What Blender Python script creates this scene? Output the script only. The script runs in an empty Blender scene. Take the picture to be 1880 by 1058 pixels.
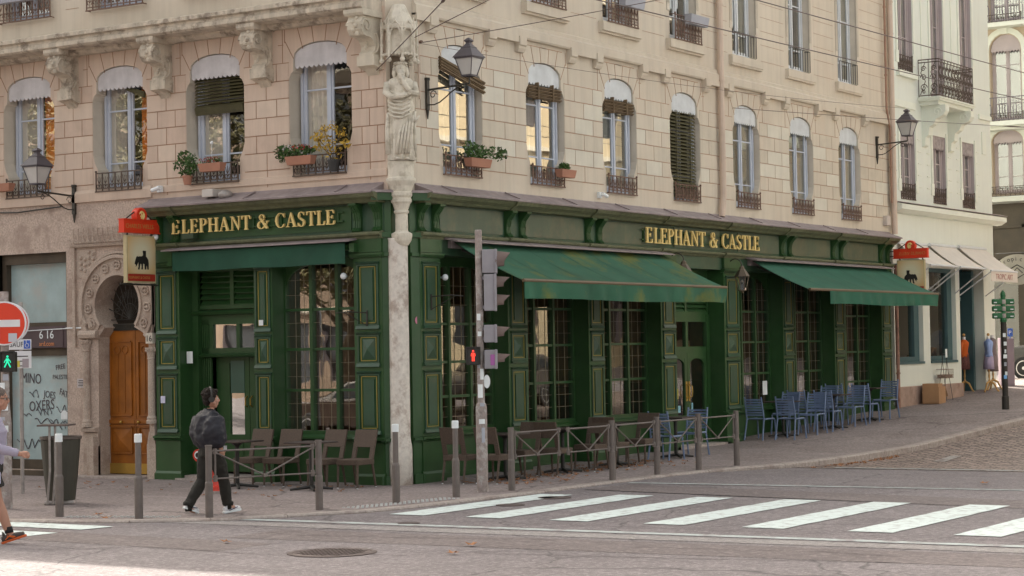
import bpy, bmesh, math, random
from mathutils import Vector, Matrix
R_ = math.radians
sc = bpy.context.scene
col = sc.collection
rnd = random.Random(7)

# ------------------------------------------------------------------ camera, sky, sun, exposure
cam = bpy.data.cameras.new('camera'); co = bpy.data.objects.new('camera', cam); col.objects.link(co)
_R = Vector((0.5401077, -0.84140912, -0.01773008)); _U = Vector((-0.01603465, -0.0313516, 0.99937979)); _F = Vector((0.84144314, 0.53948843, 0.03042494))
m = Matrix((_R, _U, -_F)).transposed().to_4x4(); m.translation = Vector((-25.47200335, -18.47001278, 2.12))
co.matrix_world = m
cam.sensor_width = 36; cam.lens = 3661.7 / 1880 * 36
cam.clip_start = .1; cam.clip_end = 2000
sc.camera = co
SUN = Vector((.55, .85, 1.0)).normalized()
w = bpy.data.worlds.new('World'); sc.world = w; w.use_nodes = True
wn = w.node_tree; bg = wn.nodes['Background']
sky = wn.nodes.new('ShaderNodeTexSky'); sky.sky_type = 'NISHITA'; sky.sun_disc = False
sky.sun_elevation = math.asin(SUN.z); sky.sun_rotation = math.atan2(SUN.x, SUN.y); sky.dust_density = 6; sky.air_density = 1.0; sky.ozone_density = .6
hs = wn.nodes.new('ShaderNodeHueSaturation'); hs.inputs['Saturation'].default_value = .38
wn.links.new(sky.outputs[0], hs.inputs['Color']); tn = wn.nodes.new('ShaderNodeMix'); tn.data_type = 'RGBA'; tn.blend_type = 'MULTIPLY'; tn.inputs[0].default_value = 1; tn.inputs[7].default_value = (1.05, 1.0, .90, 1); wn.links.new(hs.outputs[0], tn.inputs[6]); wn.links.new(tn.outputs[2], bg.inputs[0]); bg.inputs[1].default_value = .15
sl = bpy.data.lights.new('sun', 'SUN'); sl.energy = 3.2; sl.angle = R_(.5); sl.color = (1, .93, .82)
so = bpy.data.objects.new('sun', sl); col.objects.link(so); so.rotation_euler = SUN.to_track_quat('Z', 'Y').to_euler()
vs = sc.view_settings; vs.view_transform = 'Standard'; vs.look = 'None'; vs.gamma = 1; vs.use_curve_mapping = False
vs.exposure = 1.47
sc.cycles.use_denoising = True
sc.cycles.max_bounces = 8; sc.cycles.diffuse_bounces = 4; sc.cycles.transparent_max_bounces = 16

# ------------------------------------------------------------------ materials
MATS = {}
def mat(name, c, rough=.7, metal=0, var=.12, scale=2.5, bump=0, bscale=60, streak=0, spec=.5, c2=None, c2amt=0, c2scale=1.5, emit=0):
    if name in MATS: return MATS[name]
    m = bpy.data.materials.new(name); m.use_nodes = True; nt = m.node_tree; N = nt.nodes; Lk = nt.links
    b = N['Principled BSDF']; b.inputs['Roughness'].default_value = rough; b.inputs['Metallic'].default_value = metal
    b.inputs['Specular IOR Level'].default_value = spec
    tc = N.new('ShaderNodeTexCoord')
    def noise(sc_, det=4, vec=None, r=.6):
        n = N.new('ShaderNodeTexNoise'); n.inputs['Scale'].default_value = sc_; n.inputs['Detail'].default_value = det; n.inputs['Roughness'].default_value = r
        Lk.new(vec or tc.outputs['Object'], n.inputs['Vector']); return n.outputs['Fac']
    def rmap(s, a, b_, lo=0, hi=1):
        r = N.new('ShaderNodeMapRange'); r.inputs[1].default_value = a; r.inputs[2].default_value = b_; r.inputs[3].default_value = lo; r.inputs[4].default_value = hi
        Lk.new(s, r.inputs[0]); return r.outputs[0]
    def mix(f, A, B, mode='MIX'):
        x = N.new('ShaderNodeMix'); x.data_type = 'RGBA'; x.blend_type = mode
        if isinstance(f, float) or isinstance(f, int): x.inputs[0].default_value = f
        else: Lk.new(f, x.inputs[0])
        for i, q in ((6, A), (7, B)):
            if isinstance(q, tuple): x.inputs[i].default_value = (*q, 1)
            else: Lk.new(q, x.inputs[i])
        return x.outputs[2]
    dk = tuple(v * (1 - var) for v in c); lt = tuple(min(1, v * (1 + var)) for v in c)
    out = mix(rmap(noise(scale, 6), .3, .7), dk, lt)
    if c2: out = mix(rmap(noise(c2scale, 8, r=.7), .5, .62, 0, c2amt), out, c2)
    if streak:
        mp = N.new('ShaderNodeMapping'); mp.inputs['Scale'].default_value = (6, 6, .35); Lk.new(tc.outputs['Object'], mp.inputs['Vector'])
        out = mix(rmap(noise(1, 6, mp.outputs[0]), .45, .75, 0, streak), out, tuple(v * .55 for v in c))
    Lk.new(out, b.inputs['Base Color'])
    if bump:
        bp = N.new('ShaderNodeBump'); bp.inputs['Strength'].default_value = bump; bp.inputs['Distance'].default_value = .01
        Lk.new(noise(bscale, 5), bp.inputs['Height']); Lk.new(bp.outputs[0], b.inputs['Normal'])
    if emit:
        b.inputs['Emission Color'].default_value = (*c, 1); b.inputs['Emission Strength'].default_value = emit
    MATS[name] = m; return m

def glassm(name, tint=(.75, .78, .74), f0=.12, fpow=1.0, rough=.01, wave=.25):
    m = bpy.data.materials.new(name); m.use_nodes = True; N = m.node_tree.nodes; Lk = m.node_tree.links
    N.remove(N['Principled BSDF']); o = N['Material Output']
    t = N.new('ShaderNodeBsdfTransparent'); t.inputs[0].default_value = (*tint, 1)
    g = N.new('ShaderNodeBsdfGlossy'); g.inputs['Roughness'].default_value = rough; g.inputs['Color'].default_value = (.95, .97, .97, 1)
    fr = N.new('ShaderNodeFresnel'); fr.inputs[0].default_value = 1.5
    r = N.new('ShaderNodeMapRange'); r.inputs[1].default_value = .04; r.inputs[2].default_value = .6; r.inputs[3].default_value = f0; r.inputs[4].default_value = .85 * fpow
    Lk.new(fr.outputs[0], r.inputs[0])
    mx = N.new('ShaderNodeMixShader'); Lk.new(r.outputs[0], mx.inputs[0]); Lk.new(t.outputs[0], mx.inputs[1]); Lk.new(g.outputs[0], mx.inputs[2]); Lk.new(mx.outputs[0], o.inputs[0])
    tc = N.new('ShaderNodeTexCoord'); n = N.new('ShaderNodeTexNoise'); n.inputs['Scale'].default_value = 1.6; n.inputs['Detail'].default_value = 1
    Lk.new(tc.outputs['Object'], n.inputs['Vector']); bp = N.new('ShaderNodeBump'); bp.inputs['Strength'].default_value = wave; bp.inputs['Distance'].default_value = .02
    Lk.new(n.outputs['Fac'], bp.inputs['Height']); Lk.new(bp.outputs[0], g.inputs['Normal']); Lk.new(bp.outputs[0], fr.inputs['Normal'])
    return m
GLASS = glassm('window_glass', f0=.35, wave=.12)
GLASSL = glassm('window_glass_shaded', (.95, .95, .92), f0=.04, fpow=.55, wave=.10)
PUBGLASS = glassm('pub_glass', (.85, .8, .7), f0=.13, wave=.12)
LAMPGLASS = glassm('lamp_glass', (.75, .74, .72), f0=.1)

PINK = mat('pink_render', (.60, .475, .38), .9, var=.07, scale=.7, bump=.15, bscale=25, streak=.34, c2=(.54, .42, .34), c2amt=.5, c2scale=.8)
CREAM = mat('cream_render', (.61, .54, .44), .9, var=.06, scale=.6, bump=.12, bscale=25, streak=.28, c2=(.58, .48, .38), c2amt=.5, c2scale=.5)
PINKA = mat('pink_block_dark', (.57, .44, .35), .9, var=.1, bump=.2, streak=.3); PINKB = mat('pink_block_light', (.63, .51, .41), .9, var=.08, bump=.2, streak=.2)
CREAMA = mat('cream_block_dark', (.57, .51, .415), .9, var=.08, bump=.2, streak=.25); CREAMB = mat('cream_block_light', (.64, .60, .505), .9, var=.06, bump=.2, streak=.15)
JOINT = mat('joint_mortar', (.33, .20, .13), .95)
JOINTR = mat('joint_mortar_warm', (.40, .25, .17), .95)
TRIM = mat('limestone_trim', (.62, .56, .45), .85, var=.1, bump=.2, streak=.25, c2=(.35, .31, .24), c2amt=.5)
REVEAL = mat('stone_reveal', (.60, .54, .45), .9, var=.08, streak=.1)
LEDGE = mat('weathered_ledge', (.58, .51, .41), .9, var=.15, scale=5, bump=.3, streak=.8, c2=(.16, .12, .09), c2amt=.75, c2scale=4)
STATUE = mat('statue_stone', (.66, .61, .51), .85, var=.1, scale=6, bump=.25, bscale=40, c2=(.36, .31, .23), c2amt=.6, c2scale=5)
GRANITE = mat('granite', (.46, .375, .31), .9, var=.3, scale=55, bump=.5, bscale=60, c2=(.27, .19, .15), c2amt=.6, c2scale=1.6)
ROUGH = mat('roughcast', (.50, .40, .335), .95, var=.32, scale=32, bump=.8, bscale=40, c2=(.30, .22, .18), c2amt=.6, c2scale=2)
COLUMNM = mat('column_stone', (.72, .67, .60), .9, var=.12, scale=14, bump=.8, bscale=14, c2=(.36, .27, .22), c2amt=.75, c2scale=3.0)
GREEN = mat('green_paint', (.023, .074, .020), .42, var=.22, scale=2.2, streak=.2, c2=(.04, .065, .03), c2amt=.4, c2scale=1.1)
GREEND = mat('green_paint_soft', (.028, .074, .040), .45, var=.14, scale=2.5, streak=.25, c2=(.09, .085, .045), c2amt=.3)
GREYGREEN = mat('faded_green_panel', (.075, .105, .065), .5, var=.15, scale=1.6, streak=.3, c2=(.16, .14, .08), c2amt=.55, c2scale=.9)
CREST_ = mat('worn_moulding', (.13, .14, .075), .55, var=.25, scale=9, streak=.4)
GOLD = mat('gold_line', (.32, .24, .05), .5)
LETTER = mat('gold_letter', (.80, .60, .23), .45, var=.08)
ZINC = mat('zinc_flashing', (.30, .25, .25), .6, metal=.2, var=.2, scale=4, streak=.5)
AWN = mat('green_canvas', (.020, .115, .070), .85, var=.16, scale=1.4, c2=(.03, .10, .06), c2amt=.6, c2scale=2.5)
AWND = mat('green_canvas_stained', (.024, .108, .060), .85, var=.18, scale=1.1, c2=(.13, .14, .02), c2amt=.85, c2scale=.8)
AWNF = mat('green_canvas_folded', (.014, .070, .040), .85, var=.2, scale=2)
WHITEP = mat('white_casement', (.62, .64, .66), .5, var=.06)
BLUEP = mat('bluegrey_casement', (.50, .54, .62), .5, var=.06)
TAUPEP = mat('taupe_casement', (.44, .38, .38), .55, var=.06)
METALV = mat('pale_metal_valance', (.56, .54, .55), .55, var=.14, scale=4, streak=.3)
METALR = mat('pale_blue_valance', (.60, .63, .65), .55, var=.12, scale=4, streak=.25)
IRON = mat('wrought_iron', (.095, .065, .048), .6, var=.3, scale=20)
IRONR = mat('rusty_iron', (.16, .095, .068), .7, var=.3, scale=20)
IRONB = mat('black_iron', (.035, .032, .025), .5, var=.2)
OLIVE = mat('olive_slats', (.085, .075, .03), .7, var=.3, scale=8)
WOODBL = mat('wooden_slats', (.16, .11, .06), .75, var=.35, scale=10)
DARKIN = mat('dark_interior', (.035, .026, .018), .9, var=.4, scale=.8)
PUBIN = mat('pub_interior', (.13, .075, .032), .8, var=.6, scale=1.2)
CURT = mat('sheer_curtain', (.66, .62, .58), .9, var=.12)
CURTO = mat('orange_curtain', (.88, .30, .04), .85, var=.2)
TERRA = mat('terracotta', (.40, .19, .125), .8, var=.12)
LEAFG = mat('green_leaves', (.055, .115, .025), .7, var=.5, scale=15)
LEAFY = mat('yellow_leaves', (.46, .30, .04), .7, var=.4, scale=15)
PETALR = mat('red_petals', (.45, .045, .04), .6)
PETALW = mat('white_petals', (.6, .55, .55), .6)
DOORW = mat('varnished_oak', (.30, .098, .010), .38, var=.3, scale=3, streak=.5)
DOORD = mat('dark_oak', (.14, .055, .014), .45, var=.2, streak=.3)
BRASS = mat('brass', (.55, .36, .09), .35, metal=.8)
WHITEW = mat('white_wall', (.71, .745, .68), .85, var=.04, scale=.6, streak=.1)
WHITEW2 = mat('ivory_trim', (.74, .77, .68), .85, var=.04)
TEAL = mat('teal_frame', (.05, .11, .12), .5)
WAWN = mat('white_canvas', (.66, .61, .55), .85, var=.07)
BROWNP = mat('brown_panel', (.07, .055, .035), .6, var=.2)
RATTAN = mat('brown_rattan', (.095, .066, .048), .75, var=.25, scale=60, bump=.6, bscale=120)
BLUEC = mat('blue_metal', (.15, .205, .33), .45, var=.08)
DKTAB = mat('dark_tabletop', (.05, .035, .03), .5)
STEEL = mat('bollard_paint', (.15, .125, .112), .5, var=.15, scale=8)
WHITECAP = mat('white_cap', (.78, .82, .83), .45)
GALV = mat('galvanised', (.34, .31, .29), .5, metal=.3, var=.25, scale=9)
PAINT = mat('road_paint', (.63, .71, .69), .7, var=.07, scale=8, bump=.2, bscale=80, c2=(.36, .37, .36), c2amt=.75, c2scale=7)
PAINTW = mat('worn_paint', (.42, .46, .45), .8, var=.15, scale=10, c2=(.24, .2, .2), c2amt=.8, c2scale=3)
PLAST = mat('signal_grey', (.29, .275, .30), .5, var=.1, scale=4)
BLACKP = mat('black_plastic', (.02, .018, .015), .5)
VISOR = mat('brown_visor', (.16, .11, .095), .6)
REDP = mat('sign_red', (.70, .045, .012), .45, var=.04)
SIGNRED = mat('pub_sign_red', (.38, .03, .015), .5)
WHITES = mat('sign_white', (.72, .72, .74), .5, var=.04)
BLUES = mat('sign_blue', (.04, .12, .50), .5)
TXTB = mat('text_black', (.025, .022, .02), .6)
CARDB = mat('cardboard', (.40, .23, .12), .9, var=.08)
PLANEBARK = mat('bark', (.16, .12, .08), .9, var=.3, scale=6)

# ------------------------------------------------------------------ mesh helpers
def FR(p): return (p[0], -p[1], p[2])          # facade on the cross street: u -> +x, d -> -y
def FL(p): return (-p[1], p[0], p[2])          # facade on the main street: u -> +y, d -> -x
def FW(p): return p
class MB:
    def __init__(s, F=FW): s.v = []; s.f = []; s.F = F; s.mi = []; s.cur = 0
    def add(s, vs_, fs):
        o = len(s.v); s.v += [s.F(tuple(p)) for p in vs_]; s.f += [tuple(i + o for i in f) for f in fs]; s.mi += [s.cur] * len(fs)
    def box(s, u0, u1, d0, d1, z0, z1):
        s.add([(u0, d0, z0), (u1, d0, z0), (u1, d1, z0), (u0, d1, z0), (u0, d0, z1), (u1, d0, z1), (u1, d1, z1), (u0, d1, z1)],
              [(0, 3, 2, 1), (4, 5, 6, 7), (0, 1, 5, 4), (1, 2, 6, 5), (2, 3, 7, 6), (3, 0, 4, 7)]); return s
    def prism(s, poly, d0, d1):          # polygon in (u,z), extruded in d
        n = len(poly); s.add([(u, d0, z) for u, z in poly] + [(u, d1, z) for u, z in poly],
              [tuple(range(n)), tuple(range(2 * n - 1, n - 1, -1))] + [(i, (i + 1) % n, n + (i + 1) % n, n + i) for i in range(n)]); return s
    def prof(s, poly, u0, u1):           # polygon in (d,z), extruded along u
        n = len(poly); s.add([(u0, d, z) for d, z in poly] + [(u1, d, z) for d, z in poly],
              [tuple(range(n)), tuple(range(2 * n - 1, n - 1, -1))] + [(i, (i + 1) % n, n + (i + 1) % n, n + i) for i in range(n)]); return s
    def slab(s, poly, z0, z1):           # polygon in (u,d)
        n = len(poly); s.add([(u, d, z0) for u, d in poly] + [(u, d, z1) for u, d in poly],
              [tuple(range(n)), tuple(range(2 * n - 1, n - 1, -1))] + [(i, (i + 1) % n, n + (i + 1) % n, n + i) for i in range(n)]); return s
    def tube(s, pts, r, n=6, r1=None, cap=True):
        pts = [Vector(p) for p in pts]; k = len(pts); rs = r if isinstance(r, (list, tuple)) else [r + ((r1 if r1 is not None else r) - r) * i / max(1, k - 1) for i in range(k)]
        vs_, fs = [], []; up = None
        for i, p in enumerate(pts):
            t = (pts[min(i + 1, k - 1)] - pts[max(i - 1, 0)]).normalized()
            if up is None: up = Vector((0, 0, 1)) if abs(t.z) < .9 else Vector((1, 0, 0))
            a = t.cross(up)
            if a.length < 1e-4: a = t.orthogonal()
            a.normalize(); b = a.cross(t).normalized(); up = b
            for j in range(n):
                q = 2 * math.pi * j / n; vs_.append(p + (a * math.cos(q) + b * math.sin(q)) * rs[i])
        for i in range(k - 1):
            for j in range(n): fs.append((i * n + j, i * n + (j + 1) % n, (i + 1) * n + (j + 1) % n, (i + 1) * n + j))
        if cap: fs += [tuple(range(n - 1, -1, -1)), tuple(range((k - 1) * n, k * n))]
        s.add(vs_, fs); return s
    def lathe(s, prof, c=(0, 0), n=16, sx=1, sy=1, fn=None):   # prof [(r,z)]
        vs_, fs = [], []
        for i, (r, z) in enumerate(prof):
            for j in range(n):
                q = 2 * math.pi * j / n; rr = r * (fn(q, z) if fn else 1)
                vs_.append((c[0] + rr * sx * math.cos(q), c[1] + rr * sy * math.sin(q), z))
        for i in range(len(prof) - 1):
            for j in range(n): fs.append((i * n + j, i * n + (j + 1) % n, (i + 1) * n + (j + 1) % n, (i + 1) * n + j))
        fs += [tuple(range(n - 1, -1, -1)), tuple(range((len(prof) - 1) * n, len(prof) * n))]
        s.add(vs_, fs); return s
    def ball(s, c, r, n=10, sq=(1, 1, 1)):
        k = max(4, n // 2); vs_ = [(c[0], c[1], c[2] - r * sq[2])]; fs = []
        for i in range(1, k):
            a = -math.pi / 2 + math.pi * i / k
            for j in range(n): q = 2 * math.pi * j / n; vs_.append((c[0] + r * sq[0] * math.cos(a) * math.cos(q), c[1] + r * sq[1] * math.cos(a) * math.sin(q), c[2] + r * sq[2] * math.sin(a)))
        vs_.append((c[0], c[1], c[2] + r * sq[2])); T = len(vs_) - 1
        for j in range(n):
            fs.append((0, 1 + (j + 1) % n, 1 + j)); fs.append((T, 1 + (k - 2) * n + j, 1 + (k - 2) * n + (j + 1) % n))
            for i in range(k - 2): a0 = 1 + i * n; fs.append((a0 + j, a0 + (j + 1) % n, a0 + n + (j + 1) % n, a0 + n + j))
        s.add(vs_, fs); return s
    def quad(s, a, b, c, d): s.add([a, b, c, d], [(0, 1, 2, 3)]); return s
    def grid(s, fn, nu, nv, thick=0):
        vs_ = [fn(i / nu, j / nv) for i in range(nu + 1) for j in range(nv + 1)]
        s.add(vs_, [(i * (nv + 1) + j, (i + 1) * (nv + 1) + j, (i + 1) * (nv + 1) + j + 1, i * (nv + 1) + j + 1) for i in range(nu) for j in range(nv)]); return s
    def build(s, name, m, parent=None, smooth=False, bevel=0, recalc=True, loc=None):
        me = bpy.data.meshes.new(name); me.from_pydata(s.v, [], s.f)
        for mm in (m if isinstance(m, (list, tuple)) else [m]): me.materials.append(mm)
        for p, k in zip(me.polygons, s.mi): p.material_index = k
        if recalc:
            b = bmesh.new(); b.from_mesh(me); bmesh.ops.recalc_face_normals(b, faces=b.faces); b.to_mesh(me); b.free()
        if smooth: me.shade_smooth()
        o = bpy.data.objects.new(name, me); col.objects.link(o)
        if parent: o.parent = parent
        if loc: o.location = loc
        if bevel:
            md = o.modifiers.new('bevel', 'BEVEL'); md.width = bevel; md.segments = 2; md.limit_method = 'ANGLE'
        return o
def tag(o, label=None, cat=None, group=None, kind=None):
    if label: o['label'] = label
    if cat: o['category'] = cat
    if group: o['group'] = group
    if kind: o['kind'] = kind
    return o
def empty(name, loc=(0, 0, 0), rz=0, **k):
    o = bpy.data.objects.new(name, None); col.objects.link(o); o.location = loc; o.rotation_euler = (0, 0, rz); o.empty_display_size = .2
    return tag(o, **k)
def copy_tree(o, loc, rz=0, parent=None, **k):
    c = o.copy(); col.objects.link(c)
    if parent: c.parent = parent
    if loc is not None: c.location = loc; c.rotation_euler = (0, 0, rz)
    for ch in list(o.children): copy_tree(ch, None, 0, c)
    return tag(c, **k)
def textmesh(txt, size, F, u, d, z, thick=.004, center=False, sx=1.0, flip=False, spacing=1.0, name='lettering', m=None, parent=None, rot=0):
    cu = bpy.data.curves.new('t', 'FONT'); cu.body = txt; cu.size = size; cu.extrude = thick / 2; cu.space_character = spacing; cu.resolution_u = 3
    if center: cu.align_x = 'CENTER'
    o = bpy.data.objects.new('t', cu); col.objects.link(o)
    dg = bpy.context.evaluated_depsgraph_get(); dg.update(); me = bpy.data.meshes.new_from_object(o.evaluated_get(dg)); bpy.data.objects.remove(o)
    b = MB(F); s_ = -1 if flip else 1; cr, sr = math.cos(rot), math.sin(rot)
    b.add([(u + s_ * sx * (q.co.x * cr - q.co.y * sr), d + q.co.z, z + q.co.x * sr + q.co.y * cr) for q in me.vertices], [tuple(p.vertices) for p in me.polygons])
    bpy.data.meshes.remove(me)
    return b.build(name, m or TXTB, parent)
def G(x):
    P = [(-200, 0), (0, 0), (11.4, .1), (20.6, .51), (25, .65), (28.2, .85), (60, 2.9), (120, 6)]
    for (a, za), (b, zb) in zip(P, P[1:]):
        if x <= b: return za + (zb - za) * (x - a) / (b - a)
    return P[-1][1]
def ROADZ(x): return G(x) - (.025 if x < 4 else .025 + .09 * min(1, (x - 4) / 4))

# ------------------------------------------------------------------ ground
def asphalt(name, c, dark, speck=1.0, cracks=True):
    m = bpy.data.materials.new(name); m.use_nodes = True; nt = m.node_tree; N = nt.nodes; Lk = nt.links; b = N['Principled BSDF']
    b.inputs['Roughness'].default_value = .85
    tc = N.new('ShaderNodeTexCoord')
    def noise(s, d=4, v=None):
        n = N.new('ShaderNodeTexNoise'); n.inputs['Scale'].default_value = s; n.inputs['Detail'].default_value = d; Lk.new(v or tc.outputs['Object'], n.inputs['Vector']); return n
    def rm(s, a, b_, lo, hi):
        r = N.new('ShaderNodeMapRange'); r.inputs[1].default_value = a; r.inputs[2].default_value = b_; r.inputs[3].default_value = lo; r.inputs[4].default_value = hi; Lk.new(s, r.inputs[0]); return r.outputs[0]
    def mix(f, A, B, mode='MIX'):
        x = N.new('ShaderNodeMix'); x.data_type = 'RGBA'; x.blend_type = mode; Lk.new(f, x.inputs[0])
        for i, q in ((6, A), (7, B)):
            if isinstance(q, tuple): x.inputs[i].default_value = (*q, 1)
            else: Lk.new(q, x.inputs[i])
        return x.outputs[2]
    o = mix(rm(noise(.45, 6).outputs['Fac'], .35, .65, 0, 1), dark, c)
    o = mix(rm(noise(2.7, 8).outputs['Fac'], .50, .68, 0, .55), o, tuple(v * 1.25 for v in c))
    mp = N.new('ShaderNodeMapping'); mp.inputs['Scale'].default_value = (2.2, .18, 1); Lk.new(tc.outputs['Object'], mp.inputs['Vector'])
    o = mix(rm(noise(1.0, 5, mp.outputs[0]).outputs['Fac'], .45, .7, 0, .45), o, dark)
    v = N.new('ShaderNodeTexVoronoi'); v.inputs['Scale'].default_value = 42; Lk.new(tc.outputs['Object'], v.inputs['Vector'])
    o = mix(rm(v.outputs['Distance'], .0, .28, .55 * speck, 0), o, tuple(min(1, q * 1.9) for q in c))
    n3 = noise(15, 5); o = mix(rm(n3.outputs['Fac'], .44, .60, 0, .55), o, tuple(q * .72 for q in dark)); n4 = noise(21, 4); o = mix(rm(n4.outputs['Fac'], .52, .64, 0, .6), o, tuple(q * 1.45 for q in c))
    nn = noise(95, 2); o = mix(rm(nn.outputs['Fac'], .5, .65, 0, .5 * speck), o, tuple(q * .55 for q in dark))
    if cracks:
        wv = noise(.8, 6); vm = N.new('ShaderNodeVectorMath'); vm.operation = 'MULTIPLY_ADD'; vm.inputs[1].default_value = (1.6, 1.6, 0); Lk.new(wv.outputs['Color'], vm.inputs[0]); Lk.new(tc.outputs['Object'], vm.inputs[2])
        v2 = N.new('ShaderNodeTexVoronoi'); v2.feature = 'DISTANCE_TO_EDGE'; v2.inputs['Scale'].default_value = .27; Lk.new(vm.outputs[0], v2.inputs['Vector'])
        o = mix(rm(v2.outputs['Distance'],   .0, .007, .8, 0), o, tuple(q * .35 for q in dark))
    Lk.new(o, b.inputs['Base Color'])
    bp = N.new('ShaderNodeBump'); bp.inputs['Strength'].default_value = .7; bp.inputs['Distance'].default_value = .006; Lk.new(noise(75, 3).outputs['Fac'], bp.inputs['Height']); Lk.new(bp.outputs[0], b.inputs['Normal'])
    return m
ASPH = asphalt('asphalt', (.232, .205, .208), (.162, .140, .143), speck=1.4)
ASPH2 = asphalt('asphalt_dark', (.195, .165, .160), (.14, .115, .113), cracks=False)
PAVE = asphalt('pavement_asphalt', (.31, .262, .25), (.215, .175, .165), speck=.9)
KERBM = mat('kerb_granite', (.36, .31, .28), .85, var=.25, scale=20, bump=.4, bscale=50, c2=(.2, .15, .13), c2amt=.6, c2scale=2)
def cobbles():
    m = bpy.data.materials.new('cobblestones'); m.use_nodes = True; N = m.node_tree.nodes; Lk = m.node_tree.links; b = N['Principled BSDF']; b.inputs['Roughness'].default_value = .6
    tc = N.new('ShaderNodeTexCoord'); n = N.new('ShaderNodeTexNoise'); n.inputs['Scale'].default_value = 3; n.inputs['Detail'].default_value = 3; Lk.new(tc.outputs['Object'], n.inputs['Vector'])
    vm = N.new('ShaderNodeVectorMath'); vm.operation = 'MULTIPLY_ADD'; vm.inputs[1].default_value = (.22, .22, 0); Lk.new(n.outputs['Color'], vm.inputs[0]); Lk.new(tc.outputs['Object'], vm.inputs[2])
    mp = N.new('ShaderNodeMapping'); mp.inputs['Rotation'].default_value = (0, 0, R_(90)); Lk.new(vm.outputs[0], mp.inputs['Vector'])
    k = N.new('ShaderNodeTexBrick'); k.inputs['Scale'].default_value = 1; k.inputs['Brick Width'].default_value = .22; k.inputs['Row Height'].default_value = .15; k.inputs['Mortar Size'].default_value = .024; k.inputs['Mortar Smooth'].default_value = .6; k.inputs['Bias'].default_value = -.2
    k.inputs['Color1'].default_value = (.36, .27, .23, 1); k.inputs['Color2'].default_value = (.12, .085, .075, 1); k.inputs['Mortar'].default_value = (.03, .02, .015, 1); Lk.new(mp.outputs[0], k.inputs['Vector'])
    Lk.new(k.outputs['Color'], b.inputs['Base Color']); inv = N.new('ShaderNodeMath'); inv.operation = 'SUBTRACT'; inv.inputs[0].default_value = 1; Lk.new(k.outputs['Fac'], inv.inputs[1])
    bp = N.new('ShaderNodeBump'); bp.inputs['Strength'].default_value = .9; bp.inputs['Distance'].default_value = .03; Lk.new(inv.outputs[0], bp.inputs['Height']); Lk.new(bp.outputs[0], b.inputs['Normal'])
    return m
COBB = cobbles()
XS = [-200, -60, -30, -15, -9, -5, -2, 0, 1.4, 2.8, 4, 6.2] + [6.2 + 1.9 * i for i in range(1, 13)] + [32, 40, 60, 120]
def sheet(x0, x1, ys, dz, name, m, **k):
    xs = sorted({x0, x1} | {x for x in XS if x0 < x < x1}); b = MB()
    b.v = [(x, y, ROADZ(x) + dz) for x in xs for y in ys]; n = len(ys)
    b.f = [(i * n + j, (i + 1) * n + j, (i + 1) * n + j + 1, i * n + j + 1) for i in range(len(xs) - 1) for j in range(n - 1)]; b.mi = [0] * len(b.f)
    return tag(b.build(name, m), kind='structure')
sheet(-200, 120, [-200, -20, 0, 40, 200], 0, 'ground', ASPH)
sheet(6.15, 28.5, [-13, -8, -3.5], .006, 'cobbled_street', COBB)
# pavement round the corner: outer kerb line and matching building line
OUT = [(-7.3, 60), (-7.3, 20), (-7.25, 6), (-7.2, 1.3), (-6.9, .1), (-6.1, -1.3), (-5.2, -1.9), (-4.1, -2.55), (-2.6, -2.74), (-1, -2.8), (.6, -2.86), (2, -2.95), (4, -3.2), (5.2, -3.6), (6.5, -4.0), (8.4, -4.12), (11.4, -4.12), (14, -4.15), (17.8, -4.2), (20.6, -4.25), (24, -4.2), (27, -4.0), (29, -3.4), (30.2, -2.2), (30.6, 0), (30.6, 40)]
INN = [(.6, 60), (.6, 20), (.6, 6), (.6, 1.3), (.6, .9), (.6, .8), (.6, .7), (.6, .6), (.65, .6), (.7, .6), (1.2, .6), (2, .6), (4, .6), (5.2, .6), (6.5, .6), (8.4, .6), (11.4, .6), (14, .6), (17.8, .6), (20.6, .6), (24, .6), (26.5, .6), (27.6, .6), (27.8, .6), (28, .6), (28, 40)]
def subd(L, n=4): return [(a[0] + (b[0] - a[0]) * t / n, a[1] + (b[1] - a[1]) * t / n) for a, b in zip(L, L[1:]) for t in range(n)] + [L[-1]]
OU, IN_ = subd(OUT), subd(INN)
b = MB()
def insetp(P, i, d):
    a = Vector(P[max(i - 1, 0)]); c = Vector(P[min(i + 1, len(P) - 1)]); t = (c - a).normalized(); nrm = Vector((-t.y, t.x)); return Vector(P[i]) + nrm * d
KI = [insetp(OU, i, .2) for i in range(len(OU))]
for i in range(len(OU)):
    o_, n_ = KI[i], IN_[i]
    for t in (0, .33, .66, 1): x = o_[0] + (n_[0] - o_[0]) * t; y = o_[1] + (n_[1] - o_[1]) * t; b.v.append((x, y, G(x)))
for i in range(len(OU) - 1):
    for j in range(3): b.f.append((i * 4 + j, (i + 1) * 4 + j, (i + 1) * 4 + j + 1, i * 4 + j + 1)); b.mi.append(0)
tag(b.build('pavement', PAVE), kind='structure')
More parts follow.
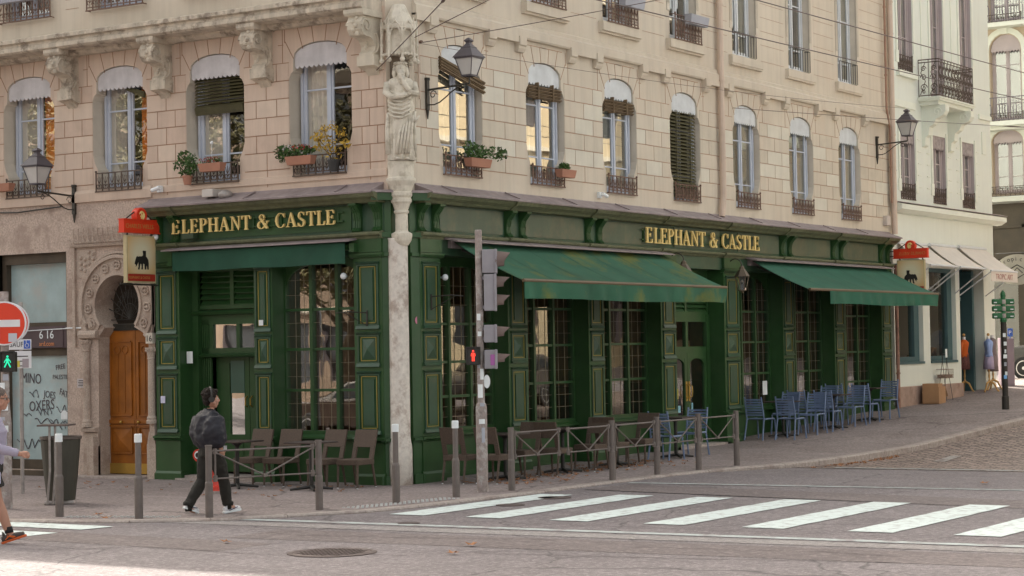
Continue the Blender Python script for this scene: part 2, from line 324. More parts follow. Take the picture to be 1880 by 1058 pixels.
# kerb stones, about a metre each
b = MB(); cur = []
def kpt(s_):
    L = 0
    for i in range(len(OU) - 1):
        a, c = Vector(OU[i]), Vector(OU[i + 1]); d = (c - a).length
        if L + d >= s_: t = (s_ - L) / d; return a.lerp(c, t), KI[i].lerp(KI[i + 1], t)
        L += d
    return Vector(OU[-1]), KI[-1]
tot = sum((Vector(c) - Vector(a)).length for a, c in zip(OU, OU[1:])); s_ = 30
while s_ < tot - 20:
    L = rnd.uniform(.85, 1.15); p0, q0 = kpt(s_ + .012); p1, q1 = kpt(s_ + L); h = rnd.uniform(0, .006) + .006
    z0, z1 = G(p0.x) + h, G(p1.x) + h; r = .02
    vs_ = []
    for p, q, z in ((p0, q0, z0), (p1, q1, z1)):
        n_ = (q - p).normalized()
        vs_ += [(p.x, p.y, z - .4), (p.x, p.y, z - r), (p.x + n_.x * r, p.y + n_.y * r, z), (q.x, q.y, z), (q.x, q.y, z - .4)]
    b.add(vs_, [(0, 1, 6, 5), (1, 2, 7, 6), (2, 3, 8, 7), (3, 4, 9, 8), (4, 3, 2, 1, 0), (5, 6, 7, 8, 9)])
    s_ += L
tag(b.build('kerb', KERBM), kind='structure')
# painted markings
def mark(poly, name='crosswalk_stripe', m=PAINT, dz=.008):
    b = MB(); b.v = [(x, y, ROADZ(x) + dz) for x, y in poly]; b.f = [tuple(range(len(poly)))]; b.mi = [0]
    return tag(b.build(name, m), kind='structure')
def strip(p, q, wd, name, m, dz=.006, seg=8):
    p, q = Vector(p), Vector(q); t = (q - p).normalized(); n_ = Vector((-t.y, t.x)) * wd / 2; b = MB()
    for i in range(seg + 1): c = p.lerp(q, i / seg); b.v += [(c.x + n_.x, c.y + n_.y, ROADZ(c.x) + dz), (c.x - n_.x, c.y - n_.y, ROADZ(c.x) + dz)]
    b.f = [(2 * i, 2 * i + 1, 2 * i + 3, 2 * i + 2) for i in range(seg)]; b.mi = [0] * seg
    return tag(b.build(name, m), kind='structure')
for k, y in enumerate((-2.93, -4.12, -5.38, -6.72, -8.02, -9.36, -10.62, -11.9, -13.2)):
    x1 = -.3 if k else -.55
    b = MB(); n = 16; up, dn = [], []
    for i in range(n + 1):
        x = -4.3 + (x1 + 4.3) * i / n; e = rnd.uniform(-.012, .012); up.append((x, y + e)); dn.append((x, y - .55 + rnd.uniform(-.012, .012)))
    mark(up + dn[::-1])
for k, x in enumerate((-7.08, -8.0, -9.2)): mark([(x, -.7 + .05 * k), (x - .5, -.62), (x - .5, 4), (x, 4)])
strip((-5.93, 3), (-5.55, -2.6), .2, 'road_line', PAINTW); strip((-5.55, -2.6), (-5.1, -14), .2, 'road_line', PAINTW)
strip((1.8, -3.1), (2.4, -14), .16, 'road_line', PAINTW); strip((6.3, -4.6), (6.5, -13), .12, 'road_line', PAINTW, dz=.012)
WMK = mat('worn_marking', (.34, .32, .30), .8, var=.3, scale=9, c2=(.16, .115, .10), c2amt=1, c2scale=5); strip((8.6, -5.6), (10.2, -5.35), .22, 'worn_marking', WMK, .016); strip((9.6, -7.1), (15.5, -6.4), .25, 'worn_marking', WMK, .016)
strip((-8.15, 4), (-8.45, -4), .9, 'asphalt_patch', ASPH2, .003); strip((-7.1, -3), (-6.4, -14), 1.1, 'asphalt_patch', ASPH2, .003)
strip((-.2, -13), (1.2, -3.2), 1.6, 'asphalt_patch', ASPH2, .003)
strip((-6.35, 3), (-5.5, -14), .42, 'road_band', asphalt('asphalt_light', (.30, .28, .27), (.24, .215, .21), cracks=False), .0045)
CRK = mat('crack_tar', (.06, .045, .045), .8)
def crack(P, w_=.02):
    b = MB(); Q = []
    for p, q in zip(P, P[1:]): p, q = Vector(p), Vector(q); n = max(2, int((q - p).length / .12)); Q += [p.lerp(q, k / n) for k in range(n)]
    Q = [(q.x + rnd.gauss(0, .012), q.y + rnd.gauss(0, .01), ROADZ(q.x) + .0065) for q in Q]
    for k, q in enumerate(Q): e = w_ * rnd.uniform(.3, 1) / 2; b.v += [(q[0] + e, q[1], q[2]), (q[0] - e, q[1], q[2])]
    b.f = [(2 * k, 2 * k + 1, 2 * k + 3, 2 * k + 2) for k in range(len(Q) - 1)]; b.mi = [0] * len(b.f); tag(b.build('road_crack', CRK), kind='structure')
crack([(-6.9, -2.9), (-7.1, -3.6), (-6.9, -4.9), (-6.4, -6.9)]); crack([(-9.6, -1.9), (-8.9, -2.9), (-9.0, -4.7), (-8.6, -5.2), (-8.5, -6.2), (-7.6, -6.9), (-6.5, -6.9)], .03); crack([(-8.0, -6.7), (-7.6, -9.0), (-7.1, -11.2)], .025); crack([(-6.8, -8.0), (-6.5, -9.9), (-6.6, -11)], .02); crack([(-5.05, 2), (-4.8, -2.9), (-4.7, -9), (-4.6, -13)], .012); crack([(1.5, -3.1), (2.1, -8), (2.4, -13)], .03)
# manhole cover
b = MB(); zc = ROADZ(-8.55) + .003
b.lathe([(.48, zc), (.48, zc + .006), (.43, zc + .006), (.425, zc + .002), (.41, zc + .002), (.40, zc + .007), (.01, zc + .007)], (-8.55, -5.28), 40)
for i in range(-6, 7):
    for j in range(-6, 7):
        if i * i + j * j < 34: b.box(-8.55 + i * .062 - .02, -8.55 + i * .062 + .02, -5.28 + j * .062 - .02, -5.28 + j * .062 + .02, zc + .006, zc + .012)
tag(b.build('manhole_cover', mat('cast_iron', (.12, .095, .09), .6, metal=.4, var=.3, scale=10)), 'round cast iron manhole cover in the road in front of the crossing', 'manhole cover')
for x, y, r, l in ((-1.1, -3.5, .24, 'small round valve cover at the far end of the first zebra stripe'), (-2.45, -3.62, .2, 'small round valve cover between the first two zebra stripes'), (-5.3, -3.95, .14, 'smallest round valve cover, just behind the long painted line')):
    b = MB(); z = ROADZ(x) + .009; b.lathe([(r, z - .005), (r, z + .002), (r * .85, z + .002), (r * .84, z - .001), (.01, z - .001)], (x, y), 28); tag(b.build('valve_cover', MATS['cast_iron']), l, 'manhole cover', 'small round covers in the crossing')
# tactile studs
def studs(p, q, wd):
    p, q = Vector(p), Vector(q); t = (q - p).normalized(); n_ = Vector((-t.y, t.x)); L = (q - p).length; b = MB(); k = 0
    while k * .09 < L:
        for j in range(int(wd / .09)):
            c = p + t * k * .09 + n_ * j * .09; z = G(c.x) + .003; b.lathe([(.022, z), (.018, z + .008), (.004, z + .009)], (c.x, c.y), 6)
        k += 1
    return b
b = studs((-6.5, .75), (-5.95, -.75), .3); b2 = studs((-3.9, -2.1), (-1.9, -2.42), .36)
tag(b.build('tactile_studs', mat('stud_grey', (.45, .46, .45), .6)), kind='structure'); tag(b2.build('tactile_studs', MATS['stud_grey']), kind='structure')
# fallen leaves
b = MB(); cols = 0
LEAFD = mat('dry_leaf', (.30, .13, .05), .8, var=.45, scale=7)
def leafat(x, y, s, z=None):
    a = rnd.uniform(0, 6.28); z = (G(x) if z is None else z) + .012; P = []
    for k, rr in enumerate((1, .45, .9, .4, 1, .45, .8, .4)):
        q = a + k * .785; P.append((x + s * rr * math.cos(q), y + s * rr * math.sin(q), z + rnd.uniform(0, .035) * (rr > .6)))
    b.add([(x, y, z + .01)] + P, [(0, 1 + k, 1 + (k + 1) % 8) for k in range(8)])
for i in range(240): leafat(rnd.uniform(.6, 6.2), -1.0 + rnd.gauss(0, .42) - .25, rnd.uniform(.03, .06))
for i in range(40): leafat(rnd.uniform(-6, 0), rnd.uniform(-2, 4), rnd.uniform(.03, .05), -.005) if False else leafat(rnd.uniform(-3, -.4), rnd.uniform(0, 6), rnd.uniform(.03, .05))
for i in range(60): x = rnd.uniform(6, 10); leafat(x, -4.25 - abs(rnd.gauss(0, .12)), rnd.uniform(.03, .06), ROADZ(x))
for p in ((-7.4, -6.3), (-8.2, -6.6), (-5.9, .75), (-6.3, .2), (-8.9, 1.2), (3.0, -8.4), (-8.2, -3.5)): leafat(p[0], p[1], .09, ROADZ(p[0]) + .01)
tag(b.build('fallen_leaves', LEAFD, recalc=False), 'dry brown leaves scattered on the pavement', 'leaves', kind='stuff')

# ------------------------------------------------------------------ corner building: walls
bd = empty('corner_building', (0, 0, 0), label='pink rendered corner building with green pub front and statue at its corner', cat='building')
ZS = 4.6                     # top of shopfronts
LC = [1.49, 3.73, 5.91, 8.13, 10.35, 12.6]
RC = [1.85, 4.53, 7.19, 9.83, 12.60, 15.37, 18.08]
def arch_outline(c, hw, fl, z0, zb, zt, zs, ztop, na=10):
    """closed opening outline, flared between zb and zt: left side up, arch, right side down"""
    side = [(hw * .96, z0), (hw * .97, zb - .12), (hw + fl * .55, zb), (hw + fl, zb + .14), (hw + fl, zt - .12), (hw + fl * .5, zt - .03), (hw, zt), (hw, zs)]
    L = [(c - a, z) for a, z in side]; Rr = [(c + a, z) for a, z in reversed(side)]
    A = [(c - hw * math.cos(math.pi * i / na), zs + (ztop - zs) * math.sin(math.pi * i / na) ** .85) for i in range(1, na)]
    return L, A, Rr
def wall_strip(b, u0, u1, z0, z1, op, d=0):
    """wall rectangle with an opening (L, A, R) cut out"""
    L, A, Rr = op
    b.add([(u0, d, z0), (u1, d, z0), (u1, d, L[0][1]), (u0, d, L[0][1])], [(0, 1, 2, 3)]) if L[0][1] > z0 else None
    for (a, za), (c_, zc_) in zip(L, L[1:]): b.quad((u0, d, za), (a, d, za), (c_, d, zc_), (u0, d, zc_))
    rr = Rr[::-1]
    for (a, za), (c_, zc_) in zip(rr, rr[1:]): b.quad((a, d, za), (u1, d, za), (u1, d, zc_), (c_, d, zc_))
    T = [L[-1]] + A + [Rr[0]]
    b.quad((u0, d, L[-1][1]), (L[-1][0], d, L[-1][1]), (L[-1][0], d, z1), (u0, d, z1)); b.quad((Rr[0][0], d, Rr[0][1]), (u1, d, Rr[0][1]), (u1, d, z1), (Rr[0][0], d, z1))
    for p, q in zip(T, T[1:]): b.quad((p[0], d, p[1]), (q[0], d, q[1]), (q[0], d, z1), (p[0], d, z1))
def reveal(b, op, dep, d=0):
    P = op[0] + op[1] + op[2]; n = len(P)
    for i in range(n): p, q = P[i], P[(i + 1) % n]; b.quad((p[0], d, p[1]), (q[0], d, q[1]), (q[0], d - dep, q[1]), (p[0], d - dep, p[1]))
def rect_open(c, hw, z0, z1): return [(c - hw, z0), (c - hw, z1)], [], [(c + hw, z1), (c + hw, z0)]
Z1, Z2, Z3, ZT = 4.6, 7.6, 11.6, 17.8
def facade(F, C1, u0, u1, wm, jm, n_j, jr, hw2=.56, um=None):
    b = MB(F); e = [u0] + [(a + c) / 2 for a, c in zip(C1, C1[1:])] + [u1]
    for k, c in enumerate(C1):
        for z0, z1, op in ((Z1, Z2, arch_outline(c, .55, .09, 5.0, 5.5, 6.72, 6.93, 7.17)), (Z2, Z3, rect_open(c, hw2, 8.19, 10.9)), (Z3, ZT, rect_open(c, hw2, 12.2, 14.6))):
            b.cur = 2 if (um and z0 > Z1) else 0; wall_strip(b, e[k], e[k + 1], z0, z1, op)
            rv = MB(F); reveal(rv, op, .30); rv.build('window_reveal', REVEAL, bd, recalc=False)
    b.cur = 1; joints(b, F, C1[:n_j], *jr)
    b.build('wall', [wm, jm, um or wm, PINKA if F is FL else CREAMA, PINKB if F is FL else CREAMB], bd, recalc=False)
# mortar joints drawn as shallow raised pointing
def joints(b, F, C1, u0, u1):
    t = .006; d0, d1 = -.004, .004
    def seg(a, c):
        (x0, z0), (x1, z1) = a, c; L = math.hypot(x1 - x0, z1 - z0)
        if L < .01: return
        nx, nz = -(z1 - z0) / L * t, (x1 - x0) / L * t
        b.prism([(x0 + nx, z0 + nz), (x1 + nx, z1 + nz), (x1 - nx, z1 - nz), (x0 - nx, z0 - nz)], d0, d1)
    rows = [5.13, 5.42, 5.71, 6.0, 6.29, 6.58, 6.87]
    e = [u0] + [c for c in C1] + [u1]
    piers = list(zip([u0] + [c + .7 for c in C1], [c - .7 for c in C1] + [u1]))
    for k, (a, c) in enumerate(piers):
        aa = a if k == 0 else a - .06; cc = c if k == len(piers) - 1 else c + .06
        if cc - aa < .12: continue
        for i, z in enumerate(rows):
            seg((aa, z), (cc, z)) if z > 5.3 or k else seg((aa, z), (cc, z))
            if i < 6:
                z2 = rows[i + 1]; W = c - a
                xs = [a + W * .5] if i % 2 == 0 else [a + W * .24, a + W * .76]
                if W < .5: xs = []
                for x in xs: seg((x, z), (x, z2))
                g_ = .009; ed = [aa] + xs + [cc]
                for x0, x1 in zip(ed, ed[1:]): b.cur = rnd.choice((3, 4, 0, 0)); b.box(x0 + g_, x1 - g_, 0, .007, z + g_, z2 - g_)
                b.cur = 1
        if 0 < k < len(piers) - 1: 
            for x in (a + (c - a) * .08, c - (c - a) * .08): seg((x, 6.87), (x, 7.42))
            seg((a + .05, 7.17), (a + .16, 7.17)); 
        if c - a > .4: seg((a + (c - a) * .5, 4.85), (a + (c - a) * .5, 5.13)) if F is FL else None
    for c in C1:
        for q in (-60, -38, -13, 13, 38, 60):
            s_, k_ = math.sin(R_(q)), math.cos(R_(q)); x0 = c + .55 * s_ / .87 * (1 if abs(q) == 60 else 1)
            x0 = c + .55 * q / 60 * .98; z0 = 6.93 + .24 * math.cos(q / 60 * math.pi / 2) ** .85
            x1 = x0 + (q / 60) * .17
            seg((x0, z0), (x1, 7.22 if abs(q) == 60 else 7.43))
        for s_ in (-1, 1): seg((c + s_ * .72, 7.2), (c + s_ * .72, 7.43)); seg((c + s_ * .6, 7.43), (c - s_ * .1, 7.43))
    if F is FR:
        for z in (8.55, 8.85, 9.15, 9.45, 9.75, 10.05, 10.35, 10.65, 10.95, 8.2):
            for k, (a, c) in enumerate(piers):
                if c - a > .3: b.prism([(a + .1, z), (c - .1, z), (c - .1, z + .007), (a + .1, z + .007)], d0, d1)
    else:
        for z in (8.28, 8.60, 8.95):
            for a, c in piers[1:]:
                for zz in (z, z + .17): b.prism([(a + .25, zz), (c - .25, zz), (c - .25, zz + .008), (a + .25, zz + .008)], d0, d1)
facade(FL, LC, .16, 30, PINK, JOINT, 4, (.2, 9.4), um=CREAM); facade(FR, RC, .50, 20.6, CREAM, JOINTR, 7, (.55, 20.5))

# chamfered corner, gable over the neighbour, roof, dark rooms behind the facades
b = MB(); b.quad((0, .16, 4.6), (.50, 0, 4.6), (.50, 0, ZT), (0, .16, ZT)); b.build('corner_wall', CREAM, bd, recalc=False)
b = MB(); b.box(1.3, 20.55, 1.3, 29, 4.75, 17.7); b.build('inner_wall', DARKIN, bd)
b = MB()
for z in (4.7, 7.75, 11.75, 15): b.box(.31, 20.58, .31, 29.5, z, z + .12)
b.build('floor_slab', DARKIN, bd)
b = MB(); b.slab([(-.5, -.5), (21, -.5), (21, 30), (-.5, 30)], ZT, ZT + .4); b.build('roof', LEDGE, bd)
b = MB(); b.box(20.3, 20.59, .3, 29, 0, 17.7); b.box(.3, 20, 29.2, 29.9, 0, 17.7); b.build('party_wall', CREAM, bd)

# base band, string course and balcony ledge
b = MB(FL); b.prof([(0, 4.82), (.05, 4.83), (.05, 4.98), (.03, 5.02), (0, 5.04)], 5.16, 30); b.prof([(0, 4.9), (.03, 4.9), (.03, 5.0), (0, 5.02)], .16, 5.16); b.build('sill_band', PINK, bd)
b = MB(FL); b.prof([(0, 7.50), (.50, 7.50), (.55, 7.53), (.55, 7.60), (.52, 7.62), (.52, 7.66), (.58, 7.68), (.58, 7.74), (.5, 7.77), (0, 7.80)], .23, 30)
b.prof([(0, 7.42), (.12, 7.42), (.2, 7.47), (.2, 7.50), (0, 7.50)], .23, 30); b.build('balcony_ledge', LEDGE, bd)
CORB = [7.02, 4.82, 2.61, .40, 9.24]
for c in CORB:
    b = MB(FL); hw = .14
    S = [(0, 6.62), (.10, 6.60), (.20, 6.66), (.20, 6.84), (.15, 6.88), (.14, 6.95), (.19, 7.03), (.27, 7.08), (.36, 7.08), (.44, 7.10), (.50, 7.18), (.505, 7.30), (.46, 7.38), (.47, 7.40), (0, 7.40)]
    b.prof(S, c - hw, c + hw); b.prof([(0, 7.40), (.50, 7.40), (.53, 7.44), (.53, 7.50), (0, 7.50)], c - hw - .05, c + hw + .05)
    b.prof([(0, 6.58), (.22, 6.64), (.22, 6.80), (0, 6.8)], c - hw - .03, c + hw + .03); b.prof([(0, 6.5), (.1, 6.6), (0, 6.62)], c - hw + .03, c + hw - .03)
    for s_ in (-1, 1):
        P = [(c + s_ * (hw + .012), .38 + r * math.cos(q), 7.24 + r * math.sin(q)) for q, r in [(i * .5, .125 - .0075 * i) for i in range(15)]]; b.tube(P, .017, 5)
        P = [(c + s_ * (hw + .012), .17 + .10 * math.cos(q), 7.0 + .16 * math.sin(q)) for q in [1.9 + i * .35 for i in range(9)]]; b.tube(P, .016, 5)
        P = [(c + s_ * (hw + .012), .12 + r * math.cos(q), 6.74 + r * math.sin(q)) for q, r in [(i * .6, .055 - .004 * i) for i in range(11)]]; b.tube(P, .012, 5)
    for i in range(5): b.ball(FL((c, .47 - .05 * (i == 4), 7.34 - .055 * i)) if False else (c + (.03 if i % 2 else -.03), .50 - .02 * abs(i - 2), 7.36 - .06 * i), .045, 8)
    for i in range(4): b.ball((c, .215 - .02 * i, 6.92 + .045 * i), .03, 6)
    b.build('corbel', LEDGE if c > 1 else TRIM, bd)
b = MB(FR); b.prof([(0, 7.50), (.07, 7.50), (.09, 7.53), (.09, 7.66), (.05, 7.70), (.05, 7.76), (0, 7.79)], .5, 20.55)
for c in RC:
    for s_ in (-1, 1):
        x = c + s_ * .865; b.prof([(0, 7.26), (.06, 7.26), (.09, 7.32), (.09, 7.36), (.12, 7.38), (.12, 7.53), (0, 7.53)], x - .11, x + .11)
for a, c in zip(RC, RC[1:]): b.prof([(0, 7.42), (.10, 7.42), (.10, 7.53), (0, 7.53)], a + .975, c - .975)
b.prof([(0, 7.42), (.10, 7.42), (.10, 7.53), (0, 7.53)], .5, RC[0] - .975); b.prof([(0, 7.42), (.10, 7.42), (.10, 7.53), (0, 7.53)], RC[-1] + .975, 20.5)
b.build('string_course', CREAM, bd)

# ---------------- windows of the upper floors
def iron_rail(b, c, hw, z0, z1, d, fancy=True, n=7):
    b.box(c - hw, c + hw, d - .012, d + .012, z1 - .02, z1); b.box(c - hw - .02, c + hw + .02, d - .015, d + .015, z0, z0 + .02); b.box(c - hw, c + hw, d - .01, d + .01, z0 + .055, z0 + .07)
    for i in range(n + 1):
        x = c - hw + 2 * hw * i / n; b.box(x - .010, x + .010, d - .008, d + .008, z0, z1)
        if i < n and fancy:
            xm = x + hw / n; h = z1 - z0
            b.tube([(xm, d, z0 + .07), (xm, d, z0 + h * .8)], .006, 4)
            for s_ in (-1, 1):
                b.tube([(xm, d, z0 + h * .45), (xm + s_ * .03, d, z0 + h * .58), (xm + s_ * .045, d, z0 + h * .76)], .010, 4, r1=.005)
                b.tube([(xm + s_ * (.012 + .022 * (1 - math.cos(q))), d, z0 + h * .30 + .035 * math.sin(q)) for q in [k * .8 for k in range(7)]], .009, 4)
    for s_ in (-1, 1): b.tube([(c + s_ * hw, d, z1), (c + s_ * hw, 0, z1)], .009, 4); b.tube([(c + s_ * hw, d, z0 + .01), (c + s_ * hw, 0, z0 + .01)], .009, 4); b.ball((c + s_ * hw, d, z1 + .02), .022, 6)
def casement(F, name, c, hw, z0, z1, d, m, bars, parent, glass=None):
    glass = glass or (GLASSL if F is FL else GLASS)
    b = MB(F); t = .065
    for u0, u1 in ((c - hw, c - hw + .05), (c + hw - .05, c + hw)): b.box(u0, u1, d - .05, d + .02, z0, z1)
    b.box(c - hw, c + hw, d - .05, d + .02, z1 - .05, z1); b.box(c - hw, c + hw, d - .05, d + .03, z0, z0 + .05)
    for s_ in (-1, 1):
        a, e = sorted((c + s_ * .004, c + s_ * (hw - .052)))
        b.box(a, a + t, d - .03, d + .0, z0 + .05, z1 - .05); b.box(e - t, e, d - .03, d + .0, z0 + .05, z1 - .05)
        b.box(a + t, e - t, d - .03, d, z0 + .05, z0 + .14); b.box(a + t, e - t, d - .03, d, z1 - .12, z1 - .05)
        for z in bars: b.box(a + t, e - t, d - .028, d - .004, z - .013, z + .013)
    b.box(c - .028, c + .028, d, d + .022, z0 + .05, z1 - .05)
    w_ = b.build(name, m, parent)
    b = MB(F); b.quad((c - hw + .05, d - .02, z0 + .05), (c + hw - .05, d - .02, z0 + .05), (c + hw - .05, d - .02, z1 - .05), (c - hw + .05, d - .02, z1 - .05)); b.build('pane', glass, w_, recalc=False)
    return w_
def curtain(F, u0, u1, z0, z1, d, m, w_, amp=.03, gather=0):
    b = MB(F)
    def fn(i, j):
        u = u0 + (u1 - u0) * i; z = z0 + (z1 - z0) * j
        if gather: u = u0 + (u1 - u0) * (1 - (1 - i) * (1 - gather * math.sin(math.pi * min(1, max(0, 1 - j)) ** .8)))
        return (u, d + amp * math.sin(i * 34 + 2 * math.sin(j * 3)), z)
    b.grid(fn, 40, 8); b.build('curtain', m, w_, recalc=False, smooth=True)
def valance(F, c, hw, z0, zs, zt, d, m, w_, n=11):
    b = MB(F); P = []
    for i in range(n * 4 + 1):
        u = c - hw + 2 * hw * i / (n * 4); P.append((u, z0 - .042 * abs(math.sin(math.pi * i / 4))))
    A = [(c + hw * math.cos(math.pi * i / 12), zs + (zt - zs) * math.sin(math.pi * i / 12) ** .85) for i in range(13)]
    b.prism(P + A, d - .012, d + .012); b.build('valance', m, w_)
def win1(F, c, cm, vm, im, blind=None, curt=(), bars=(5.5, 6.42)):
    w_ = casement(F, 'window', c, .60, 5.0, 6.98, -.27 if F is FL else -.14, cm, bars, bd)
    valance(F, c, .545, 6.80, 6.93, 7.155, -.05, vm, w_)
    b = MB(F); iron_rail(b, c, .53, 4.98, 5.32, .05); b.build('railing', im, w_)
    for u0, u1, m, g_ in curt: curtain(F, c + u0, c + u1, 5.06, 6.95, (-.36 if F is FL else -.23), m, w_, gather=g_)
    b = MB(F)
    if blind == 'half':
        for i in range(9): z = 6.78 - .055 * i; b.prof([(-.16, z), (-.10, z - .045), (-.092, z - .04), (-.152, z + .005)], c - .53, c + .53)
        for i in range(9): b.box(c - .53, c + .53, -.15 + .004 * i, -.11 + .004 * i, 6.17 + .014 * i, 6.18 + .014 * i)
    elif blind == 'full':
        for i in range(25): z = 6.80 - .07 * i; b.prof([(-.10, z), (-.045, z - .055), (-.035, z - .05), (-.09, z + .006)], c - .53, c + .53)
        for u in (-.3, .3): b.box(c + u - .01, c + u + .01, -.04, -.03, 5.1, 6.8)
    elif blind == 'roll':
        for i in range(12): b.tube([(c - .56, -.03 + .035 * math.sin(i * 2.1), 6.53 + .019 * i), (c + .56, -.03 + .035 * math.sin(i * 2.1), 6.53 + .019 * i)], .014, 5)
        for u in (-.25, .25): b.box(c + u - .012, c + u + .012, -.10, .03, 6.5, 6.8)
    elif blind == 'tilt':
        for i in range(13): k = .016 * i; b.tube([(c - .62, .02 + .03 * math.sin(i * 2.1), 6.72 + k), (c + .62, .06 + .03 * math.sin(i * 1.3), 6.42 + k)], .015, 5)
        for i in range(10): b.tube([(c - .5 + .1 * i, -.02, 6.84), (c - .47 + .1 * i, .03, 6.72)], .007, 4)
    elif blind == 'fold':
        for i in range(4): b.tube([(c - .05, -.12, 6.78), (c - .5, -.1, 6.60 + .02 * i)], .03, 5)
    if blind: b.build('blind', {'half': OLIVE, 'full': OLIVE, 'roll': WOODBL, 'tilt': WOODBL, 'fold': OLIVE}[blind], w_)
    return w_
win1(FL, LC[3], BLUEP, METALV, IRON, curt=[(-.55, -.05, CURTO, 0), (.05, .55, CURT, 0)])
win1(FL, LC[2], BLUEP, METALV, IRON, 'fold', [(-.55, -.2, CURTO, .5), (.15, .55, CURT, 0)])
win1(FL, LC[1], BLUEP, METALV, IRON, 'half', [(.05, .55, CURT, 0)])
win1(FL, LC[0], BLUEP, METALV, IRON, None, [(.02, .55, CURT, 0)])
win1(FR, RC[0], BLUEP, METALR, IRONR, 'tilt', [(-.5, .3, CURT, 0)])
win1(FR, RC[1], BLUEP, METALR, IRONR, 'roll', [(-.5, .25, CURT, 0)])
win1(FR, RC[2], BLUEP, METALR, IRONR, 'roll', [(-.5, .5, CURT, 0)])
win1(FR, RC[3], BLUEP, METALR, IRONR, 'full')
win1(FR, RC[4], BLUEP, METALR, IRONR, None, [(-.5, .5, CURT, 0)])
win1(FR, RC[5], BLUEP, METALR, IRONR, None, [(-.5, .0, CURT, 0), (.1, .5, CURT, 0)])
win1(FR, RC[6], BLUEP, METALR, IRONR, None, [(-.5, .5, CURT, 0)])
for c in LC[4:5]: win1(FL, c, BLUEP, METALV, IRON)
def win2(F, c, fancy, shutter=False, curt=None, z0=8.19):
    w_ = casement(F, 'window', c, .555, z0, z0 + 2.7, -.17, WHITEP if F is FR else BLUEP, (z0 + .5, z0 + 1.5), bd)
    if curt: curtain(F, c + curt[0], c + curt[1], z0 + .1, z0 + 2.6, -.26, CURT, w_)
    b = MB(F)
    if fancy: iron_rail(b, c, .56 if F is FR else .66, z0 - .02, z0 + .48, .13 if F is FR else .10, n=9)
    else:
        b.box(c - .52, c + .52, .03, .045, z0 + .48, z0 + .495)
        for i in range(9): x = c - .52 + 1.04 * i / 8; b.box(x - .006, x + .006, .03, .042, z0 + .02, z0 + .49)
        b.tube([(c + .52, .037, z0 + .49), (c + .52, -.1, z0 + .49)], .008, 4)
    b.build('railing', IRONR if fancy else IRONB, w_)
    if F is FR:
        b = MB(F)
        b.box(c - .74, c + .74, -.02, .12 if fancy else .09, z0 - .19, z0 - .02); b.box(c - .74, c + .74, -.02, .07, z0 - .23, z0 - .19); b.build('sill', CREAM, w_)
        for s_ in (-1, 1):
            b = MB(F); x = c + s_ * .62
            for k in range(3): b.box(x - .05 + k * .035, x - .03 + k * .035, -.01, .025, z0 + .7, z0 + 2.7)
            b.box(x - .06, x + .06, -.01, .015, z0 + .55, z0 + 2.75); b.build('side_moulding', REVEAL, w_)
    if z0 > 10: return
    if F is FR:
        b = MB(F)
        for i in range(10): b.box(c - .54, c + .54, -.09 + .01 * (i % 2), -.06 + .01 * (i % 2), z0 + 2.45 + .024 * i, z0 + 2.465 + .024 * i)
        b.build('blind', WOODBL, w_)
for c in LC[:4]: win2(FL, c, True, curt=(-.5, .2))
for k, c in enumerate(RC): win2(FR, c, k < 4, curt=(-.5, .1) if k % 2 else (0, .5))
for c in RC[4:]: win2(FR, c, False, z0=12.2)

# ------------------------------------------------------------------ green pub front
def pilaster(F, u0, u1, ground, d=.06, name='pilaster', panels=True, ch=0):
    zb = ground - .25
    b = MB(F); b.box(u0, u1, -.32, d, zb, 3.66)
    b.box(u0 - .035, u1 + .035, -.1, d + .04, zb, ground + .14 if ground < .3 else ground + .1); b.prof([(0, ground + .14), (d + .04, ground + .14), (d + .015, ground + .19), (0, ground + .19)], u0 - .02, u1 + .02) if ground < .3 else None
    b.box(u0 - .006, u1 + .006, -.1, d + .02, ground, .68)
    b.prof([(0, .655), (d + .03, .665), (d + .05, .68), (d + .03, .695), (d + .065, .71), (d + .065, .74), (0, .76)], u0 - .04, u1 + .04)
    b.prof([(0, 3.60), (d + .03, 3.61), (d + .06, 3.65), (d + .06, 3.68), (0, 3.69)], u0 - .05, u1 + .05); b.box(u0 - .012, u1 + .012, -.1, d + .033, 3.69, 3.93)
    p = b.build(name, GREEN, bd)
    g = MB(F); e = MB(F); w_ = u1 - u0; a, c = u0 + w_ * .17, u1 - w_ * .17
    for z0, z1 in ((.86, 1.76), (1.93, 2.38), (2.53, 3.50)):
        t = .028
        for (x0, x1, y0, y1) in ((a - t, a, z0, z1), (c, c + t, z0, z1), (a, c, z1 - t * .8, z1), (a, c, z0, z0 + t * .8)): e.box(x0, x1, d, d + .022, y0, y1)
        e.prof([(d, z0 - .06), (d + .05, z0 - .055), (d + .03, z0 - .012), (d + .02, z0), (d, z0)], a - .045, c + .045); e.prof([(d, z1), (d + .025, z1 + .005), (d + .045, z1 + .03), (d, z1 + .045)], a - .045, c + .045)
        t2 = .011; x0, x1, y0, y1 = a + .03, c - .03, z0 + .035, z1 - .035
        for q in ((x0, x0 + t2, y0, y1), (x1 - t2, x1, y0, y1), (x0, x1, y1 - t2, y1), (x0, x1, y0, y0 + t2)): g.box(q[0], q[1], d + .001, d + .010, q[2], q[3])
        if z1 - z0 < .6:
            xm, ym = (x0 + x1) / 2, (y0 + y1) / 2; i = .035
            e.add([(x0 + i, d + .004, y0 + i), (x1 - i, d + .004, y0 + i), (x1 - i, d + .004, y1 - i), (x0 + i, d + .004, y1 - i), (xm, d + .05, ym)], [(0, 1, 4), (1, 2, 4), (2, 3, 4), (3, 0, 4)])
        else:
            i = .05; e.box(x0 + i, x1 - i, d + .002, d + .016, y0 + i, y1 - i)
    e.build('raised_panel', GREEND, p); g.build('gold_line', GOLD, p)
    return p
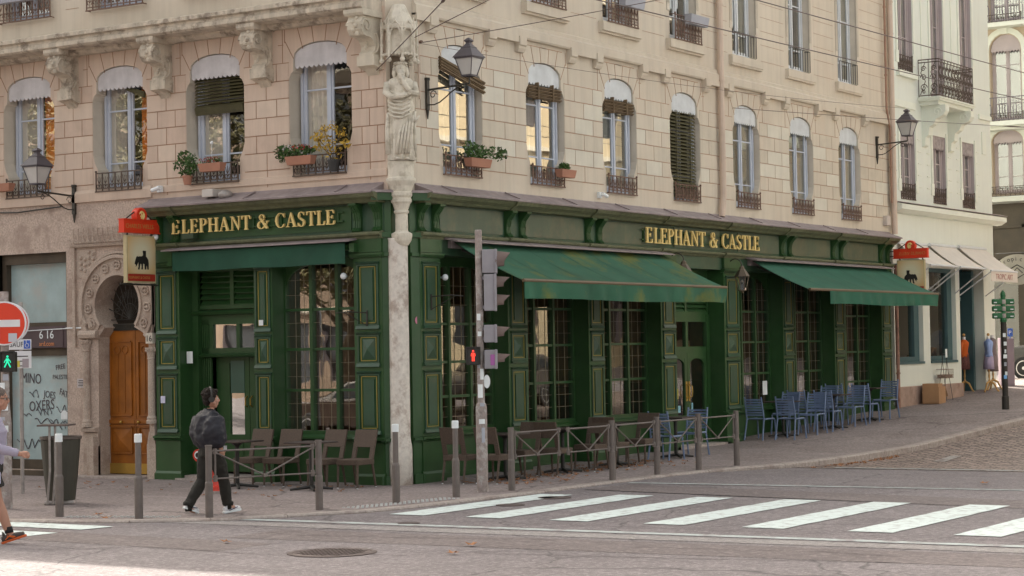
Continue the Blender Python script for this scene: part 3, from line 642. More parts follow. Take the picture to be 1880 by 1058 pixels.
def console(b, u, d=.0, z0=4.0, z1=4.5):
    S = [(0, z0), (.08, z0), (.11, z0 + .04), (.06, z0 + .09), (.05, z0 + .2), (.08, z0 + .32), (.16, z0 + .42), (.19, z0 + .44), (.20, z1), (0, z1)]
    b.prof([(p + d, z) for p, z in S], u - .075, u + .075)
    for k in (-.045, 0, .045): b.prof([(p + d + .008, z) for p, z in S[2:8]] + [(d, z1 - .06), (d, z0 + .05)], u + k - .012, u + k + .012)
def shopwin(F, u0, u1, d=-.30, arched=True, rows=(.84, 1.50, 2.17, 2.82, 3.55), ncol=3, name='pub_window', low=True, gm=GREEN):
    b = MB(F); t = .05
    b.box(u0, u1, d - .06, d + .04, rows[-1], 3.66); b.box(u0, u0 + t, d - .06, d + .05, .72, rows[-1]); b.box(u1 - t, u1, d - .06, d + .05, .72, rows[-1])
    b.box(u0 + t, u1 - t, d - .06, d + .05, .72, rows[0]); b.prof([(d + .05, .70), (d + .12, .71), (d + .12, .74), (d + .05, .78)], u0, u1)
    W = (u1 - u0 - 2 * t) / ncol
    for k in range(1, ncol): x = u0 + t + W * k; b.box(x - .032, x + .032, d - .04, d + .055, rows[0], rows[-1])
    for z in rows[1:-1]: 
        for k in range(ncol): b.box(u0 + t + W * k + (.032 if k else 0), u0 + t + W * (k + 1) - (.032 if k < ncol - 1 else 0), d - .04, d + .035, z - .022, z + .022)
    if arched:
        n = 10; c = (u0 + u1) / 2; hw = (u1 - u0) / 2 - t
        for s_ in (-1, 1):
            P = [(c + s_ * hw, rows[-1]), (c + s_ * hw * .32, rows[-1])] + [(c + s_ * hw * (.32 + .68 * math.sin(i / n * math.pi / 2)), rows[-1] - .42 + .42 * math.cos(i / n * math.pi / 2) ** .9 if i < n else rows[-1] - .44) for i in range(1, n + 1)]
            b.prism(P, d - .03, d + .03)
    b.box(u0 - .01, u1 + .01, -.38, d + .02, -.2, .70)
    b.box(u0, u1, -.34, d + .03, -.2, .1)
    w_ = b.build(name, gm, bd)
    g = MB(F); g.quad((u0 + t, d - .005, rows[0]), (u1 - t, d - .005, rows[0]), (u1 - t, d - .005, rows[-1]), (u0 + t, d - .005, rows[-1])); g.build('pane', PUBGLASS, w_, recalc=False)
    l = MB(F)
    for k in range(ncol):
        a, e = u0 + t + W * k, u0 + t + W * (k + 1)
        for q in (1, 2): l.box(a + W * q / 3 - .002, a + W * q / 3 + .002, d - .004, d + .002, rows[0], rows[-1] - (.1 if k != 1 else 0))
    for z0, z1 in zip(rows, rows[1:]):
        for q in (1, 2): z = z0 + (z1 - z0) * q / 3; l.box(u0 + t, u1 - t, d - .004, d + .002, z - .002, z + .002)
    l.build('leading', mat('lead_strip', (.34, .27, .17), .5), w_)
    return w_
def jamb(F, u0, u1, zg, d=-.34):
    b = MB(F); return b
# pilasters
RP = [(.52, 1.10), (3.10, 3.72), (5.80, 6.36), (8.56, 9.18), (11.28, 12.0), (14.10, 14.66), (16.85, 17.47), (19.68, 20.28)]
LP = [(.26, .82), (2.50, 2.89), (4.53, 5.07)]
for a, c in RP: pilaster(FR, a, c, G((a + c) / 2))
for a, c in LP: pilaster(FL, a, c, 0 if a < 4 else -.03)
# chamfer strips beside the corner column
for P in ([(.26, -.06), (.14, .02), (.14, .3), (.26, .3)], ):
    pass
b = MB(); b.slab([(-.06, .27), (.045, .155), (.3, .155), (.3, .27)], -.2, 3.93); b.slab([(-.12, .27), (.02, .13), (.3, .155), (.3, .27)], -.2, .14); b.slab([(-.125, .27), (.02, .12), (.3, .155), (.3, .27)], .69, .74); b.slab([(-.12, .27), (.03, .12), (.3, .155), (.3, .27)], 3.62, 3.68)
b.slab([(.53, -.06), (.36, .0), (.36, .3), (.53, .3)], -.2, 3.93); b.slab([(.53, -.11), (.35, -.035), (.36, .3), (.53, .3)], -.2, .16); b.slab([(.53, -.125), (.35, -.04), (.36, .3), (.53, .3)], .69, .74); b.slab([(.53, -.12), (.35, -.04), (.36, .3), (.53, .3)], 3.62, 3.68)
b.build('corner_panelling', GREEN, bd)
# windows of the pub
shopwin(FL, .82, 2.53)
shopwin(FR, 1.10, 3.10, rows=(.84, 1.35, 1.92, 2.55, 3.5))
shopwin(FR, 3.72, 5.80); shopwin(FR, 6.36, 8.56); shopwin(FR, 12.0, 14.10); shopwin(FR, 14.66, 16.85)
shopwin(FR, 17.47, 19.68, rows=(.84, 1.2, 1.9, 2.75, 3.5), arched=False)
# street door on the cross street side
def leafdoor(F, u0, u1, z0, z1, d, gl0, name='pub_door', arch=True):
    b = MB(F); t = .11; W = u1 - u0
    b.box(u0, u0 + t, d - .03, d + .03, z0, z1); b.box(u1 - t, u1, d - .03, d + .03, z0, z1); b.box(u0 + t, u1 - t, d - .03, d + .03, z0, gl0); b.box(u0 + t, u1 - t, d - .03, d + .03, z1 - .12, z1)
    if arch:
        c = (u0 + u1) / 2; hw = W / 2 - t
        for s_ in (-1, 1): b.prism([(c + s_ * hw, z1 - .12)] + [(c + s_ * hw * math.sin(i / 6 * math.pi / 2), z1 - .26 + .14 * math.cos(i / 6 * math.pi / 2)) for i in range(7)], d - .025, d + .025)
    b.box(u0 + t + .03, u1 - t - .03, d + .03, d + .045, z0 + .15, gl0 - .08)
    o = b.build(name, GREEN, bd)
    g = MB(F); g.quad((u0 + t, d, gl0), (u1 - t, d, gl0), (u1 - t, d, z1 - .12), (u0 + t, d, z1 - .12)); g.build('pane', PUBGLASS, o, recalc=False)
    return o
def louvre(F, u0, u1, z0, z1, d):
    b = MB(F); n = int((z1 - z0) / .085)
    b.box(u0, u1, d - .08, d - .06, z0, z1)
    c = (u0 + u1) / 2
    for a, e in ((u0, u0 + .06), (c - .04, c + .04), (u1 - .06, u1)): b.box(a, e, d - .05, d + .02, z0, z1)
    b.box(u0, u1, d - .05, d + .02, z0 - .07, z0); b.box(u0, u1, d - .05, d + .02, z1, z1 + .06)
    for i in range(n): z = z0 + (z1 - z0) * i / n; b.prof([(d - .05, z + .07), (d + .01, z), (d + .015, z + .012), (d - .045, z + .082)], u0 + .06, u1 - .06)
    return b
d = -.33
b = louvre(FR, 9.32, 11.28, 2.80, 3.5, d); b.box(9.32, 9.45, d - .05, d + .05, 0, 2.75); b.box(11.15, 11.28, d - .05, d + .05, 0, 2.75); b.box(9.45, 11.15, d - .05, d + .03, 2.60, 2.75)
b.box(9.45, 11.15, d - .05, d + .03, 1.98, 2.10); b.box(10.26, 10.36, d - .05, d + .03, 2.10, 2.60); b.box(9.18, 9.32, -.4, d + .04, 0, 3.66); b.box(9.32, 11.28, -.4, d + .02, 3.56, 3.66)
b.build('transom', GREEN, bd)
b = MB(FR); b.quad((9.45, d - .01, 2.1), (11.15, d - .01, 2.1), (11.15, d - .01, 2.6), (9.45, d - .01, 2.6)); b.build('transom_pane', PUBGLASS, bd, recalc=False)
for k, (a, e) in enumerate(((9.45, 10.295), (10.305, 11.15))):
    o = leafdoor(FR, a, e, .1, 1.98, d, .72)
    h = MB(FR); u = (e - .05) if k == 0 else (a + .05); h.box(u - .03, u + .03, d + .03, d + .04, 1.0, 1.4); h.tube([(u, d + .04, 1.06), (u, d + .1, 1.1), (u, d + .11, 1.2), (u, d + .1, 1.3), (u, d + .04, 1.34)], .011, 6); h.build('handle', BRASS, o)
b = MB(FR)
b.box(9.75, 9.85, d + .001, d + .006, .80, .93); b.box(9.92, 10.02, d + .001, d + .006, .78, .92); b.box(10.5, 10.56, d + .001, d + .006, .78, .96); b.build('door_sticker', mat('pale_blue_sticker', (.25, .5, .6), .5), bd)
b = MB(FR); b.box(9.84, 9.93, d + .002, d + .007, 1.05, 1.26); b.build('door_sticker', mat('yellow_sticker', (.6, .5, .06), .5), bd)
b = MB(FR); b.box(9.1, 11.4, -.5, .1, -.1, G(10.2) + .05); b.build('door_step', KERBM, bd)
# recessed door of the main street side
d = -.34
b = louvre(FL, 2.92, 4.46, 2.95, 3.52, d); b.prof([(d, 2.78), (d + .10, 2.79), (d + .13, 2.83), (d + .06, 2.86), (d, 2.87)], 2.92, 4.62)
b.box(4.40, 4.57, -.45, d + .08, -.1, 3.66); b.box(4.20, 4.40, d - .10, d - .02, 0, 2.78)
for k in range(4): b.box(4.24 + .04 * k, 4.26 + .04 * k, d - .02, d + .0, .3, 2.7)
b.box(2.92, 4.40, d - .08, d + .0, 2.62, 2.78); b.box(2.92, 4.40, d - .08, d + .0, 2.08, 2.22); b.prof([(d, 2.06), (d + .05, 2.07), (d + .07, 2.1), (d, 2.13)], 2.92, 4.42)
b.box(3.55, 3.62, d - .08, d, 2.22, 2.62); b.box(4.14, 4.2, d - .08, d, 2.22, 2.62); b.box(2.92, 2.97, d - .08, d, 2.22, 2.62); b.box(2.92, 4.57, d - .02, d + .02, 3.58, 3.66)
b.build('transom', GREEN, bd)
b = MB(FL); b.quad((2.97, d - .04, 2.22), (4.14, d - .04, 2.22), (4.14, d - .04, 2.62), (2.97, d - .04, 2.62)); b.build('transom_pane', PUBGLASS, bd, recalc=False)
dd = -.52
b = MB(FL); b.box(4.20, 4.30, dd - .05, d - .08, 0, 2.1); b.box(2.72, 2.92, dd - .05, d - .01, 0, 2.1); b.box(2.9, 4.25, dd - .05, d - .08, 2.1, 2.2); b.box(4.02, 4.20, dd - .05, dd + .03, 0, 2.1)
b.build('door_recess', GREEN, bd)
for k, (a, e) in enumerate(((2.92, 3.465), (3.475, 4.02))):
    o = leafdoor(FL, a, e, .12, 2.08, dd, .75, arch=False)
    h = MB(FL); u = (e - .05) if k == 0 else (a + .05); h.tube([(u, dd + .03, 1.22), (u, dd + .08, 1.25), (u, dd + .08, 1.36), (u, dd + .03, 1.40)], .012, 6); h.build('handle', BRASS, o)
    if k == 1:
        h = MB(FL); h.box(a + .10, a + .4, dd + .031, dd + .04, 1.45, 2.0); q = h.build('menu_frame', mat('menu_frame', (.05, .11, .08), .3), o)
b = MB(FL); b.box(2.9, 4.55, -1.2, .02, -.2, .08); b.box(2.9, 4.62, -.3, .12, -.2, .035); b.build('door_step', KERBM, bd)
# entablature
def entab(F, u0, u1, spans):
    b = MB(F); b.box(u0, u1, -.3, .03, 3.66, 3.93); b.box(u0, u1, -.25, .01, 3.93, 4.55); b.build('architrave', GREEND, bd)
    b = MB(F); b.prof([(-.1, 3.90), (.06, 3.91), (.08, 3.94), (.12, 3.96), (.13, 3.985), (.13, 4.0), (.05, 4.02), (-.1, 4.02)], u0 - .0, u1)
    b.prof([(-.1, 4.47), (.16, 4.48), (.20, 4.52), (.27, 4.56), (.30, 4.60), (.30, 4.625), (-.1, 4.64)], u0, u1 + .0)
    for a, c in spans: b.prof([(-.1, 3.895), (.10, 3.905), (.12, 3.94), (.16, 3.96), (.17, 3.985), (.17, 4.004), (.05, 4.03)], a - .03, c + .03); b.prof([(0, 4.47), (.20, 4.475), (.24, 4.515), (.31, 4.555), (.335, 4.60), (.335, 4.628), (.1, 4.645)], a - .05, c + .05)
    b.build('cornice', CREST_, bd)
    b = MB(F)
    e = [u0] + [x for a, c in spans for x in (a - .03, c + .03)] + [u1]
    for a, c in zip([s[1] for s in spans], [s[0] for s in spans][1:]): b.box(a + .06, c - .06, .010, .025, 4.06, 4.45)
    b.build('frieze_panel', GREYGREEN if F is FR else GREEN, bd)
    for a, c in spans:
        if F is FR and 8 < a < 12: continue
        for u in (a + .08, c - .08): b = MB(F); console(b, u); b.build('console_bracket', GREEN, bd)
    b = MB(F); b.prof([(-.0, 4.645), (.345, 4.632), (.355, 4.615), (.36, 4.64), (.33, 4.66), (.05, 4.76), (0, 4.80)], u0 - .0, u1 + .04)
    for i in range(int((u1 - u0) / 1.9)): x = u0 + .7 + 1.9 * i; b.prof([(.33, 4.655), (.345, 4.67), (.04, 4.80), (.03, 4.78)], x, x + .03)
    b.build('zinc_flashing', ZINC, bd)
entab(FR, .50, 20.35, RP); entab(FL, .24, 5.2, [LP[0], LP[2]])
b = MB(); b.slab([(-.30, .27), (.0, .04), (.3, .04), (.3, .27)], 4.50, 4.62); b.slab([(-.13, .27), (.04, .13), (.3, .13), (.3, .27)], 3.92, 4.0); b.slab([(-.02, .27), (.05, .15), (.3, .15), (.3, .27)], 3.9, 4.55)
b.slab([(.51, -.30), (.28, -.12), (.28, .3), (.51, .3)], 4.50, 4.62); b.slab([(.51, -.13), (.36, -.04), (.36, .3), (.51, .3)], 3.92, 4.0); b.slab([(.51, -.01), (.37, .02), (.37, .3), (.51, .3)], 3.9, 4.55)
b.build('corner_cornice', GREEN, bd)
b = MB(); b.slab([(-.33, .26), (.0, .0), (.25, .1), (.1, .3)], 4.62, 4.66); b.slab([(.52, -.33), (.25, -.12), (.2, .1), (.55, .1)], 4.62, 4.66); b.build('corner_flashing', ZINC, bd)
# interior of the pub
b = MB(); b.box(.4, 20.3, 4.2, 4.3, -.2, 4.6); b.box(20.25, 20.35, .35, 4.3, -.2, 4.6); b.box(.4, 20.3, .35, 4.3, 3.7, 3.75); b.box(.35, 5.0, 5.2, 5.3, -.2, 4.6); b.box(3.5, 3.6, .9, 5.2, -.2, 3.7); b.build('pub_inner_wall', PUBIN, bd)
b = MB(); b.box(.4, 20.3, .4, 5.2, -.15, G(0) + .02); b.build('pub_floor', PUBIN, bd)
b = MB()
for k in range(16): x = 1 + 1.2 * k; b.box(x, x + .7, 2.2, 2.9, .6, .66); b.box(x + .3, x + .4, 2.5, 2.6, 0, .6); b.box(x, x + .1, 3.2, 3.9, 0, 1.3)
b.build('pub_furniture', mat('dark_furniture', (.10, .045, .018), .4), bd)

# ------------------------------------------------------------------ sign lettering (bracketed serif capitals)
def glyph(ch):
    """strokes as polygons in a unit-high box -> (polys, width)"""
    T, t, S = .15, .055, .05
    def stem(x, w_=T, y0=0, y1=1, sl=True, sr=True): 
        a, c = x - (.06 if sl else 0), x + w_ + (.06 if sr else 0)
        return [[(x, y0), (x + w_, y0), (x + w_, y1), (x, y1)], [(a, y0), (c, y0), (c, y0 + S), (x + w_, y0 + .1), (x, y0 + .1), (a, y0 + S)], [(a, y1), (a, y1 - S), (x, y1 - .1), (x + w_, y1 - .1), (c, y1 - S), (c, y1)]]
    def arc(cx, cy, rx, ry, a0, a1, f, n=18):
        o_, i_ = [], []
        for k in range(n + 1):
            a = R_(a0 + (a1 - a0) * k / n); w_ = f(a); o_.append((cx + rx * math.cos(a), cy + ry * math.sin(a))); i_.append((cx + (rx - w_) * math.cos(a), cy + (ry - w_ * .75) * math.sin(a)))
        return [[o_[k], o_[k + 1], i_[k + 1], i_[k]] for k in range(n)]
    th = lambda a: t + (T - t) * abs(math.cos(a)) ** 1.3
    if ch == 'E': return stem(.06, sr=False) + [[(.06, 1 - t), (.55, 1 - t), (.55, 1), (.06, 1)], [(.50, .76), (.55, .76), (.55, 1), (.46, .95)], [(.06, 0), (.60, 0), (.60, t), (.06, t)], [(.60, .26), (.54, .26), (.48, .04), (.60, 0)], [(.2, .49), (.43, .49), (.43, .545), (.2, .545)], [(.40, .40), (.45, .40), (.45, .64), (.40, .64)]], .66
    if ch == 'L': return stem(.06) + [[(.06, 0), (.56, 0), (.56, t), (.06, t)], [(.56, .28), (.51, .28), (.45, .04), (.56, 0)]], .60
    if ch == 'P': return stem(.06, sr=True) + arc(.26, .745, .32, .255, -90, 90, th) + [[(.15, .945), (.27, .945), (.27, 1), (.15, 1)], [(.15, .49), (.27, .49), (.27, .54), (.15, .54)]], .63
    if ch == 'H': return stem(.06) + stem(.54) + [[(.2, .49), (.55, .49), (.55, .55), (.2, .55)]], .80
    if ch == 'A': return [[(.07, .03), (.12, .03), (.36, .92), (.36, 1), (.33, 1)], [(.33, 1), (.40, 1.0), (.70, .03), (.54, .03), (.30, .87)], [(.17, .30), (.52, .30), (.50, .355), (.19, .355)], [(0, 0), (.22, 0), (.22, .045), (0, .045)], [(.46, 0), (.77, 0), (.77, .045), (.46, .045)]], .78
    if ch == 'N': return [[(.11, 0), (.17, 0), (.17, 1), (.11, 1)], [(.0, 1), (.0, .955), (.14, .9), (.62, 0), (.68, 0), (.68, .16), (.22, 1)], [(.62, 0), (.68, 0), (.68, 1), (.62, 1)], [(.03, 0), (.25, 0), (.25, .045), (.03, .045)], [(.53, .955), (.77, .955), (.77, 1), (.53, 1)]], .80
    if ch == 'T': return stem(.26, y1=.97)[:2] + [[(.0, 1 - t), (.67, 1 - t), (.67, 1), (.0, 1)], [(0, .74), (.05, .74), (.12, .95), (0, 1)], [(.67, .74), (.62, .74), (.55, .95), (.67, 1)]], .70
    if ch == 'C': return arc(.40, .5, .38, .52, 42, 318, th, 26) + [[(.63, .70), (.68, .70), (.68, 1.0), (.62, .86)], [(.62, .16), (.70, .20), (.66, .26), (.60, .14)]], .74
    if ch == 'S': return arc(.28, .755, .24, .265, 40, 270, lambda a: t + .07 * abs(math.cos(a)), 16) + arc(.28, .26, .26, .28, -150, 90, lambda a: t + .09 * abs(math.cos(a)), 18) + [[(.14, .66), (.26, .60), (.44, .42), (.50, .34), (.36, .36), (.10, .56)], [(.43, .76), (.48, .76), (.49, 1), (.43, .88)], [(.03, .26), (.08, .26), (.1, .1), (.03, 0)]], .60
    if ch == '&': return arc(.38, .79, .20, .23, -20, 250, lambda a: t + .05 * abs(math.cos(a)), 18) + arc(.34, .26, .30, .28, 95, 330, lambda a: t + .08 * abs(math.cos(a)), 18) + [[(.22, .70), (.34, .76), (.82, .06), (.80, 0), (.66, 0)], [(.54, .68), (.60, .66), (.36, .48), (.26, .46)], [(.68, .54), (.90, .54), (.90, .50), (.68, .50)], [(.76, .52), (.81, .52), (.68, .20), (.60, .10), (.56, .12)]], .92
    return [], .34
def pubsign(F, u0, u1, z0, h, flip, d=.10, sl=0):
    sgn = empty('pub_lettering', (0, 0, 0)); txt = 'ELEPHANT & CASTLE'; tot = 0; gap = .045; W = []
    for ch in txt: W.append(glyph(ch)[1] * (1.15 if ch in 'EC' and (txt.index(ch) == 0) and tot == 0 else 1)); tot += W[-1] + gap
    k = (u1 - u0) / tot; x = 0
    for ch, wd in zip(txt, W):
        P, gw = glyph(ch)
        if P:
            b = MB(F)
            for j, poly in enumerate(P):
                q = [((u1 - (x + px_) * k) if flip else (u0 + (x + px_) * k), z0 + py_ * h) for px_, py_ in poly]; b.prism(q, d - .02, d + .012 + .0008 * (j % 7))
            b.build('letter', LETTER, sgn)
        x += wd + gap
    b = MB(F)
    for z in (z0 + h * .2, z0 + h * .82): b.box(u0 - .1, u1 + .1, d - .055, d - .035, z - .012, z + .012)
    for i in range(7): x = u0 + (u1 - u0) * i / 6; b.box(x - .012, x + .012, .01, d - .04, z0 + .02, z0 + h * .9)
    b.build('mounting_rail', GREEN, sgn)
    return sgn
s1 = pubsign(FL, 1.12, 4.64, 4.165, .235, True); tag(s1, 'gold ELEPHANT & CASTLE letters over the door left of the corner column', 'sign', 'gold pub names on the green front')
s2 = pubsign(FR, 7.95, 12.95, 4.10, .30, False); tag(s2, 'gold ELEPHANT & CASTLE letters between the two open green awnings', 'sign', 'gold pub names on the green front')

# ------------------------------------------------------------------ corner column, canopy, statue
CX, CY = .12, .075
b = MB(); b.lathe([(.185, -.2), (.185, .55), (.18, .62), (.170, .68), (.160, .76), (.155, 3.86), (.165, 3.9)], (CX, CY), 14, fn=lambda q, z: 1 + .02 * math.sin(5 * q + 3 * z) + .012 * math.sin(11 * q - 7 * z)); b.build('corner_column', COLUMNM, bd, smooth=True)
b = MB(); c_ = (CX - .0, CY - .085); b.lathe([(.10, 3.78), (.15, 3.86), (.165, 3.93), (.165, 3.97), (.11, 4.0), (.10, 4.02), (.10, 4.28), (.12, 4.30), (.12, 4.33), (.105, 4.34), (.14, 4.44), (.165, 4.47), (.165, 4.52), (.15, 4.53), (.175, 4.57), (.175, 4.62), (.16, 4.63), (.19, 4.72), (.225, 4.78), (.235, 4.80), (.235, 4.84), (.21, 4.86), (.21, 5.10), (.20, 5.12)], c_, 20)
b.build('statue_pedestal', STATUE, bd, smooth=False)
b = MB(); n = 8; cc = (CX - .02, CY - .11)
b.lathe([(.10, 7.60), (.26, 7.28), (.30, 7.26), (.30, 7.20), (.24, 7.18)], cc, 8)
b.lathe([(.22, 7.2), (.22, 6.80)], cc, 8)
for k in range(8):
    a = 2 * math.pi * k / 8; ca, sa = math.cos(a), math.sin(a); px_, py_ = cc[0] + .285 * ca, cc[1] + .285 * sa
    b.tube([(px_, py_, 6.72), (px_, py_, 7.3)], .022, 6); b.ball((px_, py_, 6.70), .045, 8); b.tube([(px_, py_, 7.28), (px_, py_, 7.38)], .02, 4, r1=.004); b.tube([(px_, py_, 6.93), (px_, py_, 6.97)], .032, 6)
    a2 = a + math.pi / 8; c2_, s2_ = math.cos(a2), math.sin(a2); tx, ty = -s2_, c2_; m_ = (cc[0] + .265 * c2_, cc[1] + .265 * s2_)
    P = [(m_[0] + tx * q * .095, m_[1] + ty * q * .095, z) for q, z in ((-1, 6.82), (-1, 7.05), (-.7, 7.17), (0, 7.25), (.7, 7.17), (1, 7.05), (1, 6.82))]; b.tube(P, .014, 5)
    P = [(m_[0] + tx * q * .11, m_[1] + ty * q * .11, z) for q, z in ((-1, 7.18), (0, 7.32), (1, 7.18))]; b.tube(P, .018, 5)
    for q in (-.6, 0, .6): b.ball((m_[0] + tx * q * .1, m_[1] + ty * q * .1, 6.79), .026, 6)
b.build('statue_canopy', STATUE, bd)
b = MB(); b.box(-.02, .50, -.0, .2, 5.1, 6.7) if False else b.slab([(.06, .13), (.2, .02), (.45, .02), (.3, .3)], 5.15, 6.85); b.build('niche', mat('niche_shade_stone', (.20, .16, .12), .9, var=.3), bd)  # slab behind the statue, the niche's shade put into its dark stone colour
# bearded robed figure
st = empty('stone_statue', (.068, -.07, 5.12), R_(-50), label='weathered stone statue of a bearded robed man on the building corner', cat='statue')
b = MB(); prof = []
Zs = [(0, .185, .15), (.03, .195, .16), (.25, .18, .15), (.55, .175, .145), (.80, .185, .15), (.95, .19, .155), (1.08, .195, .155), (1.18, .20, .15), (1.27, .205, .14), (1.33, .16, .115), (1.37, .075, .08), (1.41, .06, .07)]
n = 56; vs_, fs = [], []
for i, (z, rx, ry) in enumerate([(a[0] + (c[0] - a[0]) * t, a[1] + (c[1] - a[1]) * t, a[2] + (c[2] - a[2]) * t) for a, c in zip(Zs, Zs[1:]) for t in (0, .25, .5, .75)] + [Zs[-1]]):
    for j in range(n):
        q = 2 * math.pi * j / n
        lower = max(0, min(1, (.75 - z) / .3)); f = .10 * lower * math.sin(11 * q + 1.5 * math.sin(z * 4)) + .05 * lower * math.sin(23 * q + z * 3)
        up_ = 1 - lower; f += .055 * up_ * math.sin((z * 26) + 3.0 * math.sin(q - .6)) * max(0, min(1, (1.3 - z) * 5))
        vs_.append((rx * (1 + f) * math.cos(q), ry * (1 + f) * math.sin(q), z))
    if i: 
        for j in range(n): fs.append(((i - 1) * n + j, (i - 1) * n + (j + 1) % n, i * n + (j + 1) % n, i * n + j))
b.add(vs_, fs); b.add(vs_[-n:], [tuple(range(n))])
# front is -y locally
for i in range(7): # swags of the mantle
    z = 1.12 - .065 * i; b.tube([(.2 - .015 * i, -.03, z + .10), (.12, -.14, z + .02), (0, -.168, z - .05), (-.12, -.15, z - .03), (-.19, -.05, z + .04)], .019, 6)
for i in range(5): x = .14 - .045 * i; b.tube([(x + .03, -.145, .72 - .05 * i), (x, -.17, .45), (x - .05, -.165, .1)], .017, 6, r1=.024)
b.tube([(-.19, -.02, .78), (-.21, -.03, .5), (-.2, -.05, .1)], .03, 6, r1=.05); b.tube([(.2, -.02, .8), (.19, -.06, .5), (.2, -.03, .05)], .03, 6)
b.tube([(-.19, .0, 1.26), (-.22, -.08, 1.10), (-.15, -.17, 1.02), (.0, -.20, 1.04), (.08, -.19, 1.06)], [.062, .062, .055, .045, .035], 8); b.ball((.11, -.19, 1.07), .035, 8)
b.tube([(.19, .0, 1.26), (.22, -.09, 1.08), (.12, -.18, 1.10), (.04, -.19, 1.24), (.02, -.17, 1.36)], [.062, .06, .05, .04, .03], 8); b.ball((.015, -.16, 1.38), .036, 8)
b.tube([(.17, -.13, .62), (.23, -.15, .66), (.26, -.14, .72)], .03, 6, r1=.012)
b.ball((0, -.02, 1.49), .088, 14, (1, 1.12, 1.2)); b.tube([(0, -.1, 1.46), (0, -.13, 1.38), (0, -.13, 1.27), (0, -.12, 1.2)], [.055, .06, .045, .015], 8); b.tube([(0, -.115, 1.52), (0, -.135, 1.48)], .014, 5)
for k in range(16):
    a = math.pi * (.1 + .8 * k / 15); b.ball((.085 * math.cos(a) * 1.05, .0 + .07 * math.sin(a) - .01, 1.50 + .06 * math.sin(k * 2.3)), .034, 6)
for k in range(9): a = math.pi * k / 8; b.ball((.08 * math.cos(a), -.06 * math.sin(a) - .02, 1.585), .028, 6)
for s_ in (-1, 1): b.tube([(s_ * .085, -.02, 1.52), (s_ * .10, -.03, 1.42), (s_ * .09, -.04, 1.33)], [.03, .035, .02], 6); b.ball((s_ * .07, -.15, .02), .04, 6, (1, 1.6, .6))
b.build('figure', STATUE, st, smooth=True); st.scale = (1.06, 1.06, .97)

# ------------------------------------------------------------------ ground floor left of the pub: carved porch and shut shop
b = MB(lambda p: FL((p[0], p[1] + .006, p[2])))
P0 = 5.16
def gq(u0, u1, z0, z1, d=0): b.quad((u0, d, z0), (u1, d, z0), (u1, d, z1), (u0, d, z1))
dc, dzc, ri = 5.97, 3.0, .52       # horseshoe arch centre and inner radius
A = [(dc + ri * math.cos(a), dzc + ri * math.sin(a)) for a in [R_(-48 + (276) * i / 28) for i in range(29)]]   # right foot -> over -> left foot
jR, jL = (dc - .68, dc + .50)
u_lo, u_hi = P0 - .02, 7.23
gq(u_lo, jR, -.3, 2.45); gq(jL, u_hi, -.3, 2.45)
gq(u_lo, jR + .0, 2.45, A[0][1]); 
R0 = [(jR, 2.45)] + [(2 * dc - x, z) for x, z in A] + [(jL, 2.45)]
top = 4.83
half = len(R0) // 2
for (x0, z0), (x1, z1) in zip(R0[:half + 1], R0[1:half + 1]): b.quad((u_lo, 0, z0), (x0, 0, z0), (x1, 0, z1), (u_lo, 0, z1)) if z1 > z0 else None
for (x0, z0), (x1, z1) in zip(R0[half:], R0[half + 1:]): b.quad((x0, 0, z0), (u_hi, 0, z0), (u_hi, 0, z1), (x1, 0, z1)) if z1 < z0 else None
zt_ = max(z for x, z in R0); gq(u_lo, u_hi, zt_, top)
gq(7.23, 8.95, 3.98, top); gq(7.23, 8.95, -.3, .12); gq(8.95, 9.4, -.3, top); gq(9.4, 30, 3.98, top); gq(9.4, 30, -.3, .5); gq(11.6, 12.4, .5, 3.98); gq(14.5, 30, .5, 3.98)
b.build('rough_wall', ROUGH, bd, recalc=False)
b = MB(FL)
for (x0, z0), (x1, z1) in zip(R0, R0[1:]): b.quad((x0, 0, z0), (x1, 0, z1), (x1, -.6, z1), (x0, -.6, z0))
for u in (jR, jL): b.quad((u, 0, -.1), (u, 0, 2.45), (u, -.6, 2.45), (u, -.6, -.1))
b.build('porch_reveal', GRANITE, bd, recalc=False)
b = MB(FL)   # archivolt
def band(r0, r1, d, a0=-40, a1=220, n=30):
    for i in range(n):
        q0, q1 = R_(a0 + (a1 - a0) * i / n), R_(a0 + (a1 - a0) * (i + 1) / n)
        P = [(dc + r0 * math.cos(q0), dzc + r0 * math.sin(q0)), (dc + r1 * math.cos(q0), dzc + r1 * math.sin(q0)), (dc + r1 * math.cos(q1), dzc + r1 * math.sin(q1)), (dc + r0 * math.cos(q1), dzc + r0 * math.sin(q1))]
        P = [(max(P0 - .01, x), z) for x, z in P]
        b.prism(P, -.01, d)
band(ri, ri + .05, .07); band(ri + .05, ri + .30, .04); band(ri + .30, ri + .36, .09); band(ri + .38, ri + .42, .06)
for k in range(11):
    a = R_(-28 + 23.6 * k); x, z = dc + (ri + .175) * math.cos(a), dzc + (ri + .175) * math.sin(a)
    if x < P0 + .06: continue
    b.tube([(x + .075 * math.cos(q), .055, z + .075 * math.sin(q)) for q in [i * .7 for i in range(10)]], .018, 5); b.ball((x, .05, z), .036, 8, (1, .8, 1))
    for q in (0, 1.6, 3.1, 4.7): b.ball((x + .05 * math.cos(q), .05, z + .05 * math.sin(q)), .02, 5)
for u0, u1 in ((jL - .02, jL + .40),):
    b.prof([(-.02, 2.40), (.10, 2.44), (.12, 2.5), (.10, 2.56), (-.02, 2.6)], u0, u1)
b.tube([(jL + .30, .05, 2.62), (jL + .22, .07, 2.70), (jL + .30, .07, 2.80), (jL + .36, .06, 2.70)], .04, 6); b.tube([(jL + .12, .05, 2.62), (jL + .16, .06, 2.78)], .05, 6)
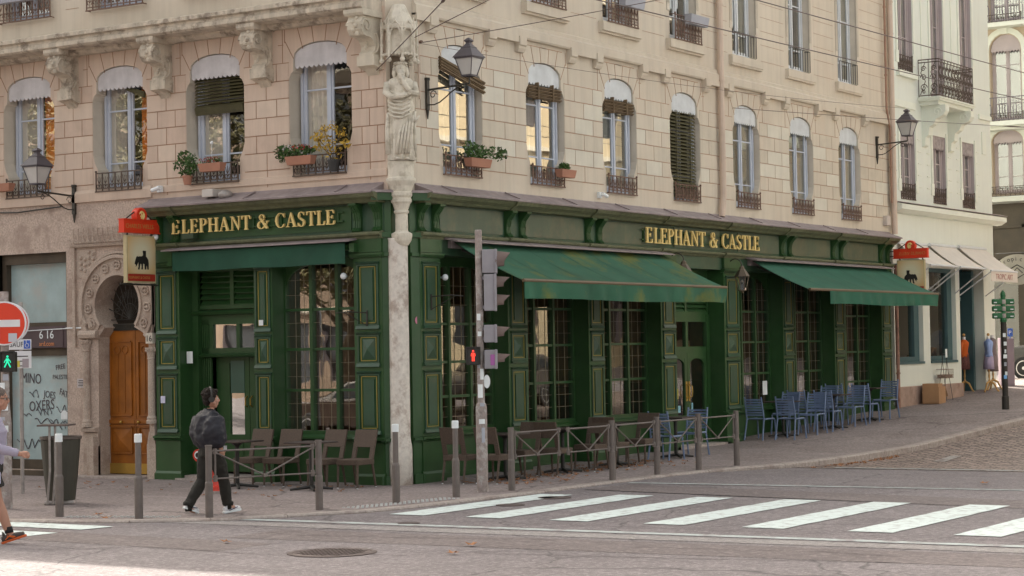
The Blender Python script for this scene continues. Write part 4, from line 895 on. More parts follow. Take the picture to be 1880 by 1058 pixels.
b.box(6.98, 7.04, -.01, .06, 2.3, 4.06); b.prof([(-.01, 4.02), (.08, 4.04), (.10, 4.08), (-.01, 4.10)], P0, 7.05); b.box(6.5, 6.95, -.01, .02, 3.5, 4.0)
for i in range(14): b.ball((6.55 + .1 * (i % 4), .03, 3.62 + .1 * (i // 4) + .03 * (i % 2)), .035, 6)
b.build('archivolt', GRANITE, bd)
b = MB(FL)     # cresting over the porch
for k in range(16):
    x = P0 + .06 + .118 * k; b.tube([(x, .07, 4.10), (x, .07, 4.34)], .013, 5); b.ball((x, .07, 4.35), .02, 5)
    b.tube([(x + .059 + .052 * math.cos(q), .065, 4.18 + .065 * math.sin(q)) for q in [math.pi + i * math.pi / 6 for i in range(7)]], .014, 5)
b.box(P0, 7.03, .06, .075, 4.25, 4.262); b.build('cresting', GRANITE, bd)
for uc in (6.70,):
    b = MB(FL); b.box(jL, jL + .36, -.01, .04, -.2, .78); b.prof([(-.01, .78), (.10, .80), (.12, .86), (-.01, .88)], jL + .02, jL + .34); b.box(jL, jL + .16, -.01, .16, -.2, .55); b.prism([(jL, .55), (jL + .16, .55), (jL + .02, .72)], -.01, .15)
    b.build('porch_plinth', GRANITE, bd)
def poles(u, z0, z1, name='porch_column'):
    b = MB(lambda p: (-.05 - p[1], u + p[0], p[2]))
    b.lathe([(.10, z0), (.10, z0 + .05), (.085, z0 + .07), (.09, z0 + .10), (.066, z0 + .14), (.062, z1 - .2), (.075, z1 - .19), (.064, z1 - .17), (.08, z1 - .08), (.11, z1 - .02), (.11, z1)], (0, 0), 12)
    for k in range(8): a = k * .785; b.ball((.09 * math.cos(a), .09 * math.sin(a), z1 - .05), .022, 5)
    b.build(name, GRANITE, bd)
poles(6.72, .88, 2.40); poles(5.19, .95, 2.25)
b = MB(FL); b.box(5.09, 5.29, -.01, .08, -.2, .60); b.prism([(5.11, .60), (5.29, .60), (5.25, .8), (5.12, .95)], -.01, .07); b.build('porch_plinth', GRANITE, bd)
# door leaves
d = -.27
for k, (a, e) in enumerate(((5.25, 5.855), (5.865, 6.52))):
    b = MB(FL); b.box(a, e, d - .05, d, .06, 2.56); b.box(a, e, d, d + .02, .06, .20)
    x0, x1 = a + .09, e - .09
    for z0, z1 in ((.42, .86), (1.08, 2.35)):
        for q in ((x0 - .02, x0, z0, z1), (x1, x1 + .02, z0, z1), (x0, x1, z0 - .02, z0), (x0, x1, z1, z1 + .02)): b.box(q[0], q[1], d, d + .028, q[2], q[3])
    b.box(a, e, d, d + .035, .93, 1.0); b.box(a, e, d, d + .03, .88, .91)
    xm = (x0 + x1) / 2
    b.add([(x0 + .02, d + .004, .44), (x1 - .02, d + .004, .44), (x1 - .02, d + .004, .84), (x0 + .02, d + .004, .84), (xm, d + .05, .64)], [(0, 1, 4), (1, 2, 4), (2, 3, 4), (3, 0, 4)])
    for s_ in (-1, 1): b.box(xm + s_ * .08 - .01, xm + s_ * .08 + .01, d, d + .012, 1.12, 2.15); b.tube([(xm + s_ * .09 + .07 * math.cos(q), d + .01, 2.22 + .07 * math.sin(q)) for q in [i * .6 for i in range(11)]], .01, 5)
    o = b.build('door', DOORW, bd, bevel=.004)
    q = MB(FL); q.box(a + .01, e - .01, d + .02, d + .026, .06, .24); q.build('kick_plate', BRASS, o)
    q = MB(FL); q.ball((e - .1 if k == 0 else a + .3, d + .06, .96), .028, 8); q.tube([(e - .1 if k == 0 else a + .3, d, .96), (e - .1 if k == 0 else a + .3, d + .05, .96)], .012, 6); q.build('door_knob', BRASS, o)
b = MB(FL); b.box(5.22, 6.58, d - .05, d + .02, 2.56, 2.68)
for i in range(26): b.box(5.30 + .047 * i, 5.32 + .047 * i, d + .02, d + .035, 2.58, 2.66)
for i in range(13):
    a = math.pi * i / 12; b.tube([(dc, d, 2.75), (dc + .52 * math.cos(a), d, 2.75 + .75 * math.sin(a))], .008, 4)
    b.tube([(dc + (.33 + .05 * math.cos(q)) * math.cos(a + .13), d, 2.75 + (.45 + .08 * math.sin(q)) * math.sin(a + .13)) for q in [k * .9 for k in range(8)]], .008, 4)
b.tube([(dc + .2 * math.cos(q), d, 2.75 + .28 * math.sin(q)) for q in [k * math.pi / 12 for k in range(13)]], .01, 4); b.build('fanlight_grille', IRONB, bd)
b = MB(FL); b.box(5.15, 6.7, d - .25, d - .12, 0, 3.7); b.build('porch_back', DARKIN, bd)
b = MB(FL); b.box(5.30, 6.95, -.7, .28, -.3, .045); b.build('door_step', KERBM, bd, bevel=.015)
# shut shop window
TEALF = mat('dark_wood_frame', (.075, .055, .035), .7, var=.3)
DUSTY = mat('dusty_pane', (.38, .50, .51), .28, var=.18, scale=1.6, c2=(.42, .44, .42), c2amt=.8, c2scale=1.3, spec=.8)
for a, e in ((7.23, 8.95), (9.4, 11.6), (12.4, 14.5)):
    b = MB(FL); t = .1
    b.box(a, a + .015, -.3, .0, .12, 3.98); b.box(e - t, e, -.3, -.1, .12, 3.98); b.box(a, e - t, -.3, -.08, 3.80, 3.98); b.box(a, e - t, -.3, -.1, .12, .28); b.box(a, e - t, -.3, -.12, 2.66, 2.74); b.box(a, e - t, -.3, -.16, 2.14, 2.28)
    b.box(a, e, -.6, -.45, 0, 4.2); b.box(a - .02, e, -.3, .05, -.1, .10)
    f = b.build('shop_window', TEALF, bd)
    for z0, z1 in ((2.74, 3.80), (.28, 2.14)): q = MB(FL); q.quad((a, -.22, z0), (e - t, -.22, z0), (e - t, -.22, z1), (a, -.22, z1)); q.build('pane', DUSTY, f, recalc=False)
    if a < 8: q = MB(FL); q.box(a + .03, e - .3, -.12, -.10, 2.28, 2.67); q.box(a + .2, e - .3, -.095, -.09, 2.29, 2.66); q.build('phone_banner', mat('brown_banner', (.085, .055, .06), .6), f)
textmesh('6 16', .21, FL, 8.02, -.085, 2.45, flip=True, m=WHITECAP, name='phone_number', parent=bd).parent = bd
textmesh('ard.com', .115, FL, 8.02, -.085, 2.32, flip=True, m=mat('orange_ink', (.65, .25, .1), .6), name='web_address', parent=bd)
GRAF = mat('black_marker', (.09, .07, .08), .6)
def grafword(txt, size, u, z, rot, sx=1): return textmesh(txt, size, FL, u, -.212, z + .12, flip=True, m=GRAF, name='graffiti', parent=bd, sx=sx, rot=rot, thick=.002)
grafword('FREE', .13, 7.74, 1.76, .12, .9); grafword('PALESTINE', .115, 7.82, 1.60, .0, .85)
def scribble(u, z, w_, h, n, seed, r=.009, slant=.3):
    rr = random.Random(seed); P = []
    for i in range(n): t = i / (n - 1); P.append((u - w_ * t - .03 * rr.random() + slant * h * math.sin(i * 2.4) * .3, -.21, z + h * (.5 + .5 * math.sin(i * 1.9 + rr.random()))))
    Q = []
    for i in range(len(P) - 1):
        for t in (0, .25, .5, .75):
            p0, p1, p2, p3 = [Vector(P[max(0, min(len(P) - 1, i + k))]) for k in (-1, 0, 1, 2)]
            Q.append(.5 * ((2 * p1) + (-p0 + p2) * t + (2 * p0 - 5 * p1 + 4 * p2 - p3) * t * t + (-p0 + 3 * p1 - 3 * p2 + p3) * t ** 3))
    bb = MB(FL); bb.tube(Q, r, 4); return bb.build('graffiti', GRAF, bd)
grafword('MINO', .26, 8.62, 1.55, -.05, .75); grafword('FATSHE', .17, 7.66, 1.33, -.25, .7); grafword('JOES', .18, 8.05, 1.28, -.1, .8)
grafword('OXERS', .26, 8.42, 1.02, .06, .8)
for q in range(9): scribble(8.75 - .17 * q, rnd.uniform(.3, 1.6), .22, rnd.uniform(.06, .16), 7, 30 + q, .007, .8)
scribble(8.3, .92, .5, .1, 7, 6); scribble(8.6, .45, .45, .2, 9, 8); scribble(7.75, 1.12, .35, .14, 8, 9, .007); scribble(7.95, .50, .5, .2, 8, 12, .007)
b = MB(FL); b.box(7.40, 7.62, -.212, -.208, 1.0, 1.16); b.build('flyer', WHITECAP, bd)
# street number and plaque
b = MB(FL); b.box(5.12, 5.27, .0, .10, 2.32, 2.50); o = b.build('number_plate', mat('cream_plate', (.55, .50, .42), .6), bd); textmesh('16', .15, FL, 5.27, .103, 2.355, flip=True, parent=o, name='number')
b = MB(FL); b.box(6.72, 6.90, .09, .10, 1.57, 1.73); o = b.build('plaque', mat('grey_plaque', (.48, .44, .44), .4), bd)
for k in range(4): q = MB(FL); q.box(6.745 + .01 * (k % 2), 6.875 - .01 * (k % 2), .1, .102, 1.60 + .03 * k, 1.612 + .03 * k); q.build('plaque_line', TXTB, o)
# pipe and cable run along the rough wall
b = MB(FL); b.tube([(7.23, .03, 2.62), (6.7, .03, 2.62)], .014, 6); b.tube([(8.9, -.05, 2.58), (7.2, -.05, 2.62)], .008, 4); b.build('white_conduit', WHITECAP, bd)
b = MB(FL); b.tube([(9.5, .04, 4.78), (8.4, .05, 4.73), (7.3, .05, 4.78)], .014, 5); b.tube([(9.5, .05, 4.72), (8.9, .05, 4.74)], .02, 5); b.build('wall_cable', IRONB, bd)

# ------------------------------------------------------------------ neighbour across the gable: white building
wb = empty('white_building', (24, 0, .6), label='white building with a curved iron balcony beyond the green pub', cat='building')
INV = Vector((-24, 0, -.6))
def W_(b, name, m, parent=wb, **k):
    o = b.build(name, m, parent, **k)
    if parent is wb: o.location = INV
    return o
X0, X1 = 20.62, 27.95
WC = [(21.75, .50), (23.95, .47), (26.1, .47)]
b = MB(FR); rv = MB(FR); e = [X0, 22.85, 25.0, X1]
for k, (c, hw) in enumerate(WC):
    for (z0, z1, za, zb) in ((5.4, 8.2, 5.66, 7.42), (8.2, 13.6, 8.86 if k == 0 else 8.3, 12.0), (13.6, 17.5, 14, 16.5)):
        op = rect_open(c, hw, za, zb); wall_strip(b, e[k], e[k + 1], z0, z1, op); rv = MB(FR); reveal(rv, op, .30); W_(rv, 'window_reveal', TAUPEP, recalc=False)
W_(b, 'wall', WHITEW, recalc=False)
b = MB(FR)
SO = [(X0 + .05, 22.55, 1.62, 4.05), (23.02, 24.92, 1.62, 4.0), (25.22, 27.1, .0, 4.05)]
for a, c in zip([X0] + [s[1] for s in SO], [s[0] for s in SO] + [X1 + .0]): b.box(a, c, -.35, .0, 0, 4.6)
for a, c, z0, z1 in SO: b.box(a, c, -.35, .0, z1, 4.6); b.box(a, c, -.35, .0, 0, z0) if z0 > 0 else None
b.box(X0, X1, -.35, .0, 4.6, 5.4); W_(b, 'shopfront_wall', WHITEW)
b = MB(FR); b.prof([(-.02, 5.28), (.12, 5.30), (.22, 5.36), (.26, 5.38), (.26, 5.50), (.22, 5.52), (-.02, 5.55)], X0 + .02, X1 + .42); W_(b, 'shop_cornice', WHITEW2)
b = MB(FR); b.prof([(-.02, 5.555), (.28, 5.525), (.28, 5.54), (-.02, 5.60)], X0 + .02, X1 + .44); W_(b, 'flashing', ZINC)
b = MB(FR); b.prof([(-.02, .30), (.06, .30), (.06, 1.0), (-.02, 1.02)], X0, 25.2); W_(b, 'stone_base', mat('worn_base_stone', (.38, .27, .22), .9, var=.2, scale=4, bump=.4, c2=(.22, .13, .10), c2amt=.8, c2scale=1.5))
b = MB(FR); b.box(X1 - .02, X1, -20, 0, 0, 17.5) if False else b.box(X0, X1, -20, -.36, 4.6, 17.3); b.box(X1 - .3, X1, -20, -.36, 0, 4.6); b.box(X0, X1, -8, -6, 0, 4.6); W_(b, 'side_wall', WHITEW)
b = MB(FR); b.box(X0, X1, -6, -.35, 4.55, 4.62); b.box(X0, X1 - .3, -6, -.35, .4, .5); b.box(X0, X1 - .3, -3, -2.9, .4, 4.6); W_(b, 'shop_interior', PUBIN)
b = MB(FR); b.box(X0 - .1, X1 + .2, -20.2, .35, 17.3, 17.6); W_(b, 'roof', ZINC)
for a, c, z0, z1 in SO:
    if z0 > 0:
        b = MB(FR)
        for q in ((a, a + .07, z0, z1), (c - .32, c, z0, z1), (a + .07, c - .32, z1 - .1, z1), (a + .07, c - .32, z0, z0 + .12)): b.box(q[0], q[1], -.28, -.12, q[2], q[3])
        b.box(a, c, -.28, .03, z0 - .06, z0); o = W_(b, 'shop_window', TEAL)
        g = MB(FR); g.quad((a + .07, -.2, z0 + .12), (c - .32, -.2, z0 + .12), (c - .32, -.2, z1 - .1), (a + .07, -.2, z1 - .1)); g.build('pane', PUBGLASS, o, recalc=False)
    else:
        b = MB(FR); b.box(a, a + .06, -.6, -.5, 0, 3.4); b.box(c - .38, c - .24, -.6, -.2, 0, 4.0); b.box(a, c, -.6, -.5, 3.2, 3.3); b.box(a + .6, a + .66, -.6, -.5, 0, 3.2); b.box(a, c, -.7, -.6, 3.3, 4.1); W_(b, 'shop_door', TEAL)
b = MB(FR)
for i in range(26): x = rnd.uniform(20.8, 22.2) if i % 2 else rnd.uniform(23.2, 24.5); z = rnd.uniform(1.75, 2.0); b.box(x, x + rnd.uniform(.08, .2), -rnd.uniform(.6, .9), -.45, 1.6, z)
b.box(20.9, 21.5, -1.6, -1.2, 1.7, 3.3); b.box(23.4, 24.0, -1.8, -1.3, 1.6, 3.0); W_(b, 'display_goods', mat('shop_goods', (.32, .22, .15), .7, var=.6, scale=7))
b = MB(FR); b.box(21.3, 21.9, -.42, -.38, 3.25, 3.5); W_(b, 'yellow_display_card', mat('yellow_card', (.62, .42, .03), .6))
for k, (c, hw) in enumerate(WC):
    for f_, (za, zb) in enumerate(((5.66, 7.42), (8.86 if k == 0 else 8.3, 12.0))):
        w_ = casement(FR, 'window', c, hw, za, zb, -.12, TAUPEP, (za + .6, zb - .7) if f_ == 0 else (za + .9, za + 2.0), wb); w_.location = INV
        b = MB(FR); n = 9; P = []
        for i in range(n * 2 + 1): P.append((c - hw + 2 * hw * i / (2 * n), zb - .30 - (.06 if i % 2 else 0)))
        b.prism(P + [(c + hw, zb), (c - hw, zb)], -.06, -.03); b.build('valance', mat('taupe_valance', (.33, .29, .29), .6, var=.3, scale=12), w_)
        curtain(FR, c - hw + .05, c + hw - .05, za + .1, zb - .4, -.2, CURT, w_)
        if f_ == 0 or k == 0:
            b = MB(FR); z0 = za + (.02 if f_ else 0); z1 = z0 + .40; iron_rail(b, c, hw - .02, z0, z1, .0, n=6)
            for r_ in (.13, .07): b.tube([(c + 2 * r_ * math.cos(q), .0, (z0 + z1) / 2 + r_ * math.sin(q)) for q in [i * .5 for i in range(14)]], .008, 4)
            b.build('railing', IRON, w_)
        b = MB(FR)
        for s_ in (-1, 1):
            u = c + s_ * (hw + .07); b.box(u - .05, u + .05, 0, .03, za + .5, zb + .1); b.prof([(0, za + .2), (.03, za + .2), (.03, za + .5), (0, za + .5)], u - .09, u + .09)
            if f_ == 0:
                for i in range(5):
                    u2 = c + s_ * (hw + .3); b.box(u2 - .11, u2 + .11, 0, .018, za + .35 + .3 * i, za + .37 + .3 * i)
        if f_ and k == 0: b.box(c - hw - .12, c + hw + .12, 0, .1, za - .14, za - .0)
        b.build('surround', WHITEW2, w_)
# balcony with scrolled ironwork
bx0, bx1, bd_, bz = 22.55, 25.1, .58, 8.30
b = MB(FR); b.slab([(bx0, 0), (bx0, bd_), (bx1, bd_), (bx1, 0)], bz - .10, bz); b.slab([(bx0 + .08, 0), (bx0 + .08, bd_ - .07), (bx1 - .08, bd_ - .07), (bx1 - .08, 0)], bz - .2, bz - .1); b.slab([(bx0 - .03, 0), (bx0 - .03, bd_ + .03), (bx1 + .03, bd_ + .03), (bx1 + .03, 0)], bz - .05, bz - .02); W_(b, 'balcony_slab', WHITEW2)
for u in (bx0 + .35, bx1 - .35):
    b = MB(FR); b.prof([(0, 7.05), (.08, 7.1), (.10, 7.3), (.18, 7.36), (.2, 7.55), (.32, 7.62), (.38, 7.75), (.58, 7.84), (.64, 7.95), (.64, 8.1), (0, 8.1)], u - .13, u + .13)
    for s_ in (-1, 1): b.tube([(u + s_ * .14, .42 + r * math.cos(q), 7.93 + r * math.sin(q)) for q, r in [(i * .6, .12 - .008 * i) for i in range(13)]], .016, 5)
    W_(b, 'corbel', WHITEW2)
b = MB(FR)
def railpanel(p0, p1):
    p0, p1 = Vector(p0), Vector(p1); L = (p1 - p0).length; t = (p1 - p0) / L; n = max(2, int(L / .22))
    for z in (bz + .04, bz + .95, bz + .88): b.tube([(p0.x, p0.y, z), (p1.x, p1.y, z)], .014, 5)
    for i in range(n + 1): q = p0 + t * L * i / n; b.tube([(q.x, q.y, bz), (q.x, q.y, bz + .95)], .009, 4)
    for i in range(n):
        c = p0 + t * L * (i + .5) / n
        for zc, r0, sg in ((.24, .10, 1), (.50, .085, -1), (.72, .075, 1), (.13, .05, -1)):
            b.tube([(c.x + t.x * sg * rr * math.cos(a), c.y + t.y * sg * rr * math.cos(a), bz + zc + rr * math.sin(a)) for a, rr in [(k * .65, r0 * (1 - .062 * k)) for k in range(13)]], .011, 4)
        b.tube([(c.x - t.x * .09, c.y - t.y * .09, bz + .06), (c.x + t.x * .05, c.y + t.y * .05, bz + .4), (c.x - t.x * .07, c.y - t.y * .07, bz + .62), (c.x + t.x * .04, c.y + t.y * .04, bz + .86)], .010, 4)
railpanel((bx0 + .03, .02), (bx0 + .03, bd_ - .03)); railpanel((bx0 + .03, bd_ - .03), (bx1 - .03, bd_ - .03)); railpanel((bx1 - .03, bd_ - .03), (bx1 - .03, .02))
W_(b, 'balcony_railing', IRON)
for q in ((26.98, X1, 0, .05, 8.15, 8.28), (20.66, 22.3, 0, .04, 7.95, 8.12), (27.2, 27.5, 0, .03, 7.2, 7.8), (25.0, 25.06, 0, .02, 9, 12), (22.83, 22.9, 0, .02, 9, 12)): b = MB(FR); b.box(*q); W_(b, 'facade_moulding', WHITEW2)

# white shop awnings
def fixed_awning(x0, x1, zt, zb, dp, label, i):
    t = empty('shop_awning', ((x0 + x1) / 2, 0, zt), label=label, cat='awning', group='white awnings of the shop beyond the pub')
    xm = (x0 + x1) / 2; F = lambda p: (p[0] - xm, -p[1], p[2] - zt)
    b = MB(F)
    b.grid(lambda a, c: (x0 + (x1 - x0) * a, .03 + dp * c, zt + (zb - zt) * c - .05 * math.sin(math.pi * c)), 10, 6)
    b.grid(lambda a, c: (x0 + (x1 - x0) * a, .03 + dp * c, zt - .008 + (zb - zt) * c - .05 * math.sin(math.pi * c)), 10, 6); b.build('canvas', WAWN, t, recalc=False)
    b = MB(F); b.tube([(x0, dp + .03, zb), (x1, dp + .03, zb)], .028, 8); b.tube([(x0, .05, zt), (x1, .05, zt)], .04, 8)
    for x in (x0 + .06, x1 - .06): b.tube([(x, dp + .02, zb - .02), (x, .03, zb - .62)], .016, 6)
    b.build('frame', WHITEP, t)
    return t, F
fixed_awning(20.9, 22.75, 4.56, 3.98, .82, 'white shop awning half hidden behind the hanging pub sign', 0)
fixed_awning(22.98, 24.85, 4.58, 3.98, .82, 'middle white shop awning of the three beyond the pub', 1)
t, F = fixed_awning(25.1, 27.2, 4.60, 3.94, .88, 'white shop awning with TROPIC ART on its front flap', 2)
b = MB(F); b.box(25.1, 27.2, .905, .915, 3.66, 3.93); b.build('valance', WAWN, t)
textmesh('TROPIC ART', .21, F, 25.45, .918, 3.72, m=mat('faded_red_ink', (.34, .14, .12), .6), parent=t, sx=1.15, name='lettering')
# ------------------------------------------------------------------ far building across the side street
fb = empty('far_building', (42, 4, 1.5), label='cream building with arched windows across the side street at the right edge', cat='building')
IV = Vector((-42, -4, -1.5)); FF = lambda p: (42 - p[1], p[0], p[2])
def Fo(b, n, m, parent=fb, **k):
    o = b.build(n, m, parent, **k)
    if parent is fb: o.location = IV
    return o
CREAMF = mat('far_cream_wall', (.52, .43, .32), .9, var=.05)
b = MB(FF); rv = MB(FF); FCs = [-1.5, 1.4, 4.25, 7.1, 9.95]
e = [-14] + [(a + c) / 2 for a, c in zip(FCs, FCs[1:])] + [30]
for k, c in enumerate(FCs):
    for (z0, z1, za, zs, zt) in ((6.9, 9.6, 7.2, 9.0, 9.4), (9.6, 13.0, 9.75, 12.2, 12.75), (13.0, 16, 13.2, 15.2, 15.5)):
        L = [(c - .55, za), (c - .55, zs)]; A = [(c - .55 * math.cos(math.pi * i / 10), zs + (zt - zs) * math.sin(math.pi * i / 10)) for i in range(1, 10)]; op = (L, A, [(c + .55, zs), (c + .55, za)])
        wall_strip(b, e[k], e[k + 1], z0, z1, op); reveal(rv, op, .3)
Fo(b, 'wall', CREAMF, recalc=False); Fo(rv, 'window_reveal', CREAMF, recalc=False)
for k, c in enumerate(FCs):
    for (za, zs, zt) in ((7.2, 9.0, 9.4), (9.75, 12.2, 12.75), (13.2, 15.2, 15.5)):
        w_ = casement(FF, 'window', c, .55, za, zt, -.25, TAUPEP, (za + .6, zs - .5), fb); w_.location = IV
        b = MB(FF); P = [(c - .54 + 1.08 * i / 20, zs + .02 - (.10 if i % 2 else .02)) for i in range(21)]; P += [(c + .54 * math.cos(math.pi * i / 10), zs + (zt - zs) * math.sin(math.pi * i / 10)) for i in range(11)]; b.prism(P, -.1, -.07); b.build('valance', TAUPEP, w_)
        b = MB(FF)
        for i in range(10):
            q0, q1 = math.pi * i / 10, math.pi * (i + 1) / 10
            b.prism([(c + r * math.cos(q), zs + (zt - zs + r - .55) * math.sin(q)) for r, q in ((.58, q0), (.78, q0), (.78, q1), (.58, q1))], 0, .05)
        for s_ in (-1, 1): b.box(min(c + s_ * .58, c + s_ * .78), max(c + s_ * .58, c + s_ * .78), 0, .05, za, zs)
        b.box(c - .1, c + .1, 0, .09, zt + .0, zt + .28); b.build('surround', WHITEW2, w_)
        b = MB(FF); iron_rail(b, c, .6, za - .1, za + .25, .08); b.build('railing', IRON, w_)
b = MB(FF); b.slab([(-14, 0), (30, 0), (30, .7), (-14, .7)], 9.50, 9.66); b.slab([(-14, 0), (30, 0), (30, .5), (-14, .5)], 9.38, 9.5); b.slab([(-14, 0), (30, 0), (30, .6), (-14, .6)], 12.95, 13.1); b.prof([(0, 6.85), (.35, 6.9), (.4, 7.05), (0, 7.12)], -14, 30); Fo(b, 'balcony_slab', WHITEW2)
b = MB(FF)
for z0 in (9.66, 13.1):
    b.box(-14, 30, .63, .65, z0 + .80, z0 + .83); b.box(-14, 30, .63, .65, z0 + .04, z0 + .06)
    for i in range(120):
        x = -2 + i * .1; b.box(x - .006, x + .006, .635, .647, z0, z0 + .8)
        if i % 3 == 0: b.tube([(x + .05 + .08 * math.cos(q), .64, z0 + .4 + .2 * math.sin(q)) for q in [k * .9 for k in range(8)]], .01, 4)
Fo(b, 'balcony_railing', mat('grey_iron', (.20, .18, .20), .6))
b = MB(FF); b.box(-14, 30, -.5, -.05, 0, 6.9); b.box(-14, 30, -.05, .02, 6.0, 6.12); b.box(-14, 30, -.05, .03, 4.95, 5.05)
for x in (2.2, 3.7, 4.9, 6.4, 8): b.box(x, x + .12, -.05, .02, 1.0, 6.5)
Fo(b, 'shopfront', BROWNP)
b = MB(FF); b.box(-14, 30, -10, -.4, 0, 16); b.box(-14, 30, -10, .4, 16, 16.4); Fo(b, 'inner_wall', DARKIN)
b = MB(FF)
for x in (2.5, 4.0): b.quad((x, .015, 1.6), (x + .9, .015, 1.6), (x + .9, .015, 4.6), (x, .015, 4.6))
Fo(b, 'pane', PUBGLASS, recalc=False)
b = MB(FF)
for i in range(14): b.ball((3.15 + rnd.gauss(0, .12), .1, 3.9 + rnd.gauss(0, .12)), .06, 6)
Fo(b, 'flower_ornament', mat('pink_petals', (.5, .1, .12), .7))

# ------------------------------------------------------------------ pub awnings
def open_awning(x0, x1, zt, zb, dp, label, m, drop=.28, back=0.0):
    xm = (x0 + x1) / 2; t = empty('pub_awning', (xm, 0, zt), label=label, cat='awning', group='open green awnings of the pub')
    F = lambda p: (p[0] - xm, -p[1], p[2] - zt)
    b = MB(F); z1 = lambda c: zt + (zb - zt) * c
    for o in (0, -.01): b.grid(lambda a, c: (x0 + (x1 - x0) * a, .12 + (dp - .12) * c, z1(c) + o - .035 * math.sin(math.pi * c) - .006 * math.sin(a * 40) * c), 60, 10)
    b.build('canvas', m, t, recalc=False, smooth=True)
    k_ = int((x1 - x0) / 1.15)
    for i in range(1, k_ + 1):
        x = x0 + (x1 - x0) * i / (k_ + 1); b = MB(F); b.grid(lambda a, c: (x - .012 + .024 * a, .12 + (dp - .12) * c, z1(c) + .004 - .035 * math.sin(math.pi * c) - .006 * math.sin((x - x0) / (x1 - x0) * 40) * c), 1, 10); b.build('seam', mat('canvas_seam', (.012, .075, .045), .9), t, recalc=False)
    b = MB(F); n = 90
    for o in (0, .008): b.grid(lambda a, c: (x0 + back + (x1 - x0 - back) * a, dp + .01 + o + .030 * c * math.sin(a * 63 + 1.5 * math.sin(a * 17)) , zb - .015 - drop * c + .012 * math.sin(a * 9) * c), n, 4)
    b.build('valance', m, t, recalc=False, smooth=True)
    b = MB(F); b.tube([(x0 - .01, dp, zb), (x1 + .01, dp, zb)], .030, 8); b.build('front_bar', mat('awning_bar', (.13, .09, .05), .5), t)
    b = MB(F); b.prof([(0, zt + .05), (.34, zt - .01), (.34, zt + .01), (0, zt + .09)], x0 - .22, x1 + .06); b.box(x0 - .05, x1, .0, .1, zt - .10, zt + .02); b.build('hood', ZINC, t)
    for x in (x0 + .25, x1 - .25):
        b = MB(F); q = .55 if x < xm else -.55; b.tube([(x, .1, zt - .12), (x + q, dp * .55, (zt + zb) / 2 - .14), (x, dp - .03, zb - .03)], .022, 6); b.build('arm', IRONB, t)
    return t
open_awning(1.42, 8.62, 3.88, 3.21, 1.45, 'open green awning stained yellow along its front, nearer the corner', AWND)
open_awning(12.52, 19.85, 3.88, 3.24, 1.42, 'clean open green awning above the row of blue chairs', AWN, back=1.0)
t = empty('pub_awning', (0, 2.7, 3.87), label='rolled up green awning under the pub name left of the corner column', cat='awning')
F = lambda p: (-p[1], p[0] - 2.7, p[2] - 3.87)
b = MB(F)
for o in (0, .01): b.grid(lambda a, c: (.86 + 3.66 * a, .22 + o + .015 * c * math.sin(a * 30 + 2 * math.sin(7 * a)), 3.85 - .33 * c + .008 * math.sin(a * 14) * c), 60, 5)
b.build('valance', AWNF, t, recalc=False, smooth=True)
b = MB(F); b.prof([(0, 3.91), (.30, 3.865), (.30, 3.885), (0, 3.95)], .72, 4.72); b.build('hood', ZINC, t)
b = MB(F); b.tube([(.86, .12, 3.79), (4.52, .12, 3.79)], .06, 8); b.box(.70, .80, .0, .2, 3.70, 3.84); b.box(4.56, 4.66, 0, .2, 3.62, 3.84); b.build('roller', GREEN, t)

# ------------------------------------------------------------------ hanging pub signs
def elephant_poly():
    # trunk to the left, castle on the back; unit roughly 1 wide
    return [(.02, .30), (.06, .26), (.09, .31), (.10, .36), (.13, .30), (.12, .22), (.07, .17), (.12, .17), (.18, .24), (.20, .36), (.26, .40), (.30, .34), (.28, .16), (.24, .05), (.25, .02), (.34, .02), (.37, .16), (.41, .32), (.46, .32), (.48, .16), (.47, .03), (.56, .03), (.56, .16), (.59, .34),
            (.68, .30), (.72, .16), (.70, .03), (.79, .03), (.80, .18), (.84, .26), (.88, .14), (.88, .03), (.96, .03), (.95, .2), (.97, .34), (.94, .52), (.86, .64), (.78, .70), (.75, .82), (.77, .95), (.79, 1.0), (.74, .98), (.70, 1.0), (.66, .98), (.62, 1.0), (.57, .98), (.59, .94), (.60, .80), (.56, .72), (.46, .69), (.36, .70), (.28, .68), (.20, .70), (.14, .66), (.10, .56), (.06, .46)]
def tri_poly(b, poly, d0, d1, F0):
    bm = bmesh.new(); vs_ = [bm.verts.new((p[0], 0, p[1])) for p in poly]; bm.faces.new(vs_); r = bmesh.ops.triangulate(bm, faces=bm.faces[:]); bm.verts.index_update()
    n = len(poly); T = [tuple(v.index for v in f.verts) for f in bm.faces]; bm.free()
    P = [(F0(p)[0], d0, F0(p)[1]) for p in poly] + [(F0(p)[0], d1, F0(p)[1]) for p in poly]
    b.add(P, T + [tuple(i + n for i in f) for f in T] + [(i, (i + 1) % n, n + (i + 1) % n, n + i) for i in range(n)])
